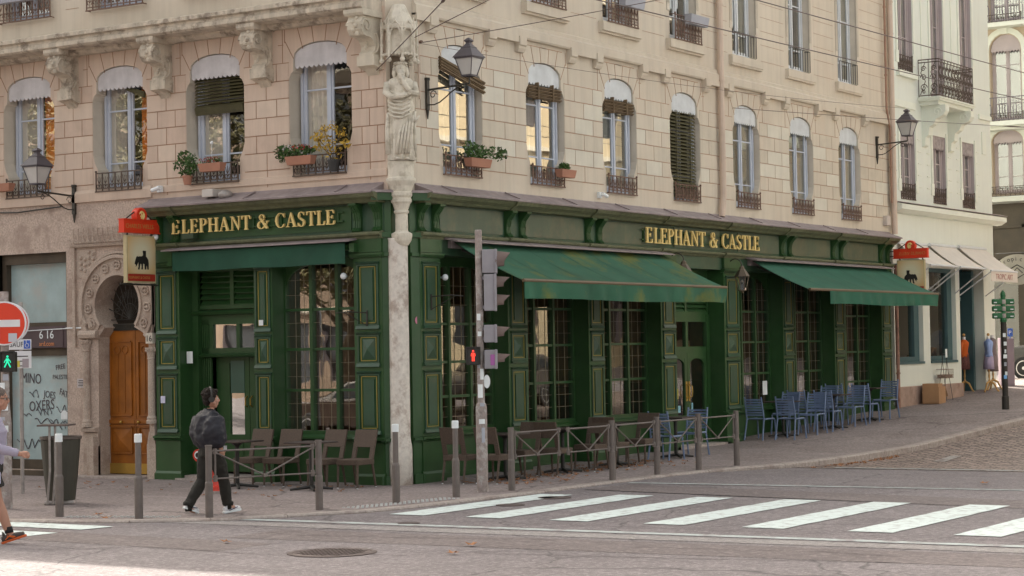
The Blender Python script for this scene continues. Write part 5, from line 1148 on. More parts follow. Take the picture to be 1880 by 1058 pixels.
def glow_board():
    m = bpy.data.materials.new('sign_board_parchment'); m.use_nodes = True; N = m.node_tree.nodes; Lk = m.node_tree.links; b = N['Principled BSDF']; b.inputs['Roughness'].default_value = .5
    tc = N.new('ShaderNodeTexCoord'); mp = N.new('ShaderNodeMapping'); mp.inputs['Location'].default_value = (0, 0, 0); Lk.new(tc.outputs['Object'], mp.inputs['Vector'])
    g = N.new('ShaderNodeTexGradient'); g.gradient_type = 'SPHERICAL'; mp.inputs['Scale'].default_value = (1.6, 1.6, 1.6); Lk.new(mp.outputs[0], g.inputs[0])
    r = N.new('ShaderNodeValToRGB'); r.color_ramp.elements[0].color = (.50, .25, .08, 1); r.color_ramp.elements[0].position = .05; r.color_ramp.elements[1].color = (.72, .66, .46, 1); r.color_ramp.elements[1].position = .75; e = r.color_ramp.elements.new(.38); e.color = (.66, .46, .22, 1)
    Lk.new(g.outputs['Fac'], r.inputs[0]); Lk.new(r.outputs[0], b.inputs['Base Color']); return m
BOARD = glow_board()
def pubhang(F, z0, label, wallu):
    # local: u along the arm away from the wall (0..), d towards the viewer, z
    t = empty('hanging_pub_sign', F((0, 0, 0)), label=label, cat='sign', group='hanging elephant signs of the pub'); O = Vector(F((0, 0, 0))); FF_ = lambda p: tuple(Vector(F(p)) - O)
    w0, w1 = .08, .82
    b = MB(FF_); wc = (w0 + w1) / 2
    b.box(w0 + .02, w1 - .02, -.04, .04, z0, z0 + .80); o = b.build('frame', mat('sign_frame_cream', (.50, .42, .24), .5), t)
    c = F((wc, 0, z0 + .48)); b = MB(lambda p: tuple(Vector(F(p)) - Vector(c)))
    b.box(w0 + .045, w1 - .045, -.045, .045, z0 + .16, z0 + .775); q = b.build('picture_panel', BOARD, o); q.location = Vector(c) - O
    b = MB(FF_)
    tri_poly(b, elephant_poly(), .046, .050, lambda p: (((w1 - .19 - p[0] * .36)) if FLIP else (w0 + .19 + p[0] * .36), z0 + .22 + p[1] * .33)); b.build('elephant', BLACKP, o)
    b = MB(FF_); b.box(w0 + .045, w1 - .045, -.044, .046, z0 + .03, z0 + .15); b.build('lower_band', SIGNRED, o)
    b = MB(FF_); b.box(w0 - .06, w1 + .06, -.06, .06, z0 + .86, z0 + 1.06); b.box(w0 - .07, w1 + .07, -.07, .07, z0 + .84, z0 + .86); b.box(w0 - .07, w1 + .07, -.07, .07, z0 + 1.06, z0 + 1.075); hb = b.build('header_board', REDP, t)
    b = MB(lambda p: FF_((wc + p[0], p[2], z0 + 1.14 + p[1]))); b.lathe([(.125, -.065), (.135, -.05), (.135, .05), (.125, .065), (.105, .066), (.10, .058), (.01, .058)], (0, 0), 24); b.build('roundel', REDP, hb)
    b = MB(lambda p: FF_((wc + p[0], .066 + p[2], z0 + 1.14 + p[1])))
    for k in range(3): b.tube([(.06 * math.cos(q) * (1 - .25 * k), .07 * math.sin(q) * (1 - .25 * k), 0) for q in [.3 + k + i * .5 for i in range(9)]], .011, 4)
    b.tube([(-.03, -.06, 0), (.0, .0, 0), (.03, .06, 0)], .014, 4); b.build('eagle_emblem', LETTER, hb)
    GL = mat('dull_gold_ink', (.50, .22, .06), .5)
    o2 = textmesh('CHARLES WELLS', .105, FF_, (w1 + .02) if FLIP else (w0 - .02), .062, z0 + .92, flip=FLIP, sx=.86, m=GL, parent=hb)
    textmesh('ELEPHANT & CASTLE', .062, FF_, (w1 - .06) if FLIP else (w0 + .06), .048, z0 + .07, flip=FLIP, sx=.88, m=GL, parent=o)
    b = MB(FF_)
    for u in (w0 + .08, w1 - .08): b.tube([(u, 0, z0 + .79), (u, 0, z0 + .87)], .016, 5); b.tube([(u - .01, .0, z0 + .83), (u + .03, 0, z0 + .80)], .012, 4)
    for z in (z0 + 1.02, z0 + .90): b.tube([(-.12, 0, z), (w0, 0, z)], .014, 5)
    for s_ in (-1, 1): b.tube([(wc + s_ * .33, 0, z0 + 1.07), (wc + s_ * .12, 0, z0 + 1.20)], .012, 4)
    b.box(-.125, -.10, -.025, .025, z0 - .12, z0 + 1.07); b.tube([(-.12, 0, z0 - .03), (w1 + .1, 0, z0 - .02)], .016, 5); b.tube([(w1 - .02, 0, z0 - .03), (w1 - .02, 0, z0 + .0)], .012, 5); b.box(-.12, -.06, -.05, .05, z0 - .12, z0 + .06); b.build('bracket', IRONB, t)
FLIP = True
pubhang(lambda p: (-.06 - p[0], 5.0 - p[1], p[2]), 3.34, 'hanging elephant pub sign over the wooden street door, red header on top', 0)
FLIP = True
pubhang(lambda p: (20.42 - p[1], -.1 - p[0], p[2]), 3.30, 'hanging elephant pub sign at the far end of the pub beside the white shop', 0)

# ------------------------------------------------------------------ wall lanterns
def lantern(F, u, zarm, dist, label, s=1.0, grp='black iron street lanterns on wall brackets'):
    t = empty('wall_lantern', F((u, 0, zarm)), label=label, cat='street lamp', group=grp); O = Vector(F((u, 0, zarm))); F_ = lambda p: tuple(Vector(F((u + p[0], p[1], zarm + p[2]))) - O)
    b = MB(F_); b.box(-.035, .035, .0, .05, -.30, .18); b.tube([(0, .03, .18), (0, .03, .22)], .05, 6); b.tube([(0, .03, -.30), (0, .03, -.45)], .03, 6, r1=.008)
    b.tube([(0, .04, .02), (0, dist, .06)], .018, 6); b.tube([(0, .05, -.22)] + [(0, .05 + (dist - .2) * i / 6, -.22 - .03 * math.sin(i) + .25 * (i / 6) ** 1.4) for i in range(1, 7)], .011, 5)
    for c_, r0, sg in (((.14, -.06), .07, 1), ((dist - .12, -.04), .055, -1)): b.tube([(0, c_[0] + sg * r0 * (1 - .06 * k) * math.cos(k * .7), c_[1] + r0 * (1 - .06 * k) * math.sin(k * .7)) for k in range(10)], .008, 4)
    b.tube([(0, dist, .05), (0, dist, .17)], .014, 6); b.build('bracket', IRONB, t)
    zb = .17; w0, w1, h = .105 * s, .20 * s, .36 * s
    b = MB(lambda p: F_((p[0], dist + p[1], zb + p[2])))
    r2 = math.sqrt(2)
    def ring(w_, z0, z1, t_=.012):
        b.box(-w_, w_, -w_, -w_ + t_, z0, z1); b.box(-w_, w_, w_ - t_, w_, z0, z1); b.box(-w_, -w_ + t_, -w_ + t_, w_ - t_, z0, z1); b.box(w_ - t_, w_, -w_ + t_, w_ - t_, z0, z1)
    ring(w0 + .01, 0, .025); ring(w1 + .012, h - .012, h + .014)
    for sx in (-1, 1):
        for sy in (-1, 1): b.tube([(sx * w0, sy * w0, .0), (sx * w1, sy * w1, h)], .010, 4)
    q = [( w1 + .03, h + .012), (w1 + .03, h + .02), (w1 * .58, h + .16), (w1 * .58, h + .175), (w1 * .40, h + .20), (w1 * .22, h + .24), (w1 * .22, h + .26), (w1 * .38, h + .28), (w1 * .30, h + .30), (w1 * .1, h + .33)]
    vs_ = []
    for w_, z in q: vs_ += [(-w_, -w_, z), (w_, -w_, z), (w_, w_, z), (-w_, w_, z)]
    b.add(vs_, [(3, 2, 1, 0)] + [(i * 4 + j, i * 4 + (j + 1) % 4, i * 4 + 4 + (j + 1) % 4, i * 4 + 4 + j) for i in range(len(q) - 1) for j in range(4)] + [tuple(len(vs_) - 4 + j for j in range(4))])
    b.build('lamp_cage', mat('lantern_metal', (.085, .075, .085), .5, var=.15), t)
    b = MB(lambda p: F_((p[0], dist + p[1], zb + p[2]))); a, c = w0 - .002, w1 - .004
    b.add([(-a, -a, .02), (a, -a, .02), (a, a, .02), (-a, a, .02), (-c, -c, h), (c, -c, h), (c, c, h), (-c, c, h)], [(0, 1, 5, 4), (1, 2, 6, 5), (2, 3, 7, 6), (3, 0, 4, 7)])
    b.build('lamp_pane', mat('frosted_pane', (.50, .49, .47), .35, var=.08, spec=.6), t, recalc=False)
    return t
lantern(FR, .86, 6.30, .85, 'black iron street lantern on the wall right of the stone statue', .80)
lantern(FL, 7.0, 4.93, .90, 'black iron street lantern on the left above the carved porch', .86)
lantern(FR, 19.72, 6.86, .80, 'black iron street lantern at the far end of the pub wall, beside the white building', .90)
def hang_lantern(F, u, z, label):
    t = empty('copper_lantern', F((u, 0, z)), label=label, cat='lamp', group='small pub lanterns on curled arms'); O = Vector(F((u, 0, z))); F_ = lambda p: tuple(Vector(F((u + p[0], p[1], z + p[2]))) - O)
    b = MB(F_); b.tube([(0, .05, -.05)] + [(0, .20 - .15 * math.cos(q), .0 + .15 * math.sin(q)) for q in [i * math.pi / 8 for i in range(9)]] , .012, 5); b.tube([(0, .05, -.05), (0, .06, -.5)], .012, 5); b.build('bracket', IRONB, t)
    b = MB(lambda p: F_((p[0], .35 + p[1], p[2]))); b.lathe([(.02, .0), (.05, -.03), (.06, -.07), (.08, -.09), (.15, -.20), (.16, -.22), (.14, -.225)], (0, 0), 6)
    for k in range(6): a = k * math.pi / 3; b.tube([(.14 * math.cos(a), .14 * math.sin(a), -.22), (.08 * math.cos(a), .08 * math.sin(a), -.50)], .008, 4)
    b.lathe([(.09, -.5), (.09, -.515), (.03, -.53), (.02, -.56)], (0, 0), 6); b.build('lamp_cage', mat('copper_patina', (.12, .09, .06), .45, metal=.5), t)
    b = MB(lambda p: F_((p[0], .35 + p[1], p[2]))); b.lathe([(.076, -.5), (.136, -.225)], (0, 0), 6); b.build('lamp_pane', LAMPGLASS, t, recalc=False)
    b = MB(lambda p: F_((p[0], .35 + p[1], p[2]))); b.ball((0, 0, -.32), .03, 8); b.build('bulb', mat('bulb', (.6, .5, .4), .4), t)
hang_lantern(FR, 9.0, 3.78, 'small copper lantern on a curled arm, left of the pub side door')
hang_lantern(FR, 11.55, 3.74, 'small copper lantern on a curled arm, between the pub side door and the second awning')

# ------------------------------------------------------------------ downpipes
def pipe(pts, r, m, label, n=10, grp=None):
    t = MB(); t.tube(pts, r, n)
    L = 0
    for (a, c) in zip(pts, pts[1:]):
        a, c = Vector(a), Vector(c); k = int((a - c).length / 1.5)
        for i in range(k): q = a.lerp(c, (i + .5) / k); t.tube([q, q + (c - a).normalized() * .04], r + .012, n)
    return tag(t.build('downpipe', m, smooth=False), label, 'downpipe', grp)
PIPEC = mat('painted_pipe', (.58, .46, .37), .6, var=.08)
pipe([(11.28, -.10, 17.8), (11.28, -.10, 5.2), (11.2, -.10, 4.75)], .065, PIPEC, 'beige downpipe between the fourth and fifth upper windows from the corner')
pipe([(20.2, -.10, 17.8), (20.2, -.10, 7.8), (20.38, -.10, 7.3), (20.4, -.1, 5.5)], .028, mat('rust_pipe', (.32, .19, .13), .6), 'thin rusty downpipe at the far end of the pink building')
pipe([(20.50, -.12, 17.8), (20.50, -.12, 4.75)], .07, PIPEC, 'beige downpipe in the corner by the white building')
pipe([(20.72, -.06, 17.3), (20.72, -.06, 5.5)], .04, mat('grey_pipe', (.38, .38, .40), .5), 'slim grey downpipe on the near edge of the white building')
pipe([(20.55, -.10, 4.0), (20.55, -.10, .5)], .045, mat('rust_pipe2', (.28, .15, .11), .7, var=.4, scale=6), 'rusty lower downpipe between the pub and the white shop')
b = MB(FR); b.box(20.05, 20.3, 0, .10, 4.95, 5.18); tag(b.build('junction_box', mat('pink_box', (.50, .44, .40), .6), bevel=.01), 'small pale junction box at the far end of the wall', 'junction box')
pipe([(.53, -.03, 7.55), (.60, -.05, 7.45), (.60, -.05, 6.4), (.62, -.05, 6.15)], .018, PIPEC, 'thin conduit feeding the lantern right of the statue')

# cameras and floodlights
def seccam(F, u, z, d, label):
    t = empty('security_camera', F((u, d, z)), label=label, cat='camera'); O = Vector(F((u, d, z))); F_ = lambda p: tuple(Vector(F((u + p[0], d + p[1], z + p[2]))) - O)
    b = MB(F_); b.box(-.05, .05, -.02, .03, -.05, .06); b.tube([(0, .03, 0), (0, .10, .0)], .018, 6); b.build('mount', WHITECAP, t)
    b = MB(F_); b.tube([(-.10, .12, .02), (.08, .12, -.02)], .035, 8); b.build('body', WHITECAP, t)
seccam(FR, 6.35, 4.92, .02, 'white security camera under the second upper window right of the statue')
seccam(FL, 4.93, 4.95, .06, 'white security camera on the sill band above the hanging sign')
b = MB(FL); b.box(3.58, 3.82, .03, .26, 4.74, 4.87); tag(b.build('control_box', mat('cream_box', (.52, .48, .44), .5), bevel=.01), 'cream electrical box on top of the pub cornice', 'electrical box')
b = MB(FL); b.lathe([(.01, 4.70), (.10, 4.71), (.125, 4.75), (.12, 4.80), (.06, 4.84), (.01, 4.85)], (3.40, .15), 12); tag(b.build('round_lamp', GALV, smooth=True), 'round metal lamp lying on the pub cornice beside the cream box', 'lamp')
b = MB(FL); b.box(4.06, 4.32, .10, .22, 4.06, 4.15); tag(b.build('floodlight', mat('green_box', (.035, .06, .03), .5), bevel=.008), 'small green floodlight below the first letters of the pub name', 'floodlight')
b = MB(FL); b.ball((4.98, .14, 4.13), .055, 10); tag(b.build('globe_lamp', WHITECAP, smooth=True), 'small white globe lamp beside the hanging sign over the door', 'lamp')
for F, u, z, l in ((FL, 1.03, 3.33, 'white globe lamp at the top of the big window left of the column'), (FR, 1.25, 3.30, 'white globe lamp under the near end of the stained awning')):
    b = MB(F); b.ball((u, .05, z), .055, 10); b.tube([(u, .05, z), (u, -.05, z)], .015, 5); tag(b.build('globe_lamp', WHITECAP, smooth=True), l, 'lamp', 'white globe lamps by the corner')
for F, u, z, l in ((FL, .55, 2.73, 'thin black folding bracket on the pilaster left of the column'), (FR, .80, 2.98, 'thin black folding bracket on the pilaster right of the column')):
    s_ = 1
    b = MB(F); b.box(u - .015, u + .015, .08, .09, z - .22, z + .04); b.tube([(u, .09, z), (u + .18 * s_, .35, z + .02), (u + .3, .5, z + .0)], .009, 4); b.tube([(u, .09, z - .2), (u + .2, .4, z)], .007, 4); tag(b.build('wall_bracket', IRONB), l, 'bracket', 'folding brackets on the pilasters')
# small notices stuck on the pub front
def sticker(F, u, z, w_, h, d, m, label):
    b = MB(F); b.box(u - w_ / 2, u + w_ / 2, d, d + .006, z - h / 2, z + h / 2); return tag(b.build('notice', m), label, 'notice')
sticker(FL, 4.45, 2.07, .13, .2, -.10, WHITECAP, 'white notice on the jamb beside the pub door')
sticker(FL, 4.9, 1.36, .10, .12, .085, mat('bluewhite', (.6, .6, .75), .5), 'blue and white sticker on the lowest panel of the leftmost pilaster')
sticker(FL, 2.72, 2.62, .09, .09, .085, WHITECAP, 'small white square box on the pilaster beside the arched window')
b = MB(lambda p: FR((.47 + p[0], .03 + p[2], 2.60 + p[1]))); b.lathe([(.06, 0), (.06, .006)], (0, 0), 16); tag(b.build('round_sticker', mat('pink_sticker', (.55, .2, .3), .5)), 'round pink sticker right of the corner column', 'sticker')
sticker(FR, 13.75, 1.18, .22, .3, -.24, WHITECAP, 'white sheet of paper in the pub window above the blue chairs')

# ------------------------------------------------------------------ window boxes and plants
def foliage(b, c, rx, ry, rz, n, s, seed=0, droop=0):
    r = random.Random(seed)
    for i in range(n):
        while True:
            p = Vector((r.uniform(-1, 1), r.uniform(-1, 1), r.uniform(-1, 1)))
            if p.length < 1: break
        p = Vector((c[0] + p.x * rx, c[1] + p.y * ry, c[2] + p.z * rz - droop * abs(p.x) ** 2))
        a = Vector((r.gauss(0, 1), r.gauss(0, 1), r.gauss(0, 1))).normalized(); e = a.orthogonal().normalized(); e.rotate(Matrix.Rotation(r.uniform(0, 6.28), 3, a)); f = a.cross(e); L = s * r.uniform(.6, 1.3)
        b.add([p - e * L, p + f * L * .45, p + e * L, p - f * L * .45 + a * L * .15], [(0, 1, 2, 3)])
def planter(F, u, z, w_, d, label, m=TERRA, greens=(), flowers=(), h=.14, group=None):
    t = empty('window_box', F((u, d, z)), label=label, cat='window box', group=group); O = Vector(F((u, d, z))); F_ = lambda p: tuple(Vector(F((u + p[0], d + p[1], z + p[2]))) - O)
    b = MB(F_); a, c = w_ / 2, w_ / 2 - .03
    b.add([(-c, -.06, 0), (c, -.06, 0), (c, .06, 0), (-c, .06, 0), (-a, -.085, h), (a, -.085, h), (a, .085, h), (-a, .085, h), (-a + .015, -.07, h), (a - .015, -.07, h), (a - .015, .07, h), (-a + .015, .07, h), (-a + .02, -.065, h - .02), (a - .02, -.065, h - .02), (a - .02, .065, h - .02), (-a + .02, .065, h - .02)],
          [(3, 2, 1, 0), (0, 1, 5, 4), (1, 2, 6, 5), (2, 3, 7, 6), (3, 0, 4, 7), (4, 5, 9, 8), (5, 6, 10, 9), (6, 7, 11, 10), (7, 4, 8, 11), (8, 9, 13, 12), (9, 10, 14, 13), (10, 11, 15, 14), (11, 8, 12, 15), (12, 13, 14, 15)])
    b.box(-a - .006, a + .006, -.091, .091, h - .03, h - .008) if False else None
    b.build('trough', m, t, recalc=False, bevel=.004)
    if greens:
        b = MB(F_)
        for g in greens: foliage(b, *g)
        b.build('leaves', LEAFG, t, recalc=False)
    for k, (m_, gs) in enumerate(flowers):
        b = MB(F_)
        for g in gs: foliage(b, *g)
        b.build('flowers', m_, t, recalc=False)
    return t
planter(FL, 1.78, 5.16, .54, .16, 'terracotta window box of red and white flowers, left of the statue', greens=[((.08, 0, .22), .38, .14, .10, 420, .035, 1), ((.38, 0, .20), .15, .12, .15, 160, .035, 2)], flowers=[(PETALR, [((-.05, .03, .28), .2, .12, .06, 60, .025, 3)]), (PETALW, [((.18, .03, .28), .2, .12, .06, 45, .022, 4)])])
def potplant(F, u, z, d, label, r, stems, m, leaf, seed, pm=TERRA, cat='potted plant', ls=.04, dens=40):
    t = empty('potted_plant', F((u, d, z)), label=label, cat=cat); O = Vector(F((u, d, z))); F_ = lambda p: tuple(Vector(F((u + p[0], d + p[1], z + p[2]))) - O)
    b = MB(F_); b.lathe([(r * .7, 0), (r, r * 1.5), (r * 1.1, r * 1.5), (r * 1.1, r * 1.8), (r * .95, r * 1.8), (r * .9, r * 1.6)], (0, 0), 14); b.build('pot', pm, t)
    b = MB(F_); q = MB(F_); rr = random.Random(seed)
    for du, h in stems:
        b.tube([(0, 0, r * 1.5), (du * .4, .02, r * 1.5 + h * .5), (du, .03, r * 1.5 + h)], .007, 4, r1=.003); foliage(q, (du * .85, .03, r * 1.5 + h * .85), .11, .08, .10, dens, ls, rr.random()); foliage(q, (du * .4, .02, r * 1.5 + h * .4), .09, .07, h * .3, dens // 3, ls, rr.random())
    b.build('stems', mat('plant_stem', (.1, .07, .03), .8), t); q.build('leaves', m, t, recalc=False)
potplant(FL, 1.14, 5.02, .12, 'potted shrub with yellowing leaves on the window ledge left of the statue', .10, [(-.22, .55), (.0, .65), (.2, .6), (.32, .35), (-.3, .32), (.1, .4), (.38, .5)], LEAFY, 0, 5, pm=mat('black_pot', (.03, .03, .03), .6), dens=26)
potplant(FL, 4.22, 4.98, .16, 'terracotta pot with a bushy herb at the left end of its window ledge', .085, [(-.15, .35), (.05, .42), (.2, .25), (-.05, .3), (-.2, .2)], LEAFG, 0, 6, dens=45)
planter(FL, 3.68, 5.17, .50, .15, 'terracotta window box with pink blooms under the half lowered blind', greens=[((0, 0, .17), .25, .08, .06, 130, .028, 7)], flowers=[(mat('dusty_pink_petals', (.32, .07, .06), .7), [((0, .03, .20), .25, .08, .05, 80, .022, 8)])])
planter(FL, 8.65, 5.12, .50, .16, 'empty terracotta window box at the left edge of the photo')
planter(FR, 2.05, 5.14, .62, .20, 'terracotta window box with a spreading green plant, right of the statue', greens=[((0, 0, .25), .32, .15, .13, 240, .04, 9), ((.50, .05, .26), .30, .12, .12, 130, .04, 10), ((-.25, 0, .32), .14, .1, .1, 50, .04, 11)])
planter(FR, 4.93, 5.15, .50, .16, 'terracotta window box with a small green tuft, second window right of the statue', greens=[((-.05, 0, .19), .18, .08, .07, 200, .03, 12)])
BOXG = mat('blue_grey_trough', (.36, .37, .42), .6)
planter(FR, 7.3, 8.50, .78, .26, 'pale grey trough on the upper balcony railing nearer the corner', BOXG, h=.19, greens=[((0, 0, .17), .3, .06, .02, 30, .02, 13)])
planter(FR, 9.95, 8.50, .78, .26, 'pale grey trough on the upper balcony railing nearer the downpipe', BOXG, h=.19, greens=[((0, 0, .17), .3, .06, .02, 30, .02, 14)])
planter(FL, 8.2, 8.50, .95, .22, 'grey trough of yellow flowers on the upper left balcony', BOXG, h=.17, greens=[((0, 0, .25), .42, .12, .08, 160, .04, 15)], flowers=[(LEAFY, [((0, .03, .28), .42, .12, .07, 120, .03, 16)])])
b = MB(FL); b.tube([(3.62, .22, 5.3), (3.62, .22, 5.62)], .005, 4); b.ball((3.62, .22, 5.64), .03, 8); b.ball((3.60, .23, 5.66), .015, 6); tag(b.build('garden_pick', WHITECAP), 'small white plastic dog on a stick in the window box', 'garden ornament')

# ------------------------------------------------------------------ overhead cables
CAB = mat('cable', (.10, .07, .06), .6)
def cable(p0, p1, sag, r, label, mids=()):
    p0, p1 = Vector(p0), Vector(p1); b = MB(); n = 14
    b.tube([p0.lerp(p1, i / n) - Vector((0, 0, sag * 4 * (i / n) * (1 - i / n))) for i in range(n + 1)], r, 5)
    for t, L in mids: q = p0.lerp(p1, t) - Vector((0, 0, sag * 4 * t * (1 - t))); dr = (p1 - p0).normalized(); b.tube([q - dr * L, q - dr * L * .3, q + dr * L * .3, q + dr * L], [r * 1.2, r * 3, r * 3, r * 1.2], 6)
    tag(b.build('overhead_cable', CAB), label, 'cable', 'trolley wires and stay cables'); return b
cable((-40, -5.4, 6.15), (60, -5.4, 8.2) , .25, .009, 'lower of the two long trolley wires running down the street')
cable((-40, -6.0, 6.55), (60, -6.0, 8.5), .25, .009, 'upper of the two long trolley wires running down the street')
cable((-.05, .32, 6.57), (-6.5, -8, 8.2), .05, .008, 'thin stay cable rising left from a wall hook beside the statue', [(.34, .12)])
cable((.1, -.33, 7.05), (-3.0, -6.2, 7.6), .0, .007, 'thin stay cable rising right from the stone canopy')
cable((.65, -.02, 7.06), (2.2, -8, 7.9), .05, .006, 'thin wire rising from the wall hook right of the statue towards the top')
cable((.65, -.02, 7.06), (14.0, -3, 7.0), .12, .004, 'very thin wire along the pink wall from the hook right of the statue')
cable((11.9, -.05, 7.05), (27.0, -6.5, 7.2), .06, .006, 'span wire with insulators from the wall beside the downpipe', [(.32, .25), (.52, .4), (.62, .2)])
b = MB(FR); b.tube([(.63, .0, 7.06), (.60, .12, 7.07)], .025, 6); tag(b.build('wall_hook', IRONR), 'rusty wall hook right of the statue', 'wall hook')

# ------------------------------------------------------------------ bollards and barriers
def bollard(x, y, label, h=1.10, capped=True, grp='white topped bollards along the kerb'):
    z = G(x); t = empty('bollard', (x, y, z), label=label, cat='bollard', group=grp)
    b = MB(); b.lathe([(.055, -.1), (.055, .52), (.050, .54), (.040, .56), (.040, h - .10 if capped else h)], (0, 0), 14); b.build('post', STEEL, t)
    if capped: b = MB(); b.lathe([(.050, h - .11), (.050, h - .01), (.045, h)], (0, 0), 14); b.build('cap', WHITECAP, t)
    return t
bollard(-6.41, .94, 'white topped bollard in front of the litter bin')
bollard(-6.25, -.33, 'white topped bollard in front of the wooden street door')
bollard(-2.90, -2.02, 'white topped bollard in front of the stone corner column')
bollard(-1.71, -2.22, 'white topped bollard just left of the traffic light pole')
def barrier(p0, p1, label, posts=(1, 1), h=.92):
    p0, p1 = Vector((*p0, 0)), Vector((*p1, 0)); c = (p0 + p1) / 2; t = empty('pavement_barrier', (c.x, c.y, G(c.x)), label=label, cat='barrier', group='brown tubular barriers along the kerb')
    z0 = G(c.x); dr = (p1 - p0).normalized(); A = p0 - c; B = p1 - c; za, zb = G(p0.x) - z0, G(p1.x) - z0
    for k, (q, z) in enumerate(((A, za), (B, zb))):
        if posts[k]: b = MB(); b.lathe([(.052, z - .1), (.052, z + .45), (.044, z + .47), (.044, z + h), (.048, z + h), (.048, z + h + .02)], (q.x, q.y), 12); b.build('post', STEEL, t)
    a2, b2 = A + dr * .07, B - dr * .07
    def P(f, z): q = a2.lerp(b2, f); return (q.x, q.y, za + (zb - za) * f + z)
    b = MB(); b.tube([P(-.03, h - .06), P(1.03, h - .06)], .014, 6); b.tube([P(-.03, .50), P(1.03, .50)], .012, 6); b.build('rail', STEEL, t)
    b = MB(); b.tube([P(.02, h - .08), P(.5, .51)], .011, 6); b.tube([P(.98, h - .08), P(.5, .51)], .011, 6); b.box(P(.5, 0)[0] - .04, P(.5, 0)[0] + .04, P(.5, 0)[1] - .02, P(.5, 0)[1] + .02, P(.5, .49)[2], P(.5, .53)[2]); b.build('brace', STEEL, t)
    for f in (.015, .985): b = MB(); b.tube([P(f, .48), P(f, h - .04)], .014, 6); b.tube([P(f, h - .10), P(f, h - .03)], .028, 8); b.tube([P(f, .46), P(f, .54)], .028, 8); b.build('upright', STEEL, t)
    return t
barrier((-5.79, -1.13), (-4.27, -1.74), 'brown barrier with V braces beside the walking man')
barrier((-.31, -2.27), (.80, -2.50), 'first brown barrier right of the traffic light pole', (1, 0))
barrier((.84, -2.51), (1.94, -2.72), 'second brown barrier right of the traffic light pole', (0, 1))
barrier((1.94, -2.72), (3.16, -2.86), 'middle brown barrier in front of the last brown chairs', (0, 1))
barrier((3.16, -2.86), (4.37, -2.99), 'brown barrier in front of the pair of blue chairs', (0, 1))
barrier((4.37, -2.99), (5.48, -3.15), 'last brown barrier, in front of the pub side door', (0, 1))

# ------------------------------------------------------------------ traffic light pole
px_, py_ = -.75, -2.04
t = empty('traffic_light', (px_, py_, 0), label='grey stickered traffic light pole at the corner with signal heads turned right', cat='traffic light')
b = MB(); b.lathe([(.085, -.1), (.085, 1.25), (.075, 1.3), (.055, 1.33), (.053, 3.88), (.045, 3.9)], (0, 0), 16); b.build('pole', mat('worn_pole', (.30, .25, .23), .7, var=.3, scale=12, c2=(.5, .48, .46), c2amt=.7, c2scale=9), t)
Rv = Vector((.54, -.84, 0)); Fv = Vector((.84, .54, 0))   # local frame: u to the viewer's right, v away from the viewer
def LF(p): q = Rv * p[0] + Fv * p[1]; return (q.x, q.y, p[2])
def head(z0, z1, lights, u0=.05, u1=.27, name='signal_head'):
    b = MB(LF); b.box(u0, u1 - .03, -.12, .12, z0, z1); b.box(u1 - .035, u1 + .005, -.14, .14, z0 - .006, z1 + .006); b.box(-.02, u0, -.03, .03, z1 - .08, z1 - .03); b.box(-.02, u0, -.03, .03, z0 + .03, z0 + .08)
    o = b.build(name, PLAST, t, bevel=.010)
    for z, r in lights:
        v = MB(lambda p: LF((u1 + p[2], p[0], z + p[1]))); n = 18; P = []
        for L in (0, 1):
            for j in range(n + 1):
                a = R_(-35 + 250 * j / n); rr = r * (1 if L == 0 else .82); P.append((rr * math.cos(a), rr * math.sin(a), 0 if L == 0 else .20 * (.55 + .45 * max(0, math.sin(a)))))
        v.add(P, [(j, j + 1, n + 2 + j, n + 1 + j) for j in range(n)]); v.lathe([(r * .98, -.02), (r * .9, .006), (.01, .012)], (0, 0), 14); v.build('visor', VISOR, o, recalc=False)
    return o
head(3.25, 3.60, [(3.43, .15)]); head(2.69, 3.235, [(3.10, .105), (2.83, .105)], u0=.07, u1=.255); head(2.22, 2.48, [(2.36, .10)], u0=.06, u1=.25); head(1.83, 2.11, [(1.97, .085)], u0=.06, u1=.25)
def walkfig(b, z, red, c=0):
    # standing or striding figure, about .17 m high, in the plane v = const
    b.ball((c, 0, z + .075), .017, 8, (1, .3, 1)); b.tube([(c, 0, z + .05), (c, 0, z - .005)], [.022, .016], 6)
    if red:
        for s_ in (-1, 1): b.tube([(c + s_ * .022, 0, z + .045), (c + s_ * .030, 0, z - .0)], .007, 5); b.tube([(c + s_ * .010, 0, z), (c + s_ * .012, 0, z - .075)], .010, 5)
    else:
        for s_ in (-1, 1): b.tube([(c + s_ * .008, 0, z + .045), (c + s_ * .035, 0, z + .015), (c + s_ * .045, 0, z - .01)], .007, 5); b.tube([(c + s_ * .006, 0, z), (c + s_ * .022, 0, z - .035), (c + s_ * .042, 0, z - .075)], .010, 5)
def pedhead(par, u, z, red, rr=.26):
    b = MB(LF); b.box(u - .095, u + .095, -.13, .05, z - rr / 2, z + rr / 2); b.box(u - .11, u + .11, -.16, -.12, z + rr / 2 - .01, z + rr / 2 + .01); b.box(u - .11, u - .09, -.16, -.12, z - rr / 2, z + rr / 2); b.box(u + .09, u + .11, -.16, -.12, z - rr / 2, z + rr / 2)
    o = b.build('pedestrian_signal', BLACKP, par, bevel=.012)
    f = MB(lambda p: LF((p[0], p[1] - .135, p[2]))); walkfig(f, z, red, u); f.build('lit_figure', mat('red_lamp', (.9, .05, .03), .5, emit=.5) if red else mat('green_lamp', (.02, .6, .32), .5, emit=.4), o)
    return o
pedhead(t, -.105, 2.02, True)
b = MB(lambda p: LF((.09 + p[0] * .5, -.02 + p[2], 1.64 + p[1]))); b.lathe([(.10, 0), (.10, .02)], (0, 0), 16); b.build('round_mirror', WHITECAP, t)
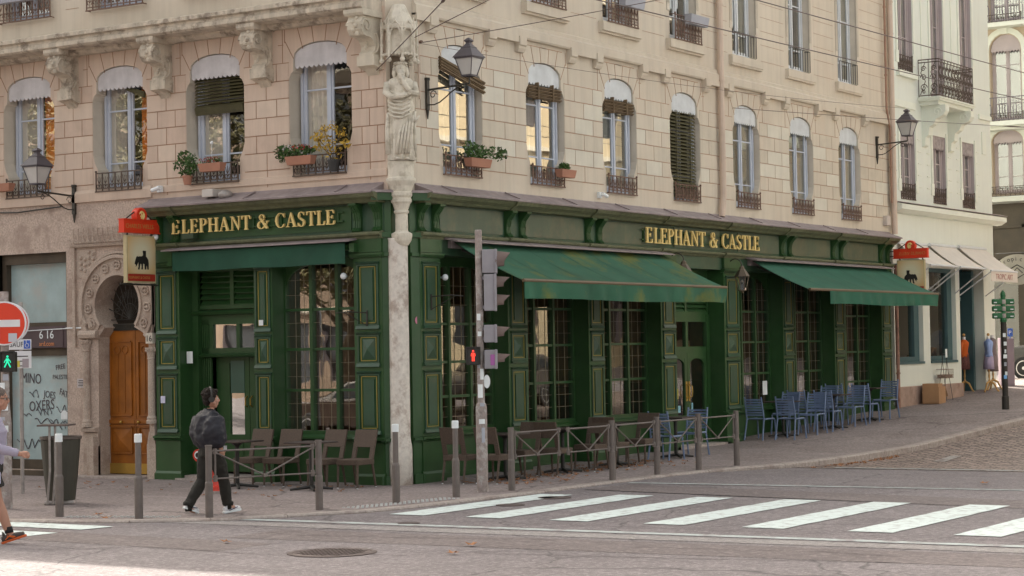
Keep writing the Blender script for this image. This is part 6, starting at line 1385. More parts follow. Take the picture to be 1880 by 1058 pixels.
for k, (a, z, w_, h, c) in enumerate(((.2, 1.30, .07, .05, 'w'), (-.3, 2.6, .06, .1, 'w'), (.1, 1.05, .09, .07, 'w'), (-.5, 1.9, .05, .12, 'w'), (.4, 1.75, .06, .16, 'w'), (-.2, 1.5, .08, .2, 'w'), (.3, .85, .05, .22, 'w'), (-.1, 2.35, .06, .07, 'w'))):
    r = .056 if z > 1.33 else .088; b = MB(LF); n = 5
    P = [(r * math.sin(a + (j / n - .5) * w_ / r), -r * math.cos(a + (j / n - .5) * w_ / r)) for j in range(n + 1)]
    for p, q in zip(P, P[1:]): b.quad((p[0], p[1] - .002, z - h / 2), (q[0], q[1] - .002, z - h / 2), (q[0], q[1] - .002, z + h / 2), (p[0], p[1] - .002, z + h / 2))
    b.build('sticker', WHITECAP if k % 3 else mat('grey_sticker', (.4, .42, .48), .6), t, recalc=False)
b = MB(LF); b.box(.15, .23, -.125, -.121, 1.88, 2.04); b.build('sticker', mat('purple_sticker', (.35, .10, .32), .5), t)

# ------------------------------------------------------------------ signs at the left edge
def frame_at(x, y): return (x, y)
gx, gy = -3.45, 5.25
t = empty('sign_pole', (-5.72, 2.68, 0), label='thick stickered pole with big no entry sign and green walking figure at left edge', cat='road sign')
PM = MATS['worn_pole']
b = MB(); b.lathe([(.085, -.1), (.085, 1.2), (.075, 1.3), (.06, 1.5), (.058, 3.05)], (0, 0), 14); b.build('pole', PM, t)
def disc(par, u, z, r, v, name='sign_disc', bar=True):
    b = MB(lambda p: LF((u + p[0], v - p[2], z + p[1]))); b.lathe([(r, -.02), (r, .0), (r * .985, .006), (r * .01, .006)], (0, 0), 40); o = b.build(name, WHITES, par)
    b = MB(lambda p: LF((u + p[0], v - .009 - p[2], z + p[1]))); b.lathe([(r * .93, -.002), (r * .93, .0), (r * .01, .0)], (0, 0), 40); b.build('red_field', REDP, o)
    if bar: b = MB(LF); b.box(u - r * .72, u + r * .72, v - .016, v - .008, z - r * .16, z + r * .16); b.build('white_bar', WHITES, o)
    return o
o = disc(t, .02, 2.60, .31, -.09)
b = MB(LF); b.box(.08, .20, -.110, -.106, 2.34, 2.46); b.build('sticker', mat('pale_sticker', (.5, .5, .55), .6), o); b = MB(LF); b.box(-.14, -.04, -.110, -.106, 2.38, 2.54); b.build('sticker', mat('lilac_sticker', (.55, .25, .35), .6), o)
pedhead(t, .07, 2.06, False, .28)
for k in range(9): 
    b = MB(LF); z = .9 + .15 * k + .03 * (k % 2); r = .088 if z < 1.2 else .075; u = .03 * math.sin(k * 2.3); b.box(u - .04, u + .04, -r - .004, -r + .002, z, z + .09); b.build('sticker', WHITECAP if k % 2 else MATS['grey_sticker'], t)
t = empty('sign_pole', (-3.42, 4.78, 0), label='thin grey pole with white SAUF plate beside the shut shop window', cat='road sign')
b = MB(); b.lathe([(.030, -.1), (.030, 2.98)], (0, 0), 10); b.build('pole', GALV, t)
disc(t, -.17, 2.66, .31, -.04, bar=False)
b = MB(LF); b.box(-.18, .17, -.05, -.038, 2.24, 2.40); o = b.build('plate', WHITES, t, bevel=.004); textmesh('SAUF', .115, LF, -.165, -.053, 2.285, parent=o, name='lettering', sx=.75, spacing=1.1)
b = MB(LF); b.box(.055, .155, -.055, -.051, 2.255, 2.385); b.build('wheelchair_panel', BLUES, o)
b = MB(lambda p: LF((.105 + p[0], -.059 - p[2], 2.315 + p[1]))); b.tube([(.028 * math.cos(a), .028 * math.sin(a) - .01, 0) for a in [1.9 + i * .42 for i in range(10)]], .004, 5); b.tube([(-.012, .055, 0), (-.008, .02, 0), (.018, .018, 0), (.03, -.02, 0)], .005, 5); b.ball((-.012, .062, 0), .009, 6); b.build('wheelchair_symbol', WHITES, o)
b = MB(LF); b.box(-.18, .17, -.05, -.038, 1.95, 2.22); o = b.build('plate', WHITES, t, bevel=.004)
textmesh('SUR TAXI', .055, LF, -.2, -.053, 2.115, parent=o, name='lettering') if False else None
for k in range(3): b = MB(LF); b.box(-.2 + .02 * k, .12, -.053, -.050, 2.13 - .075 * k, 2.145 - .075 * k); b.build('sticker_remnant', TXTB, o)
b = MB(LF); b.box(-.12, -.01, -.056, -.052, 1.97, 2.07); b.build('sticker', mat('yellow_sticker2', (.65, .55, .08), .5), o); b = MB(LF); b.box(.03, .13, -.056, -.052, 1.96, 2.1); b.build('sticker', mat('brown_sticker', (.35, .3, .32), .5), o)

# ------------------------------------------------------------------ litter bin
t = empty('litter_bin', (-4.77, 2.57, 0), label='dark slatted litter bin with a flat lid behind the left bollards', cat='litter bin')
b = MB()
b.lathe([(.20, .06), (.24, .40), (.285, .93)], (0, 0), 28, fn=lambda q, z: 1 + .012 * (1 if int(q * 28 / math.pi) % 2 else -1)); b.build('body', mat('bin_green', (.045, .042, .03), .6, var=.15), t)
b = MB(); b.lathe([(.285, .93), (.30, .94), (.30, .975), (.27, .975), (.26, .90)], (0, 0), 28); b.build('rim', mat('bin_rim', (.09, .07, .06), .5), t)
b = MB(lambda p: LF((p[0], p[1], p[2])))
for s_ in (-1, 1): b.tube([(s_ * .04 - .1, -.27, .02), (s_ * .04 - .05, -.31, .5), (s_ * .04 - .05, -.31, 1.14)], .018, 6)
b.tube([(-.2, -.2, .03), (.2, -.1, .03)], .03, 6); b.build('stand', GALV, t)
b = MB(LF); b.slab([(-.26, -.36), (.18, -.36), (.22, .0), (-.24, .0)], 1.13, 1.155); b.build('lid', mat('bin_lid', (.13, .10, .09), .5), t)

# ------------------------------------------------------------------ hydrant
t = empty('fire_hydrant', (-2.345, 1.79, 0), label='red fire hydrant with two side outlets behind the walking man', cat='fire hydrant')
HY = mat('hydrant_red', (.62, .05, .03), .45, var=.1)
b = MB(LF); b.lathe([(.16, 0), (.16, .04), (.10, .05)], (0, 0), 16); b.build('base', KERBM, t)
b = MB(LF); b.lathe([(.13, .04), (.13, .1), (.075, .12), (.065, .16), (.06, .45), (.09, .50), (.11, .58), (.11, .72), (.08, .80), (.03, .86)], (0, 0), 18); b.build('barrel', HY, t)
for u, z, tl in ((-.10, .44, -.10), (-.18, .60, -.04)):
    q = MB(LF); q.tube([(0, 0, z + .05), (u, -.15, z), (u * 1.15, -.22, z + tl * .3)], [.085, .09, .10], 14); o = q.build('outlet', HY, t); q = MB(LF); q.tube([(u * 1.15, -.215, z), (u * 1.2, -.235, z)], .06, 14); q.build('outlet_cap', WHITECAP, o); q = MB(LF); q.tube([(u * 1.18, -.23, z), (u * 1.22, -.245, z)], .038, 12); q.build('valve', BLACKP, o)

# ------------------------------------------------------------------ chairs and tables
def rattan_chair(label, loc, rz, grp):
    t = empty('rattan_chair', (*loc, G(loc[0])), R_(rz), label=label, cat='chair', group=grp)     # faces local +x
    b = MB(); b.box(-.22, .22, -.21, .21, .36, .45); b.build('seat', RATTAN, t, bevel=.012)
    b = MB(); F0 = lambda p: (-.20 - .12 * max(0, (p[2] - .42)) / .42 - .0 + p[1], p[0], p[2]); b.F = F0
    b.box(-.21, .21, 0, .035, .62, .89); b.box(-.21, -.13, 0, .035, .42, .62); b.box(.13, .21, 0, .035, .42, .62); b.build('backrest', RATTAN, t, bevel=.006)
    for sx, sy in ((1, 1), (1, -1), (-1, 1), (-1, -1)):
        b = MB(); x0 = .19 if sx > 0 else -.19; x1 = .205 if sx > 0 else -.27; b.tube([(x0, sy * .185, .38), (x1, sy * .19, .012)], [.024, .017], 6); l = b.build('leg', RATTAN, t); b = MB(); b.lathe([(.014, 0), (.014, .014)], (x1, sy * .19), 8); b.build('foot_cap', WHITECAP, l)
    return t
def blue_chair(label, loc, rz, grp):
    t = empty('slatted_chair', (*loc, G(loc[0])), R_(rz), label=label, cat='chair', group=grp)
    b = MB(); b.grid(lambda i, j: (-.20 + .42 * i, -.20 + .40 * j, .44 - .012 * math.sin(math.pi * j) + .0), 6, 6); b.grid(lambda i, j: (-.20 + .42 * i, -.20 + .40 * j, .425 - .012 * math.sin(math.pi * j)), 6, 6)
    b.box(.20, .225, -.20, .20, .405, .44); b.build('seat', BLUEC, t, recalc=False)
    bk = MB()
    for k in range(7):
        z = .50 + .053 * k; x = -.22 - .10 * (z - .44) / .4
        bk.grid(lambda i, j: (x - .018 * math.sin(math.pi * i), -.19 + .38 * i, z + .034 * j), 6, 1); bk.grid(lambda i, j: (x - .018 * math.sin(math.pi * i) - .010, -.19 + .38 * i, z + .034 * j), 6, 1)
    bk.build('backrest', BLUEC, t, recalc=False)
    for sy in (-1, 1):
        b = MB(); b.tube([(-.33, sy * .215, 0), (-.23, sy * .20, .43), (-.26, sy * .2, .60), (-.325, sy * .195, .89)], .018, 6); b.build('leg', BLUEC, t)
        b = MB(); b.tube([(.26, sy * .215, 0), (.215, sy * .205, .40), (.18, sy * .2, .435), (-.2, sy * .2, .43)], .018, 6); b.build('leg', BLUEC, t)
    return t
def table(label, loc, grp, w_=.30):
    t = empty('cafe_table', (*loc, G(loc[0])), label=label, cat='table', group=grp)
    b = MB(); b.box(-w_, w_, -w_, w_, .725, .75); b.build('tabletop', DKTAB, t, bevel=.006)
    b = MB(); b.tube([(0, 0, .03), (0, 0, .73)], .034, 8); b.tube([(0, 0, .66), (0, 0, .725)], [.035, .11], 8); b.build('column', BLACKP, t)
    b = MB()
    for a in (45, 135, 225, 315): q = R_(a); b.tube([(0, 0, .06), (.33 * math.cos(q), .33 * math.sin(q), .022)], [.032, .018], 6)
    b.build('base', BLACKP, t); return t
GB = 'brown rattan chairs outside the pub'; GT = 'dark cafe tables outside the pub'; GC = 'blue slatted chairs outside the pub'
ch0 = rattan_chair('brown rattan chair closest to the corner column on its left side', (-.62, .42), 180, GB)
tb0 = table('dark cafe table nearest the corner column on its left', (-1.34, .72), GT)
for x, y, rz, l in ((-.66, .98, 180, 'brown rattan chair second from the corner column on its left side'), (-.62, 1.90, 183, 'brown rattan chair below the near jamb of the pub door, behind the barrier'), (-.68, 2.46, 180, 'brown rattan chair half hidden by the barrier, nearest the walking man'),
    (.78, -.62, 5, 'brown rattan chair just right of the corner column against the green front'), (.95, -1.17, 0, 'brown rattan chair directly behind the traffic light pole'), (2.06, -.95, 178, 'brown rattan chair seen through the first barrier, its back towards the right'),
    (2.62, -1.25, 0, 'brown rattan chair behind the join of the first two barriers, facing right'), (3.72, -1.28, 180, 'brown rattan chair behind the second barrier, facing left'), (4.30, -1.38, 0, 'brown rattan chair behind the second post of the right barriers, facing right'), (5.38, -1.33, 180, 'brown rattan chair farthest right, next to the blue pair')):
    copy_tree(ch0, (x, y, G(x)), R_(rz), label=l, group=GB)
for x, y, l in ((-1.34, 2.20, 'dark cafe table beside the walking man'), (1.52, -.98, 'dark cafe table right of the traffic light pole'), (3.18, -1.05, 'dark cafe table behind the second right barrier'), (4.84, -1.15, 'dark cafe table behind the middle barrier'), (7.08, -1.12, 'dark cafe table between the pair of blue chairs'),
    (12.95, -.55, 'dark cafe table nearest the pub side door among the blue chairs'), (14.88, -.85, 'dark cafe table in the middle of the blue chairs'), (16.92, -.85, 'dark cafe table at the far end of the blue chairs')):
    copy_tree(tb0, (x, y, G(x)), 0, label=l, group=GT)
bc0 = blue_chair('blue slatted chair behind the barrier, left of the pub side door, facing right', (6.45, -1.27), 0, GC)
for x, y, rz, l in ((7.68, -1.12, 182, 'blue slatted chair in front of the pub side door, facing left'), (12.28, -.36, -4, 'leftmost blue slatted chair after the pub side door'), (12.42, -.98, 0, 'blue slatted chair second from the left after the pub side door, nearest the kerb'), (13.52, -.95, 183, 'blue slatted chair facing left, third in the row after the side door'), (13.6, -.30, 180, 'blue slatted chair against the wall behind the third chair of the row'),
    (14.28, -1.0, 2, 'blue slatted chair in the middle of the row, facing right'), (14.30, -.38, 0, 'blue slatted chair in the middle of the row, behind another against the wall'), (15.48, -1.0, 178, 'blue slatted chair right of the middle table, facing left'), (15.5, -.36, 180, 'blue slatted chair beside the wall right of the middle table'), (16.34, -1.0, 0, 'blue slatted chair left of the far table, its seat turned right'), (16.36, -.36, 0, 'blue slatted chair left of the far table, against the wall'), (17.5, -.98, 180, 'last blue slatted chair at the far end, beside the white building')):
    copy_tree(bc0, (x, y, G(x)), R_(rz), label=l, group=GC)

# ------------------------------------------------------------------ far end of the pavement
t = empty('mannequin', (26.45, -.32, G(26.5)), R_(20), label='mannequin in a light blue top and lavender skirt, wooden knob for a head', cat='mannequin', group='dressed mannequins outside the shop')
WOODT = mat('turned_wood', (.52, .30, .10), .5)
def mannequin(t, top, skirt, knob=WOODT, coat=False, neckm=WHITES):
    b = MB(); b.lathe([(.02, .25), (.03, .3), (.018, .34), (.028, .42), (.018, .5), (.03, .58), (.02, .85)], (0, 0), 10)
    for k in range(3): a = k * 2.09 + .5; b.tube([(0, 0, .28), (.12 * math.cos(a), .12 * math.sin(a), .22), (.20 * math.cos(a), .20 * math.sin(a), .06), (.25 * math.cos(a), .25 * math.sin(a), .0)], [.03, .028, .022, .025], 8)
    b.build('stand', knob, t)
    fold = lambda q, z: 1 + (.05 * math.sin(9 * q) if z < .95 else .015 * math.sin(5 * q + 9 * z))
    b = MB(); b.lathe([(.20, .60 if not coat else .5), (.185, .8), (.165, .95), (.15, 1.02)], (0, 0), 28, sy=.72, fn=fold); b.build('skirt', skirt, t, smooth=True)
    b = MB(); b.lathe([(.172, .93), (.165, 1.0), (.14, 1.08), (.155, 1.18), (.18, 1.27), (.175, 1.33), (.11, 1.38), (.055, 1.41)], (0, 0), 28, sy=.68, fn=lambda q, z: 1 + .02 * math.sin(7 * q + 11 * z)); 
    for s_ in (-1, 1): b.tube([(s_ * .15, 0, 1.32), (s_ * .20, .01, 1.22), (s_ * .205, .02, 1.02)] + ([(s_ * .2, .03, .85)] if coat else []), [.055, .05, .042] + ([.035] if coat else []), 8)
    b.build('top', top, t, smooth=True)
    b = MB(); b.lathe([(.055, 1.38), (.045, 1.46), (.05, 1.48)], (0, 0), 12); b.build('neck', neckm, t)
    if not coat: b = MB(); b.ball((0, 0, 1.53), .042, 10); b.build('knob', knob, t)
mannequin(t, mat('light_blue_knit', (.28, .38, .66), .85, var=.1), mat('lavender_skirt', (.40, .34, .48), .85, var=.1))
t = empty('mannequin', (26.5, .38, G(26.5)), R_(0), label='mannequin in a bright orange top and patterned skirt in the shop doorway', cat='mannequin', group='dressed mannequins outside the shop')
mannequin(t, mat('orange_knit', (.62, .12, .015), .85, var=.1), mat('patterned_skirt', (.16, .06, .05), .85, var=.7, scale=40), knob=WOODT)
t = empty('mannequin', (27.05, -.22, G(27)), R_(10), label='mannequin in a long grey brown coat on the right of the other two', cat='mannequin', group='dressed mannequins outside the shop')
GRC = mat('grey_coat', (.20, .16, .16), .9, var=.12); mannequin(t, GRC, GRC, coat=True)
t = empty('cardboard_box', (22.3, -.30, G(22.3)), R_(8), label='open cardboard box with a loose flap against the white shop wall', cat='box')
b = MB(); b.box(-.38, .38, -.24, -.23, 0, .42); b.box(-.38, .38, .16, .17, 0, .36); b.box(-.38, -.37, -.23, .16, 0, .40); b.box(.37, .38, -.23, .16, 0, .30); b.box(-.38, .38, -.23, .16, .0, .02); b.build('body', CARDB, t)
b = MB(); b.add([(.38, -.24, .42 - .02), (.38, .16, .36), (.62, .10, .12), (.60, -.26, .16)], [(0, 1, 2, 3)]); b.add([(-.1, .17, .36), (.37, .17, .36), (.4, .3, .15), (-.1, .34, .2)], [(0, 1, 2, 3)]); b.build('flap', mat('cardboard_light', (.5, .33, .2), .9), t, recalc=False)
b = MB(); b.box(-.38, .1, -.23, .165, .40, .5); b.build('packing', CARDB, t)
t = empty('wire_rack', (23.4, -.22, G(23.4)), label='thin wire rack with one basket and a white card beside the cardboard box', cat='rack')
b = MB()
for s_ in (-1, 1): b.tube([(s_ * .22, -.12, 0), (s_ * .14, .02, 1.2)], .007, 4); b.tube([(s_ * .22, .12, 0), (s_ * .14, -.02, 1.2)], .007, 4)
b.tube([(-.14, 0, 1.2), (.14, 0, 1.2)], .007, 4)
b.build('frame', IRONB, t)
b = MB()
for z in (.58, .66, .80): b.tube([(-.24, -.14, z), (.24, -.14, z), (.24, .14, z), (-.24, .14, z), (-.24, -.14, z)], .006, 4)
for i in range(9): b.box(-.24 + .06 * i - .003, -.24 + .06 * i + .003, -.143, -.137, .58, .8)
b.box(-.22, .22, -.12, .12, .59, .66); b.build('basket', mat('basket_goods', (.25, .18, .14), .8, var=.5, scale=30), t); b = MB(); b.box(-.05, .08, -.05, -.04, 1.1, 1.32); b.build('card', WHITECAP, t)
t = empty('direction_sign', (20.21, -2.88, .49), label='dark stickered post topped with stacked green signs near the kerb', cat='road sign')
b = MB(); b.lathe([(.085, -.1), (.085, .3), (.07, .32), (.068, 2.05)], (0, 0), 12); b.build('pole', mat('black_pole', (.03, .025, .02), .6, var=.3), t)
GS = mat('sign_green', (.015, .12, .04), .5); b = MB(); b.lathe([(.075, 2.05), (.085, 2.1), (.06, 2.14), (.058, 2.66), (.065, 2.68), (.05, 2.74), (.01, 2.80)], (0, 0), 12); b.build('top_cap', GS, t)
for k in range(3):
    z = 2.20 + .165 * k
    for s_ in (-1, 1):
        b = MB(LF); u0, u1 = sorted((s_ * .03, s_ * .27)); b.box(u0, u1, -.05 + .03 * s_, .05 + .03 * s_, z - .068, z + .068); o = b.build('sign_arm', GS, t, bevel=.03)
        b = MB(LF); b.box(s_ * .2 - .035, s_ * .2 + .035, -.056 + .03 * s_, -.051 + .03 * s_, z - .03, z - .005); b.build('label_strip', WHITES, o)
    b = MB(); b.lathe([(.062, z - .05), (.066, z), (.062, z + .05)], (0, 0), 12); b.build('clamp', GALV, t)
for k, (z, c) in enumerate(((1.7, 0), (1.5, 0), (1.32, 0), (1.2, 0), (1.02, 1), (.8, 0), (.72, 2))): b = MB(LF); b.box(-.04 + .015 * (k % 3), .03 + .015 * (k % 2), -.074, -.069, z, z + .09); b.build('sticker', [WHITECAP, MATS['grey_sticker'], mat('blue_sticker', (.2, .45, .8), .5)][c], t)
# oval shop sign
t = empty('oval_sign', (28.15, -.45, 4.05), label='oval white Tropic Art sign hanging off the end of the white building', cat='sign')
b = MB(lambda p: (p[2], -p[0], p[1])); b.lathe([(.62, -.02), (.62, .02)], (.15, 0), 36, sy=.68)
t2 = b.build('board', mat('ivory_board', (.58, .55, .45), .6), t)
OVF = lambda p: (-p[1], -p[0], p[2])
for i, ch in enumerate('Tropic Art'):
    a = R_(150 - 14.5 * i); textmesh(ch, .17, OVF, .15 + .44 * math.cos(a) - .03, .022, .27 * math.sin(a) - .03, parent=t2, name='letter', rot=a - math.pi / 2)
b = MB(OVF); P = [(-.18, -.02), (.15, .17), (.48, -.02), (.15, -.2), (-.18, -.02)]; b.tube([(u, .024, z - .04) for u, z in P], .014, 4); b.tube([(0, .024, -.1), (.15, .024, .05), (.3, .024, -.1)], .012, 4); b.build('emblem', TXTB, t2)
b = MB(); b.tube([(0, .45, .45), (0, -.8, .46)], .02, 5); b.tube([(0, .45, .1), (0, -.4, .46)], .012, 5); b.build('arm', IRONB, t)
# lilac cabinet
t = empty('street_cabinet', (28.32, -.16, G(28.3)), label='lilac grey street cabinet with a parking plate behind the green sign post', cat='cabinet')
b = MB(LF); b.box(-.19, .19, -.15, .15, 0, 1.32); b.build('body', mat('lilac_paint', (.26, .20, .23), .6, var=.05), t, bevel=.01)
b = MB(LF); b.box(.02, .16, -.17, -.155, 1.36, 1.58); b.box(.08, .10, -.16, -.14, 1.3, 1.4); o = b.build('parking_plate', BLUES, t); textmesh('P', .16, LF, .04, -.174, 1.41, m=WHITES, parent=o, name='lettering')

# ------------------------------------------------------------------ cars
def make_car(label, loc, rz, paint, grp=None):
    t = empty('parked_car', loc, R_(rz), label=label, cat='car', group=grp)      # length along local x, nose at +x
    prof = [(-2.05, .32), (-2.12, .55), (-2.10, .92), (-2.02, 1.02), (-1.78, 1.40), (-1.55, 1.50), (-.2, 1.56), (.25, 1.50), (1.0, 1.05), (1.75, .93), (2.05, .80), (2.12, .55), (2.08, .32)]
    b = MB(lambda p: (p[0], p[1], p[2]))
    def section(y, inset): return [(x * (1 - .02 * inset), y, z if z < 1.05 else z) for x, z in prof]
    ws = [(-.88, 1), (-.90, 0), (.90, 0), (.88, 1)]
    def half(z): return .90 - (.24 * max(0, (z - .95)) / .6) - (.04 if z < .4 else 0)
    n = len(prof); vs_ = [(x, -half(z), z) for x, z in prof] + [(x, half(z), z) for x, z in prof]
    b.add(vs_, [tuple(range(n)), tuple(range(2 * n - 1, n - 1, -1))] + [(i, (i + 1) % n, n + (i + 1) % n, n + i) for i in range(n)]); b.build('body', paint, t, bevel=.05)
    GLC = mat('car_glass', (.03, .035, .04), .08, spec=.8); b = MB()
    for s_ in (-1, 1):
        P = [(-1.70, 1.05), (-1.52, 1.40), (-.2, 1.47), (.2, 1.42), (.72, 1.06)]; b.add([(x, s_ * (half(z) + .006), z) for x, z in P], [tuple(range(5))])
    b.add([(.30, -.66, 1.49), (.30, .66, 1.49), (.98, .80, 1.10), (.98, -.80, 1.10)], [(0, 1, 2, 3)]); b.add([(-1.84, -.68, 1.36), (-1.84, .68, 1.36), (-2.03, .8, 1.05), (-2.03, -.8, 1.05)], [(0, 1, 2, 3)]); b.build('windows', GLC, t, recalc=False)
    for x in (-1.30, 1.32):
        for s_ in (-1, 1):
            b = MB(lambda p: (x + p[0], s_ * (.80 + p[2]), .33 + p[1])); b.lathe([(.33, -.12), (.34, -.02), (.34, .08), (.31, .11), (.22, .11)], (0, 0), 24); w_ = b.build('wheel', mat('tyre', (.02, .02, .02), .8), t)
            b = MB(lambda p: (x + p[0], s_ * (.80 + p[2]), .33 + p[1])); b.lathe([(.22, .085), (.225, .112), (.20, .112), (.19, .09)], (0, 0), 24)
            for k in range(5): a = k * 1.257; b.add([(.04 * math.cos(a - .6), .04 * math.sin(a - .6), .10), (.2 * math.cos(a - .17), .2 * math.sin(a - .17), .105), (.2 * math.cos(a + .17), .2 * math.sin(a + .17), .105), (.04 * math.cos(a + .6), .04 * math.sin(a + .6), .10)], [(0, 1, 2, 3)])
            b.lathe([(.05, .09), (.05, .115), (.01, .118)], (0, 0), 10); b.build('rim', mat('alloy', (.6, .58, .57), .35, metal=.6), w_)
    b = MB()
    for s_ in (-1, 1): b.box(-2.13, -2.02, s_ * .78 - .09, s_ * .78 + .09, .78, .95)
    b.build('tail_light', mat('tail_light_red', (.5, .02, .02), .3), t); b = MB()
    for s_ in (-1, 1): b.box(2.0, 2.10, s_ * .68 - .13, s_ * .68 + .13, .68, .80)
    b.build('headlight', mat('headlight', (.6, .6, .62), .2), t); return t
c1 = make_car('black car parked on the side street at the right edge', (32.15, -1.0, G(31.5) - .10), 90, mat('black_car', (.022, .02, .018), .25, spec=.8))
make_car('silver grey car parked across the cross street, mirrored in the pub windows', (15.5, -12.0, ROADZ(15.5)), 0, mat('grey_car', (.26, .23, .22), .3, spec=.8), 'cars mirrored in the pub windows')
make_car('dark car parked across the cross street, mirrored in the third pub window', (22.0, -12.0, ROADZ(22)), 180, mat('dark_car', (.09, .08, .075), .25, spec=.8), 'cars mirrored in the pub windows')
make_car('dark brown car in the main street, mirrored in the window left of the column', (-14.2, 11.6, -.1), 90, mat('brown_car', (.06, .04, .03), .25, spec=.8), 'cars mirrored in the pub windows')

# ------------------------------------------------------------------ people
def remeshed(b, name, m, parent, vox=.011, smooth=6, folds=None):
    o = b.build(name, m, parent, recalc=True)
    r = o.modifiers.new('merge', 'REMESH'); r.mode = 'VOXEL'; r.voxel_size = vox; r.use_smooth_shade = True
    s = o.modifiers.new('smooth', 'SMOOTH'); s.iterations = smooth; s.factor = .5
    if folds:
        tx = bpy.data.textures.new(name + '_folds', 'CLOUDS'); tx.noise_scale = folds[1]
        d = o.modifiers.new('folds', 'DISPLACE'); d.texture = tx; d.strength = folds[0]; d.mid_level = .5; d.texture_coords = 'LOCAL'
    return o
SKIN = mat('skin', (.42, .22, .15), .6, var=.06)
def hand(b, w, d, palm_n, side, curl=.5, L=.085):
    """palm from wrist w along direction d; five fingers of different length curling towards palm_n"""
    w, d, pn = Vector(w), Vector(d).normalized(), Vector(palm_n).normalized(); s_ = d.cross(pn).normalized() * side
    b.tube([w, w + d * .045, w + d * L], [.028, .036, .034], 10)
    for k, (off, ln) in enumerate(((-.030, .070), (-.010, .080), (.010, .074), (.029, .058))):
        p = w + d * L * .9 + s_ * off; P = [p]
        for j in range(3): a = curl * (j + .6); p = p + (d * math.cos(a) + pn * math.sin(a)) * ln / 3; P.append(p)
        b.tube(P, [.010, .0095, .009, .007], 7); b.ball(P[-1], .0075, 7)
    p = w + d * .03 - s_ * .03; b.tube([p, p + (d * .6 - s_ * .7 + pn * .3).normalized() * .035, p + (d * .9 - s_ * .25 + pn * .6).normalized() * .062], [.013, .011, .008], 7)
def headmesh(b, c, yaw=0, pitch=0, sc_=1.0):
    M = Matrix.Translation(Vector(c)) @ Matrix.Rotation(yaw, 4, 'Z') @ Matrix.Rotation(pitch, 4, 'Y') @ Matrix.Scale(sc_, 4)
    F0 = b.F; b.F = lambda p: tuple(M @ Vector(p))
    b.ball((-.008, 0, .035), .095, 18, (1.02, .82, 1.0)); b.ball((.018, 0, -.02), .075, 16, (1.0, .84, 1.1)); b.ball((.05, 0, -.085), .035, 12, (1, 1.0, .8)); b.tube([(.045, .05, -.06), (.0, .062, -.03)], .022, 8); b.tube([(.045, -.05, -.06), (.0, -.062, -.03)], .022, 8)
    b.tube([(.088, 0, .03), (.104, 0, .0), (.112, 0, -.022)], [.010, .012, .015], 8); b.ball((.098, 0, -.028), .013, 8, (1, 1.5, .8))
    b.tube([(.075, -.028, .038), (.090, 0, .043), (.075, .028, .038)], .011, 8); b.tube([(.080, -.02, -.052), (.094, 0, -.054), (.080, .02, -.052)], .008, 6); b.tube([(.080, -.018, -.063), (.091, 0, -.066), (.080, .018, -.063)], .008, 6)
    for s_ in (-1, 1): b.tube([(-.01, s_ * .080, .025), (-.018, s_ * .094, .03), (-.020, s_ * .094, .0), (-.008, s_ * .084, -.025)], .011, 7); b.ball((.06, s_ * .04, -.02), .022, 8)
    b.F = F0; return M
def eyes(M, par, browm):
    b = MB(lambda p: tuple(M @ Vector(p)))
    for s_ in (-1, 1): b.ball((.076, s_ * .031, .014), .012, 10)
    b.build('eye', mat('eye_white', (.5, .48, .45), .3), par)
    b = MB(lambda p: tuple(M @ Vector(p)))
    for s_ in (-1, 1): b.ball((.086, s_ * .031, .014), .0055, 8); b.tube([(.080, s_ * .015, .046), (.086, s_ * .032, .052), (.074, s_ * .05, .046)], .004, 5)
    b.build('brow', browm, par)
HAIRD = mat('dark_brown_hair', (.014, .008, .005), .95, var=.4, scale=40, bump=.6, bscale=90)
HAIRG = mat('grey_brown_hair', (.12, .09, .075), .7, var=.4, scale=40, bump=.6, bscale=90)
# --- man walking away to the right in a dark bomber jacket
man = empty('person', (-5.33, -.76, 0), R_(-16), label='man walking in a dark bomber jacket, black trousers, white trainers and headphones', cat='person')
Zm = .945
b = MB()
b.tube([(0, 0, .88), (.01, 0, 1.05), (0, 0, 1.2), (-.01, 0, 1.33), (.0, 0, 1.40)], [.13, .12, .14, .13, .06], 12); b.tube([(-.02, .15, 1.33), (-.02, -.15, 1.33)], .07, 10); b.tube([(.0, 0, 1.36), (.01, 0, 1.47)], [.055, .052], 10)
def leg(b, hip, knee, ankle, r=(.085, .06, .042)): b.tube([hip, tuple((Vector(hip) + Vector(knee)) / 2), knee, tuple(Vector(knee).lerp(Vector(ankle), .35)), ankle], [r[0], r[0] * .9, r[1], r[1] * 1.0, r[2]], 12)
leg(b, (0, .09, .86), (-.08, .09, .47), (-.33, .08, .13)); leg(b, (0, -.09, .86), (.16, -.08, .46), (.22, -.08, .10))
for s_, an, toe in ((1, (-.33, .08, .12), (-.21, .08, .04)), (-1, (.22, -.08, .09), (.38, -.08, .05))): b.tube([an, tuple((Vector(an) + Vector(toe)) / 2), toe], [.04, .045, .03], 8)
A1 = [(-.02, .19, 1.34), (-.07, .25, 1.10), (.02, .22, .90)]; A2 = [(-.02, -.19, 1.34), (-.07, -.25, 1.10), (.03, -.22, .90)]
for A in (A1, A2): b.tube(A, [.055, .042, .030], 10)
hand(b, A1[2], (.35, -.15, -.9), (.2, -1, 0), 1, .7); hand(b, A2[2], (.35, .15, -.9), (.2, 1, 0), -1, .7)
Mh = headmesh(b, (.02, 0, 1.585), yaw=R_(-22), sc_=1.03)
body = remeshed(b, 'body', SKIN, man, .009, 3)
eyes(Mh, man, HAIRD)
b = MB(); leg(b, (0, .085, .88), (-.08, .09, .47), (-.335, .08, .12), (.125, .083, .068)); leg(b, (0, -.085, .88), (.16, -.08, .46), (.215, -.08, .115), (.125, .083, .068)); b.tube([(0, 0, .80), (0, 0, 1.0)], [.15, .145], 12)
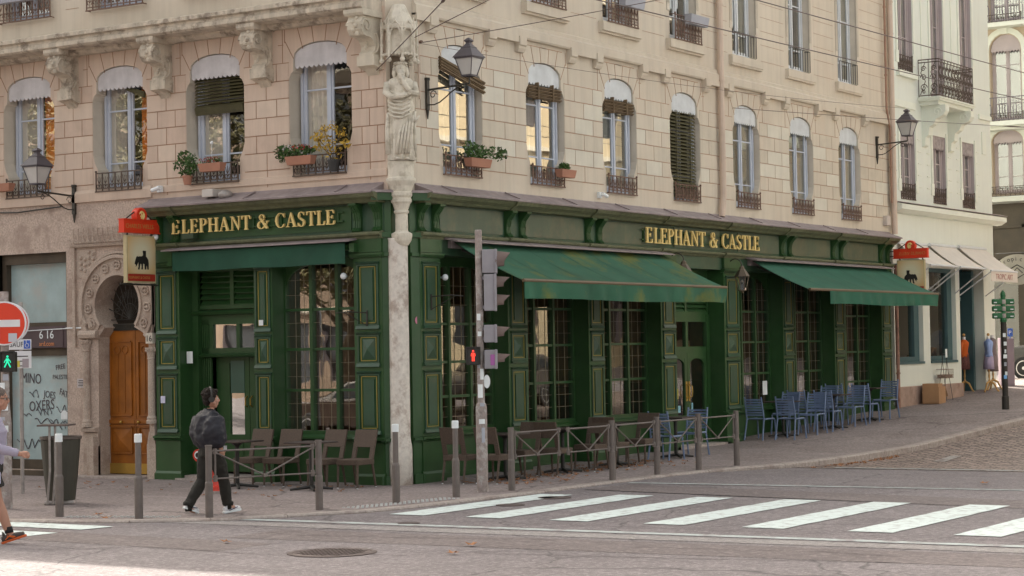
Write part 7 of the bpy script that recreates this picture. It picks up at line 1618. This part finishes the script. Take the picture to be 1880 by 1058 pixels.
for c in ((-.325, .08, .13), (.215, -.08, .12)): b.tube([c, (c[0] + .01, c[1], c[2] + .05)], .078, 12)
remeshed(b, 'trousers', mat('black_trousers', (.018, .016, .012), .85, var=.2), man, .012, 4, (.02, .07))
b = MB(); JK = mat('navy_bomber', (.011, .011, .019), .6, var=.2, scale=6)
b.tube([(0, 0, .96), (0, 0, 1.03), (-.01, 0, 1.2), (-.02, 0, 1.36), (0, 0, 1.44)], [.17, .225, .225, .185, .085], 16); b.tube([(-.03, .17, 1.34), (-.03, -.17, 1.34)], .105, 12); b.tube([(-.02, .14, 1.14), (-.02, -.14, 1.14)], .19, 14); b.tube([(-.04, .12, 1.27), (-.04, -.12, 1.27)], .15, 14); b.tube([(-.02, .12, 1.03), (-.02, -.12, 1.03)], .165, 14)
for A, s_ in ((A1, 1), (A2, -1)): b.tube([(-.02, s_ * .19, 1.35), (-.05, s_ * .225, 1.14), (-.01, s_ * .22, 1.0), (.02, s_ * .215, .94)], [.115, .135, .12, .075], 14)
b.tube([(-.06, -.17, 1.30), (-.10, -.15, 1.12), (-.05, -.14, 1.0)], [.12, .13, .12], 14); b.tube([(-.06, .17, 1.30), (-.10, .15, 1.12), (-.05, .14, 1.0)], [.12, .13, .12], 14)
remeshed(b, 'jacket', JK, man, .016, 14, (.030, .07))
b = MB(); b.lathe([(.165, .93), (.17, .96), (.165, 1.0)], (0, 0), 28, sx=.8, sy=1.05); b.build('jacket_hem', mat('ribbed_knit', (.02, .018, .02), .9, bump=.8, bscale=120), man)
b = MB(); b.tube([(0, 0, 1.40), (.01, 0, 1.455)], [.085, .07], 14); b.build('collar', MATS['ribbed_knit'], man)
b = MB(lambda p: tuple(Mh @ Vector(p))); b.ball((-.022, 0, .055), .108, 18, (.98, .86, .98)); b.ball((-.055, 0, -.005), .075, 14, (.8, .95, 1.05)); b.tube([(.05, -.05, .105), (.065, 0, .118), (.05, .05, .105)], .03, 8)
for i in range(50): q = rnd.uniform(0, 6.28); e = rnd.uniform(.2, 1.3); p = Vector((-.03 + .10 * math.cos(q) * math.cos(e), .09 * math.sin(q) * math.cos(e), .05 + .105 * math.sin(e))); b.ball(p, .018, 6)
remeshed(b, 'hair', HAIRD, man, .008, 1, (.02, .03))
b = MB(lambda p: tuple(Mh @ Vector(p)))
for s_ in (-1, 1): b.tube([(-.015, s_ * .085, .005), (-.015, s_ * .125, .005)], .040, 14)
b.tube([(-.015, .112 * math.cos(a), .03 + .14 * math.sin(a)) for a in [math.pi * i / 12 for i in range(13)]], .014, 6); b.build('headphones', BLACKP, man)
def shoe(par, heel, toe, y, m, solem, z0=.0, tilt=0, name='shoe'):
    h, t_ = Vector((heel[0], y, heel[1])), Vector((toe[0], y, toe[1])); d = (t_ - h); L = d.length; d.normalize(); up = Vector((-d.z, 0, d.x)); FS = lambda p: tuple(h + d * p[0] * L + Vector((0, p[1], 0)) + up * p[2])
    out = [(0, -.03), (.05, -.038), (.3, -.035), (.65, -.047), (.85, -.044), (.97, -.025), (1.0, 0), (.97, .025), (.85, .044), (.65, .047), (.3, .035), (.05, .038), (0, .03)]
    b = MB(FS); b.slab(out, 0, .028); o = b.build('sole', solem, par, bevel=.005)
    b = MB(FS); b.tube([(.04, 0, .05), (.3, 0, .055), (.65, 0, .045), (.93, 0, .04)], [.036, .042, .040, .028], 12); b.tube([(.12, 0, .06), (.17, 0, .12)], [.042, .040], 12); b.tube([(.3, 0, .085), (.6, 0, .06)], [.03, .024], 8)
    o2 = remeshed(b, name, m, par, .006, 2); b = MB(FS)
    for s_ in (-1, 1): b.tube([(.25, s_ * .044, .035), (.45, s_ * .046, .05), (.72, s_ * .044, .065)] if solem is WHITECAP or m is WHITES else [(.2, s_ * .042, .04), (.4, s_ * .046, .07), (.6, s_ * .044, .04), (.5, s_ * .046, .04), (.3, s_ * .044, .075)], .006, 5)
    for k in range(4): b.tube([(.32 + .08 * k, -.022, .088 - .007 * k), (.34 + .08 * k, .022, .09 - .007 * k)], .004, 4)
    b.build('shoe_stripe', mat('navy_mark', (.03, .03, .08), .5) if m is WHITES else mat('orange_mark', (.75, .16, .02), .5), par); return o2
for c in ((-.325, .08), (.215, -.08)): b = MB(); b.tube([(c[0] + .01, c[1], .06), (c[0], c[1], .16)], .052, 12); b.build('sock', MATS['black_trousers'], man, smooth=True)
man.scale = (.95, .97, .955)
shoe(man, (-.40, .10), (-.16, .01), .08, WHITES, WHITECAP); shoe(man, (.15, .0), (.44, .03), -.08, WHITES, WHITECAP)
b = MB(); b.grid(lambda i, j: (-.06 + .12 * i, .20 + .02 * math.sin(6 * i), .96 - .11 * j * (1 - .5 * abs(i - .5))), 6, 4); b.grid(lambda i, j: (.07 + .05 * i, -.22 + .02 * math.sin(6 * i), .95 - .07 * j), 4, 3); b.build('shirt_tail', WHITES, man, recalc=False)
# --- runner leaving the frame on the left
run = empty('person', (-9.27, -.86, -.05), R_(-57), label='jogger in a lilac grey sweatshirt and black shorts stepping in at the left edge', cat='person')
b = MB()
b.tube([(-.02, 0, .92), (.0, 0, 1.15), (.03, 0, 1.36), (.05, 0, 1.46)], [.14, .14, .15, .07], 12); b.tube([(.03, .16, 1.42), (.03, -.16, 1.42)], .07, 10); b.tube([(.05, 0, 1.42), (.08, 0, 1.57)], [.06, .056], 10)
leg(b, (0, -.09, .88), (.10, -.08, .52), (.24, -.08, .14), (.10, .066, .042)); leg(b, (0, .09, .88), (-.10, .09, .50), (-.48, .09, .30), (.10, .066, .042))
b.tube([(.24, -.08, .13), (.36, -.08, .10)], [.04, .03], 8); b.tube([(-.48, .09, .30), (-.52, .09, .18)], [.04, .03], 8)
RA = [(.05, -.20, 1.42), (.13, -.24, 1.14), (.40, -.20, 1.06)]; LA = [(.03, .20, 1.42), (-.22, .25, 1.2), (-.12, .24, .95)]
for A in (RA, LA): b.tube(A, [.058, .044, .030], 10)
hand(b, RA[2], (1, .1, .05), (0, .6, -.8), 1, 1.0); hand(b, LA[2], (.5, 0, -.8), (.2, -1, 0), 1, 1.0)
Mr = headmesh(b, (.11, 0, 1.68), yaw=0, sc_=1.04); remeshed(b, 'body', SKIN, run, .009, 3); eyes(Mr, run, HAIRG)
b = MB(); b.tube([(-.02, 0, .92), (0, 0, 1.1), (.03, 0, 1.34), (.045, 0, 1.47)], [.16, .175, .17, .085], 14); b.tube([(.03, .16, 1.41), (.03, -.16, 1.41)], .09, 10)
for A in (RA, LA): b.tube([A[0], A[1], tuple(Vector(A[1]).lerp(Vector(A[2]), .93))], [.085, .066, .045], 12)
remeshed(b, 'sweatshirt', mat('lilac_grey_jersey', (.36, .33, .42), .85, var=.06), run, .012, 3, (.03, .09))
b = MB(); leg(b, (0, -.09, .90), (.06, -.085, .68), (.065, -.085, .66), (.135, .13, .12)); leg(b, (0, .09, .90), (-.06, .09, .68), (-.065, .09, .66), (.135, .13, .12)); b.tube([(0, 0, .85), (-.01, 0, 1.0)], [.155, .16], 12); remeshed(b, 'shorts', mat('black_shorts', (.02, .018, .016), .8), run, .012, 3, (.02, .06))
b = MB(); b.tube([(.235, -.08, .15), (.22, -.08, .22)], [.05, .048], 10); b.build('sock', mat('black_sock', (.015, .014, .014), .9), run, smooth=True)
b = MB(); b.grid(lambda i, j: (.04 + .14 * i, -.235, .86 - .13 * j), 2, 2); b.build('race_tag', mat('pale_tag', (.45, .45, .6), .6), run, recalc=False)
b = MB(lambda p: tuple(Mr @ Vector(p))); b.ball((-.022, 0, .060), .102, 18, (1.0, .86, .92)); b.ball((-.06, 0, .0), .07, 14, (.75, .95, 1.0)); remeshed(b, 'hair', HAIRG, run, .008, 2, (.012, .03))
b = MB(lambda p: tuple(Mr @ Vector(p)))
for s_ in (-1, 1): b.tube([(.10, s_ * .032 + .024 * math.cos(a), .012 + .017 * math.sin(a)) for a in [i * .7 for i in range(10)]], .0025, 4); b.tube([(.098, s_ * .055, .018), (-.01, s_ * .088, .026)], .003, 4)
b.build('glasses', BLACKP, run)
DKS = mat('charcoal_shoe', (.06, .05, .045), .7, var=.2); OS = mat('orange_sole', (.55, .10, .02), .6)
shoe(run, (.155, .02), (.44, .11), -.08, DKS, OS); shoe(run, (-.60, .33), (-.47, .07), .09, DKS, OS)

# ------------------------------------------------------------------ what the windows mirror: houses and trees across the streets
def housefront(name, label, F, u0, u1, zb, zt, wm, step=2.9, z1=1.0):
    t = empty(name, F((u0, 0, zb)), label=label, cat='building'); O = Vector(F((u0, 0, zb))); F_ = lambda p: tuple(Vector(F(p)) - O)
    b = MB(F_); rv = MB(F_); g = MB(F_); n = int((u1 - u0) / step); fl = [(zb - 1, zb + 4.2, 1.4, 3.6), (zb + 4.2, zb + 7.6, 5.0, 7.0), (zb + 7.6, zb + 11, 8.4, 10.4), (zb + 11, zt, 11.9, 13.8)]
    for k in range(n):
        a = u0 + k * (u1 - u0) / n; e = u0 + (k + 1) * (u1 - u0) / n; c = (a + e) / 2
        for z0, z1, wa, wb_ in fl: op = rect_open(c, .6 if z0 > zb else 1.0, zb + wa - (.4 if z0 < zb else 0), zb + wb_); wall_strip(b, a, e, z0, z1, op); reveal(rv, op, .25); L = op[0][0][0]; q = op[2][0][0]; g.quad((L, -.2, op[0][0][1]), (q, -.2, op[0][0][1]), (q, -.2, op[0][1][1]), (L, -.2, op[0][1][1]))
    b.build('wall', wm, t, recalc=False); rv.build('window_reveal', TAUPEP, t, recalc=False); g.build('pane', mat('dark_pane', (.04, .045, .05), .08, spec=.8), t, recalc=False)
    b = MB(F_)
    for z in (zb + 4.2, zb + 7.6, zb + 11): b.prof([(0, z - .1), (.15, z - .05), (.15, z + .1), (0, z + .12)], u0, u1)
    b.prof([(0, zt - .4), (.5, zt - .1), (.5, zt), (0, zt)], u0, u1); b.build('cornice', TRIM, t); b = MB(F_); b.box(u0, u1, -9, -.3, zb - 1, zt + .3); b.build('inner_wall', DARKIN, t); return t
OPPW = mat('opposite_cream', (.52, .555, .58), .9, var=.06); OPPY = mat('opposite_ochre', (.55, .44, .28), .9, var=.06)
housefront('opposite_building', 'cream house across the cross street, mirrored in the pub windows', lambda p: (p[0], -17.2 + p[1], p[2]), 1, 24, .3, 15.0, OPPW)
housefront('opposite_building', 'ochre house across the cross street, mirrored in the farther pub windows', lambda p: (p[0], -17.2 + p[1], p[2]), 24.1, 60, 1.3, 14.5, OPPY)
housefront('opposite_building', 'brown house across the main street behind the trees', lambda p: (-44 + p[1], p[0], p[2]), -10, 75, -.2, 14.5, mat('opposite_brown', (.24, .17, .12), .9, var=.15))
def tree(x, y, label, h=9, seed=0):
    t = empty('street_tree', (x, y, -.05), label=label, cat='tree', group='plane trees of the square across the main street'); r = random.Random(seed); b = MB()
    b.tube([(0, 0, 0), (.1, 0, 1.6), (0, .1, 3.2), (.1, 0, h * .6)], [.28, .22, .18, .1], 10)
    q = MB()
    for k in range(13):
        a = k * 2.4; L = r.uniform(1.8, 3.2); z0 = 2.6 + k * .32; e = (L * math.cos(a), L * math.sin(a), z0 + r.uniform(1.2, 2.6)); b.tube([(0, .05, z0), (e[0] * .5, e[1] * .5, (z0 + e[2]) / 2 + .1), e], [.09, .06, .025], 6); foliage(q, e, 1.3, 1.3, 1.0, 330, .13, r.random()); foliage(q, (e[0] * .5, e[1] * .5, e[2] + .4), 1.0, 1.0, .8, 160, .13, r.random())
    b.build('trunk', PLANEBARK, t); q.build('crown', mat('autumn_leaves', (.11, .095, .03), .7, var=.6, scale=3), t, recalc=False)
tree(-17.5, 12, 'autumn plane tree nearest the pub across the main street', 10, 1)
T0 = [o for o in col.objects if o.name == 'street_tree'][0]
for k, (x, y, l) in enumerate(((-20.5, 17, 'second autumn plane tree along the main street'), (-17.5, 22, 'third autumn plane tree along the main street'), (-20.5, 27, 'fourth autumn plane tree along the main street'), (-18, 32.5, 'fifth autumn plane tree along the main street'), (-21, 38, 'last autumn plane tree along the main street'), (-25.5, 13, 'autumn plane tree set back behind the dark brown car'))):
    c = copy_tree(T0, (x, y, -.05), k * 1.3 + 1, label=l, group='plane trees of the square across the main street'); c.scale = (1.1, 1.1, 1.0 + .08 * (k % 3))
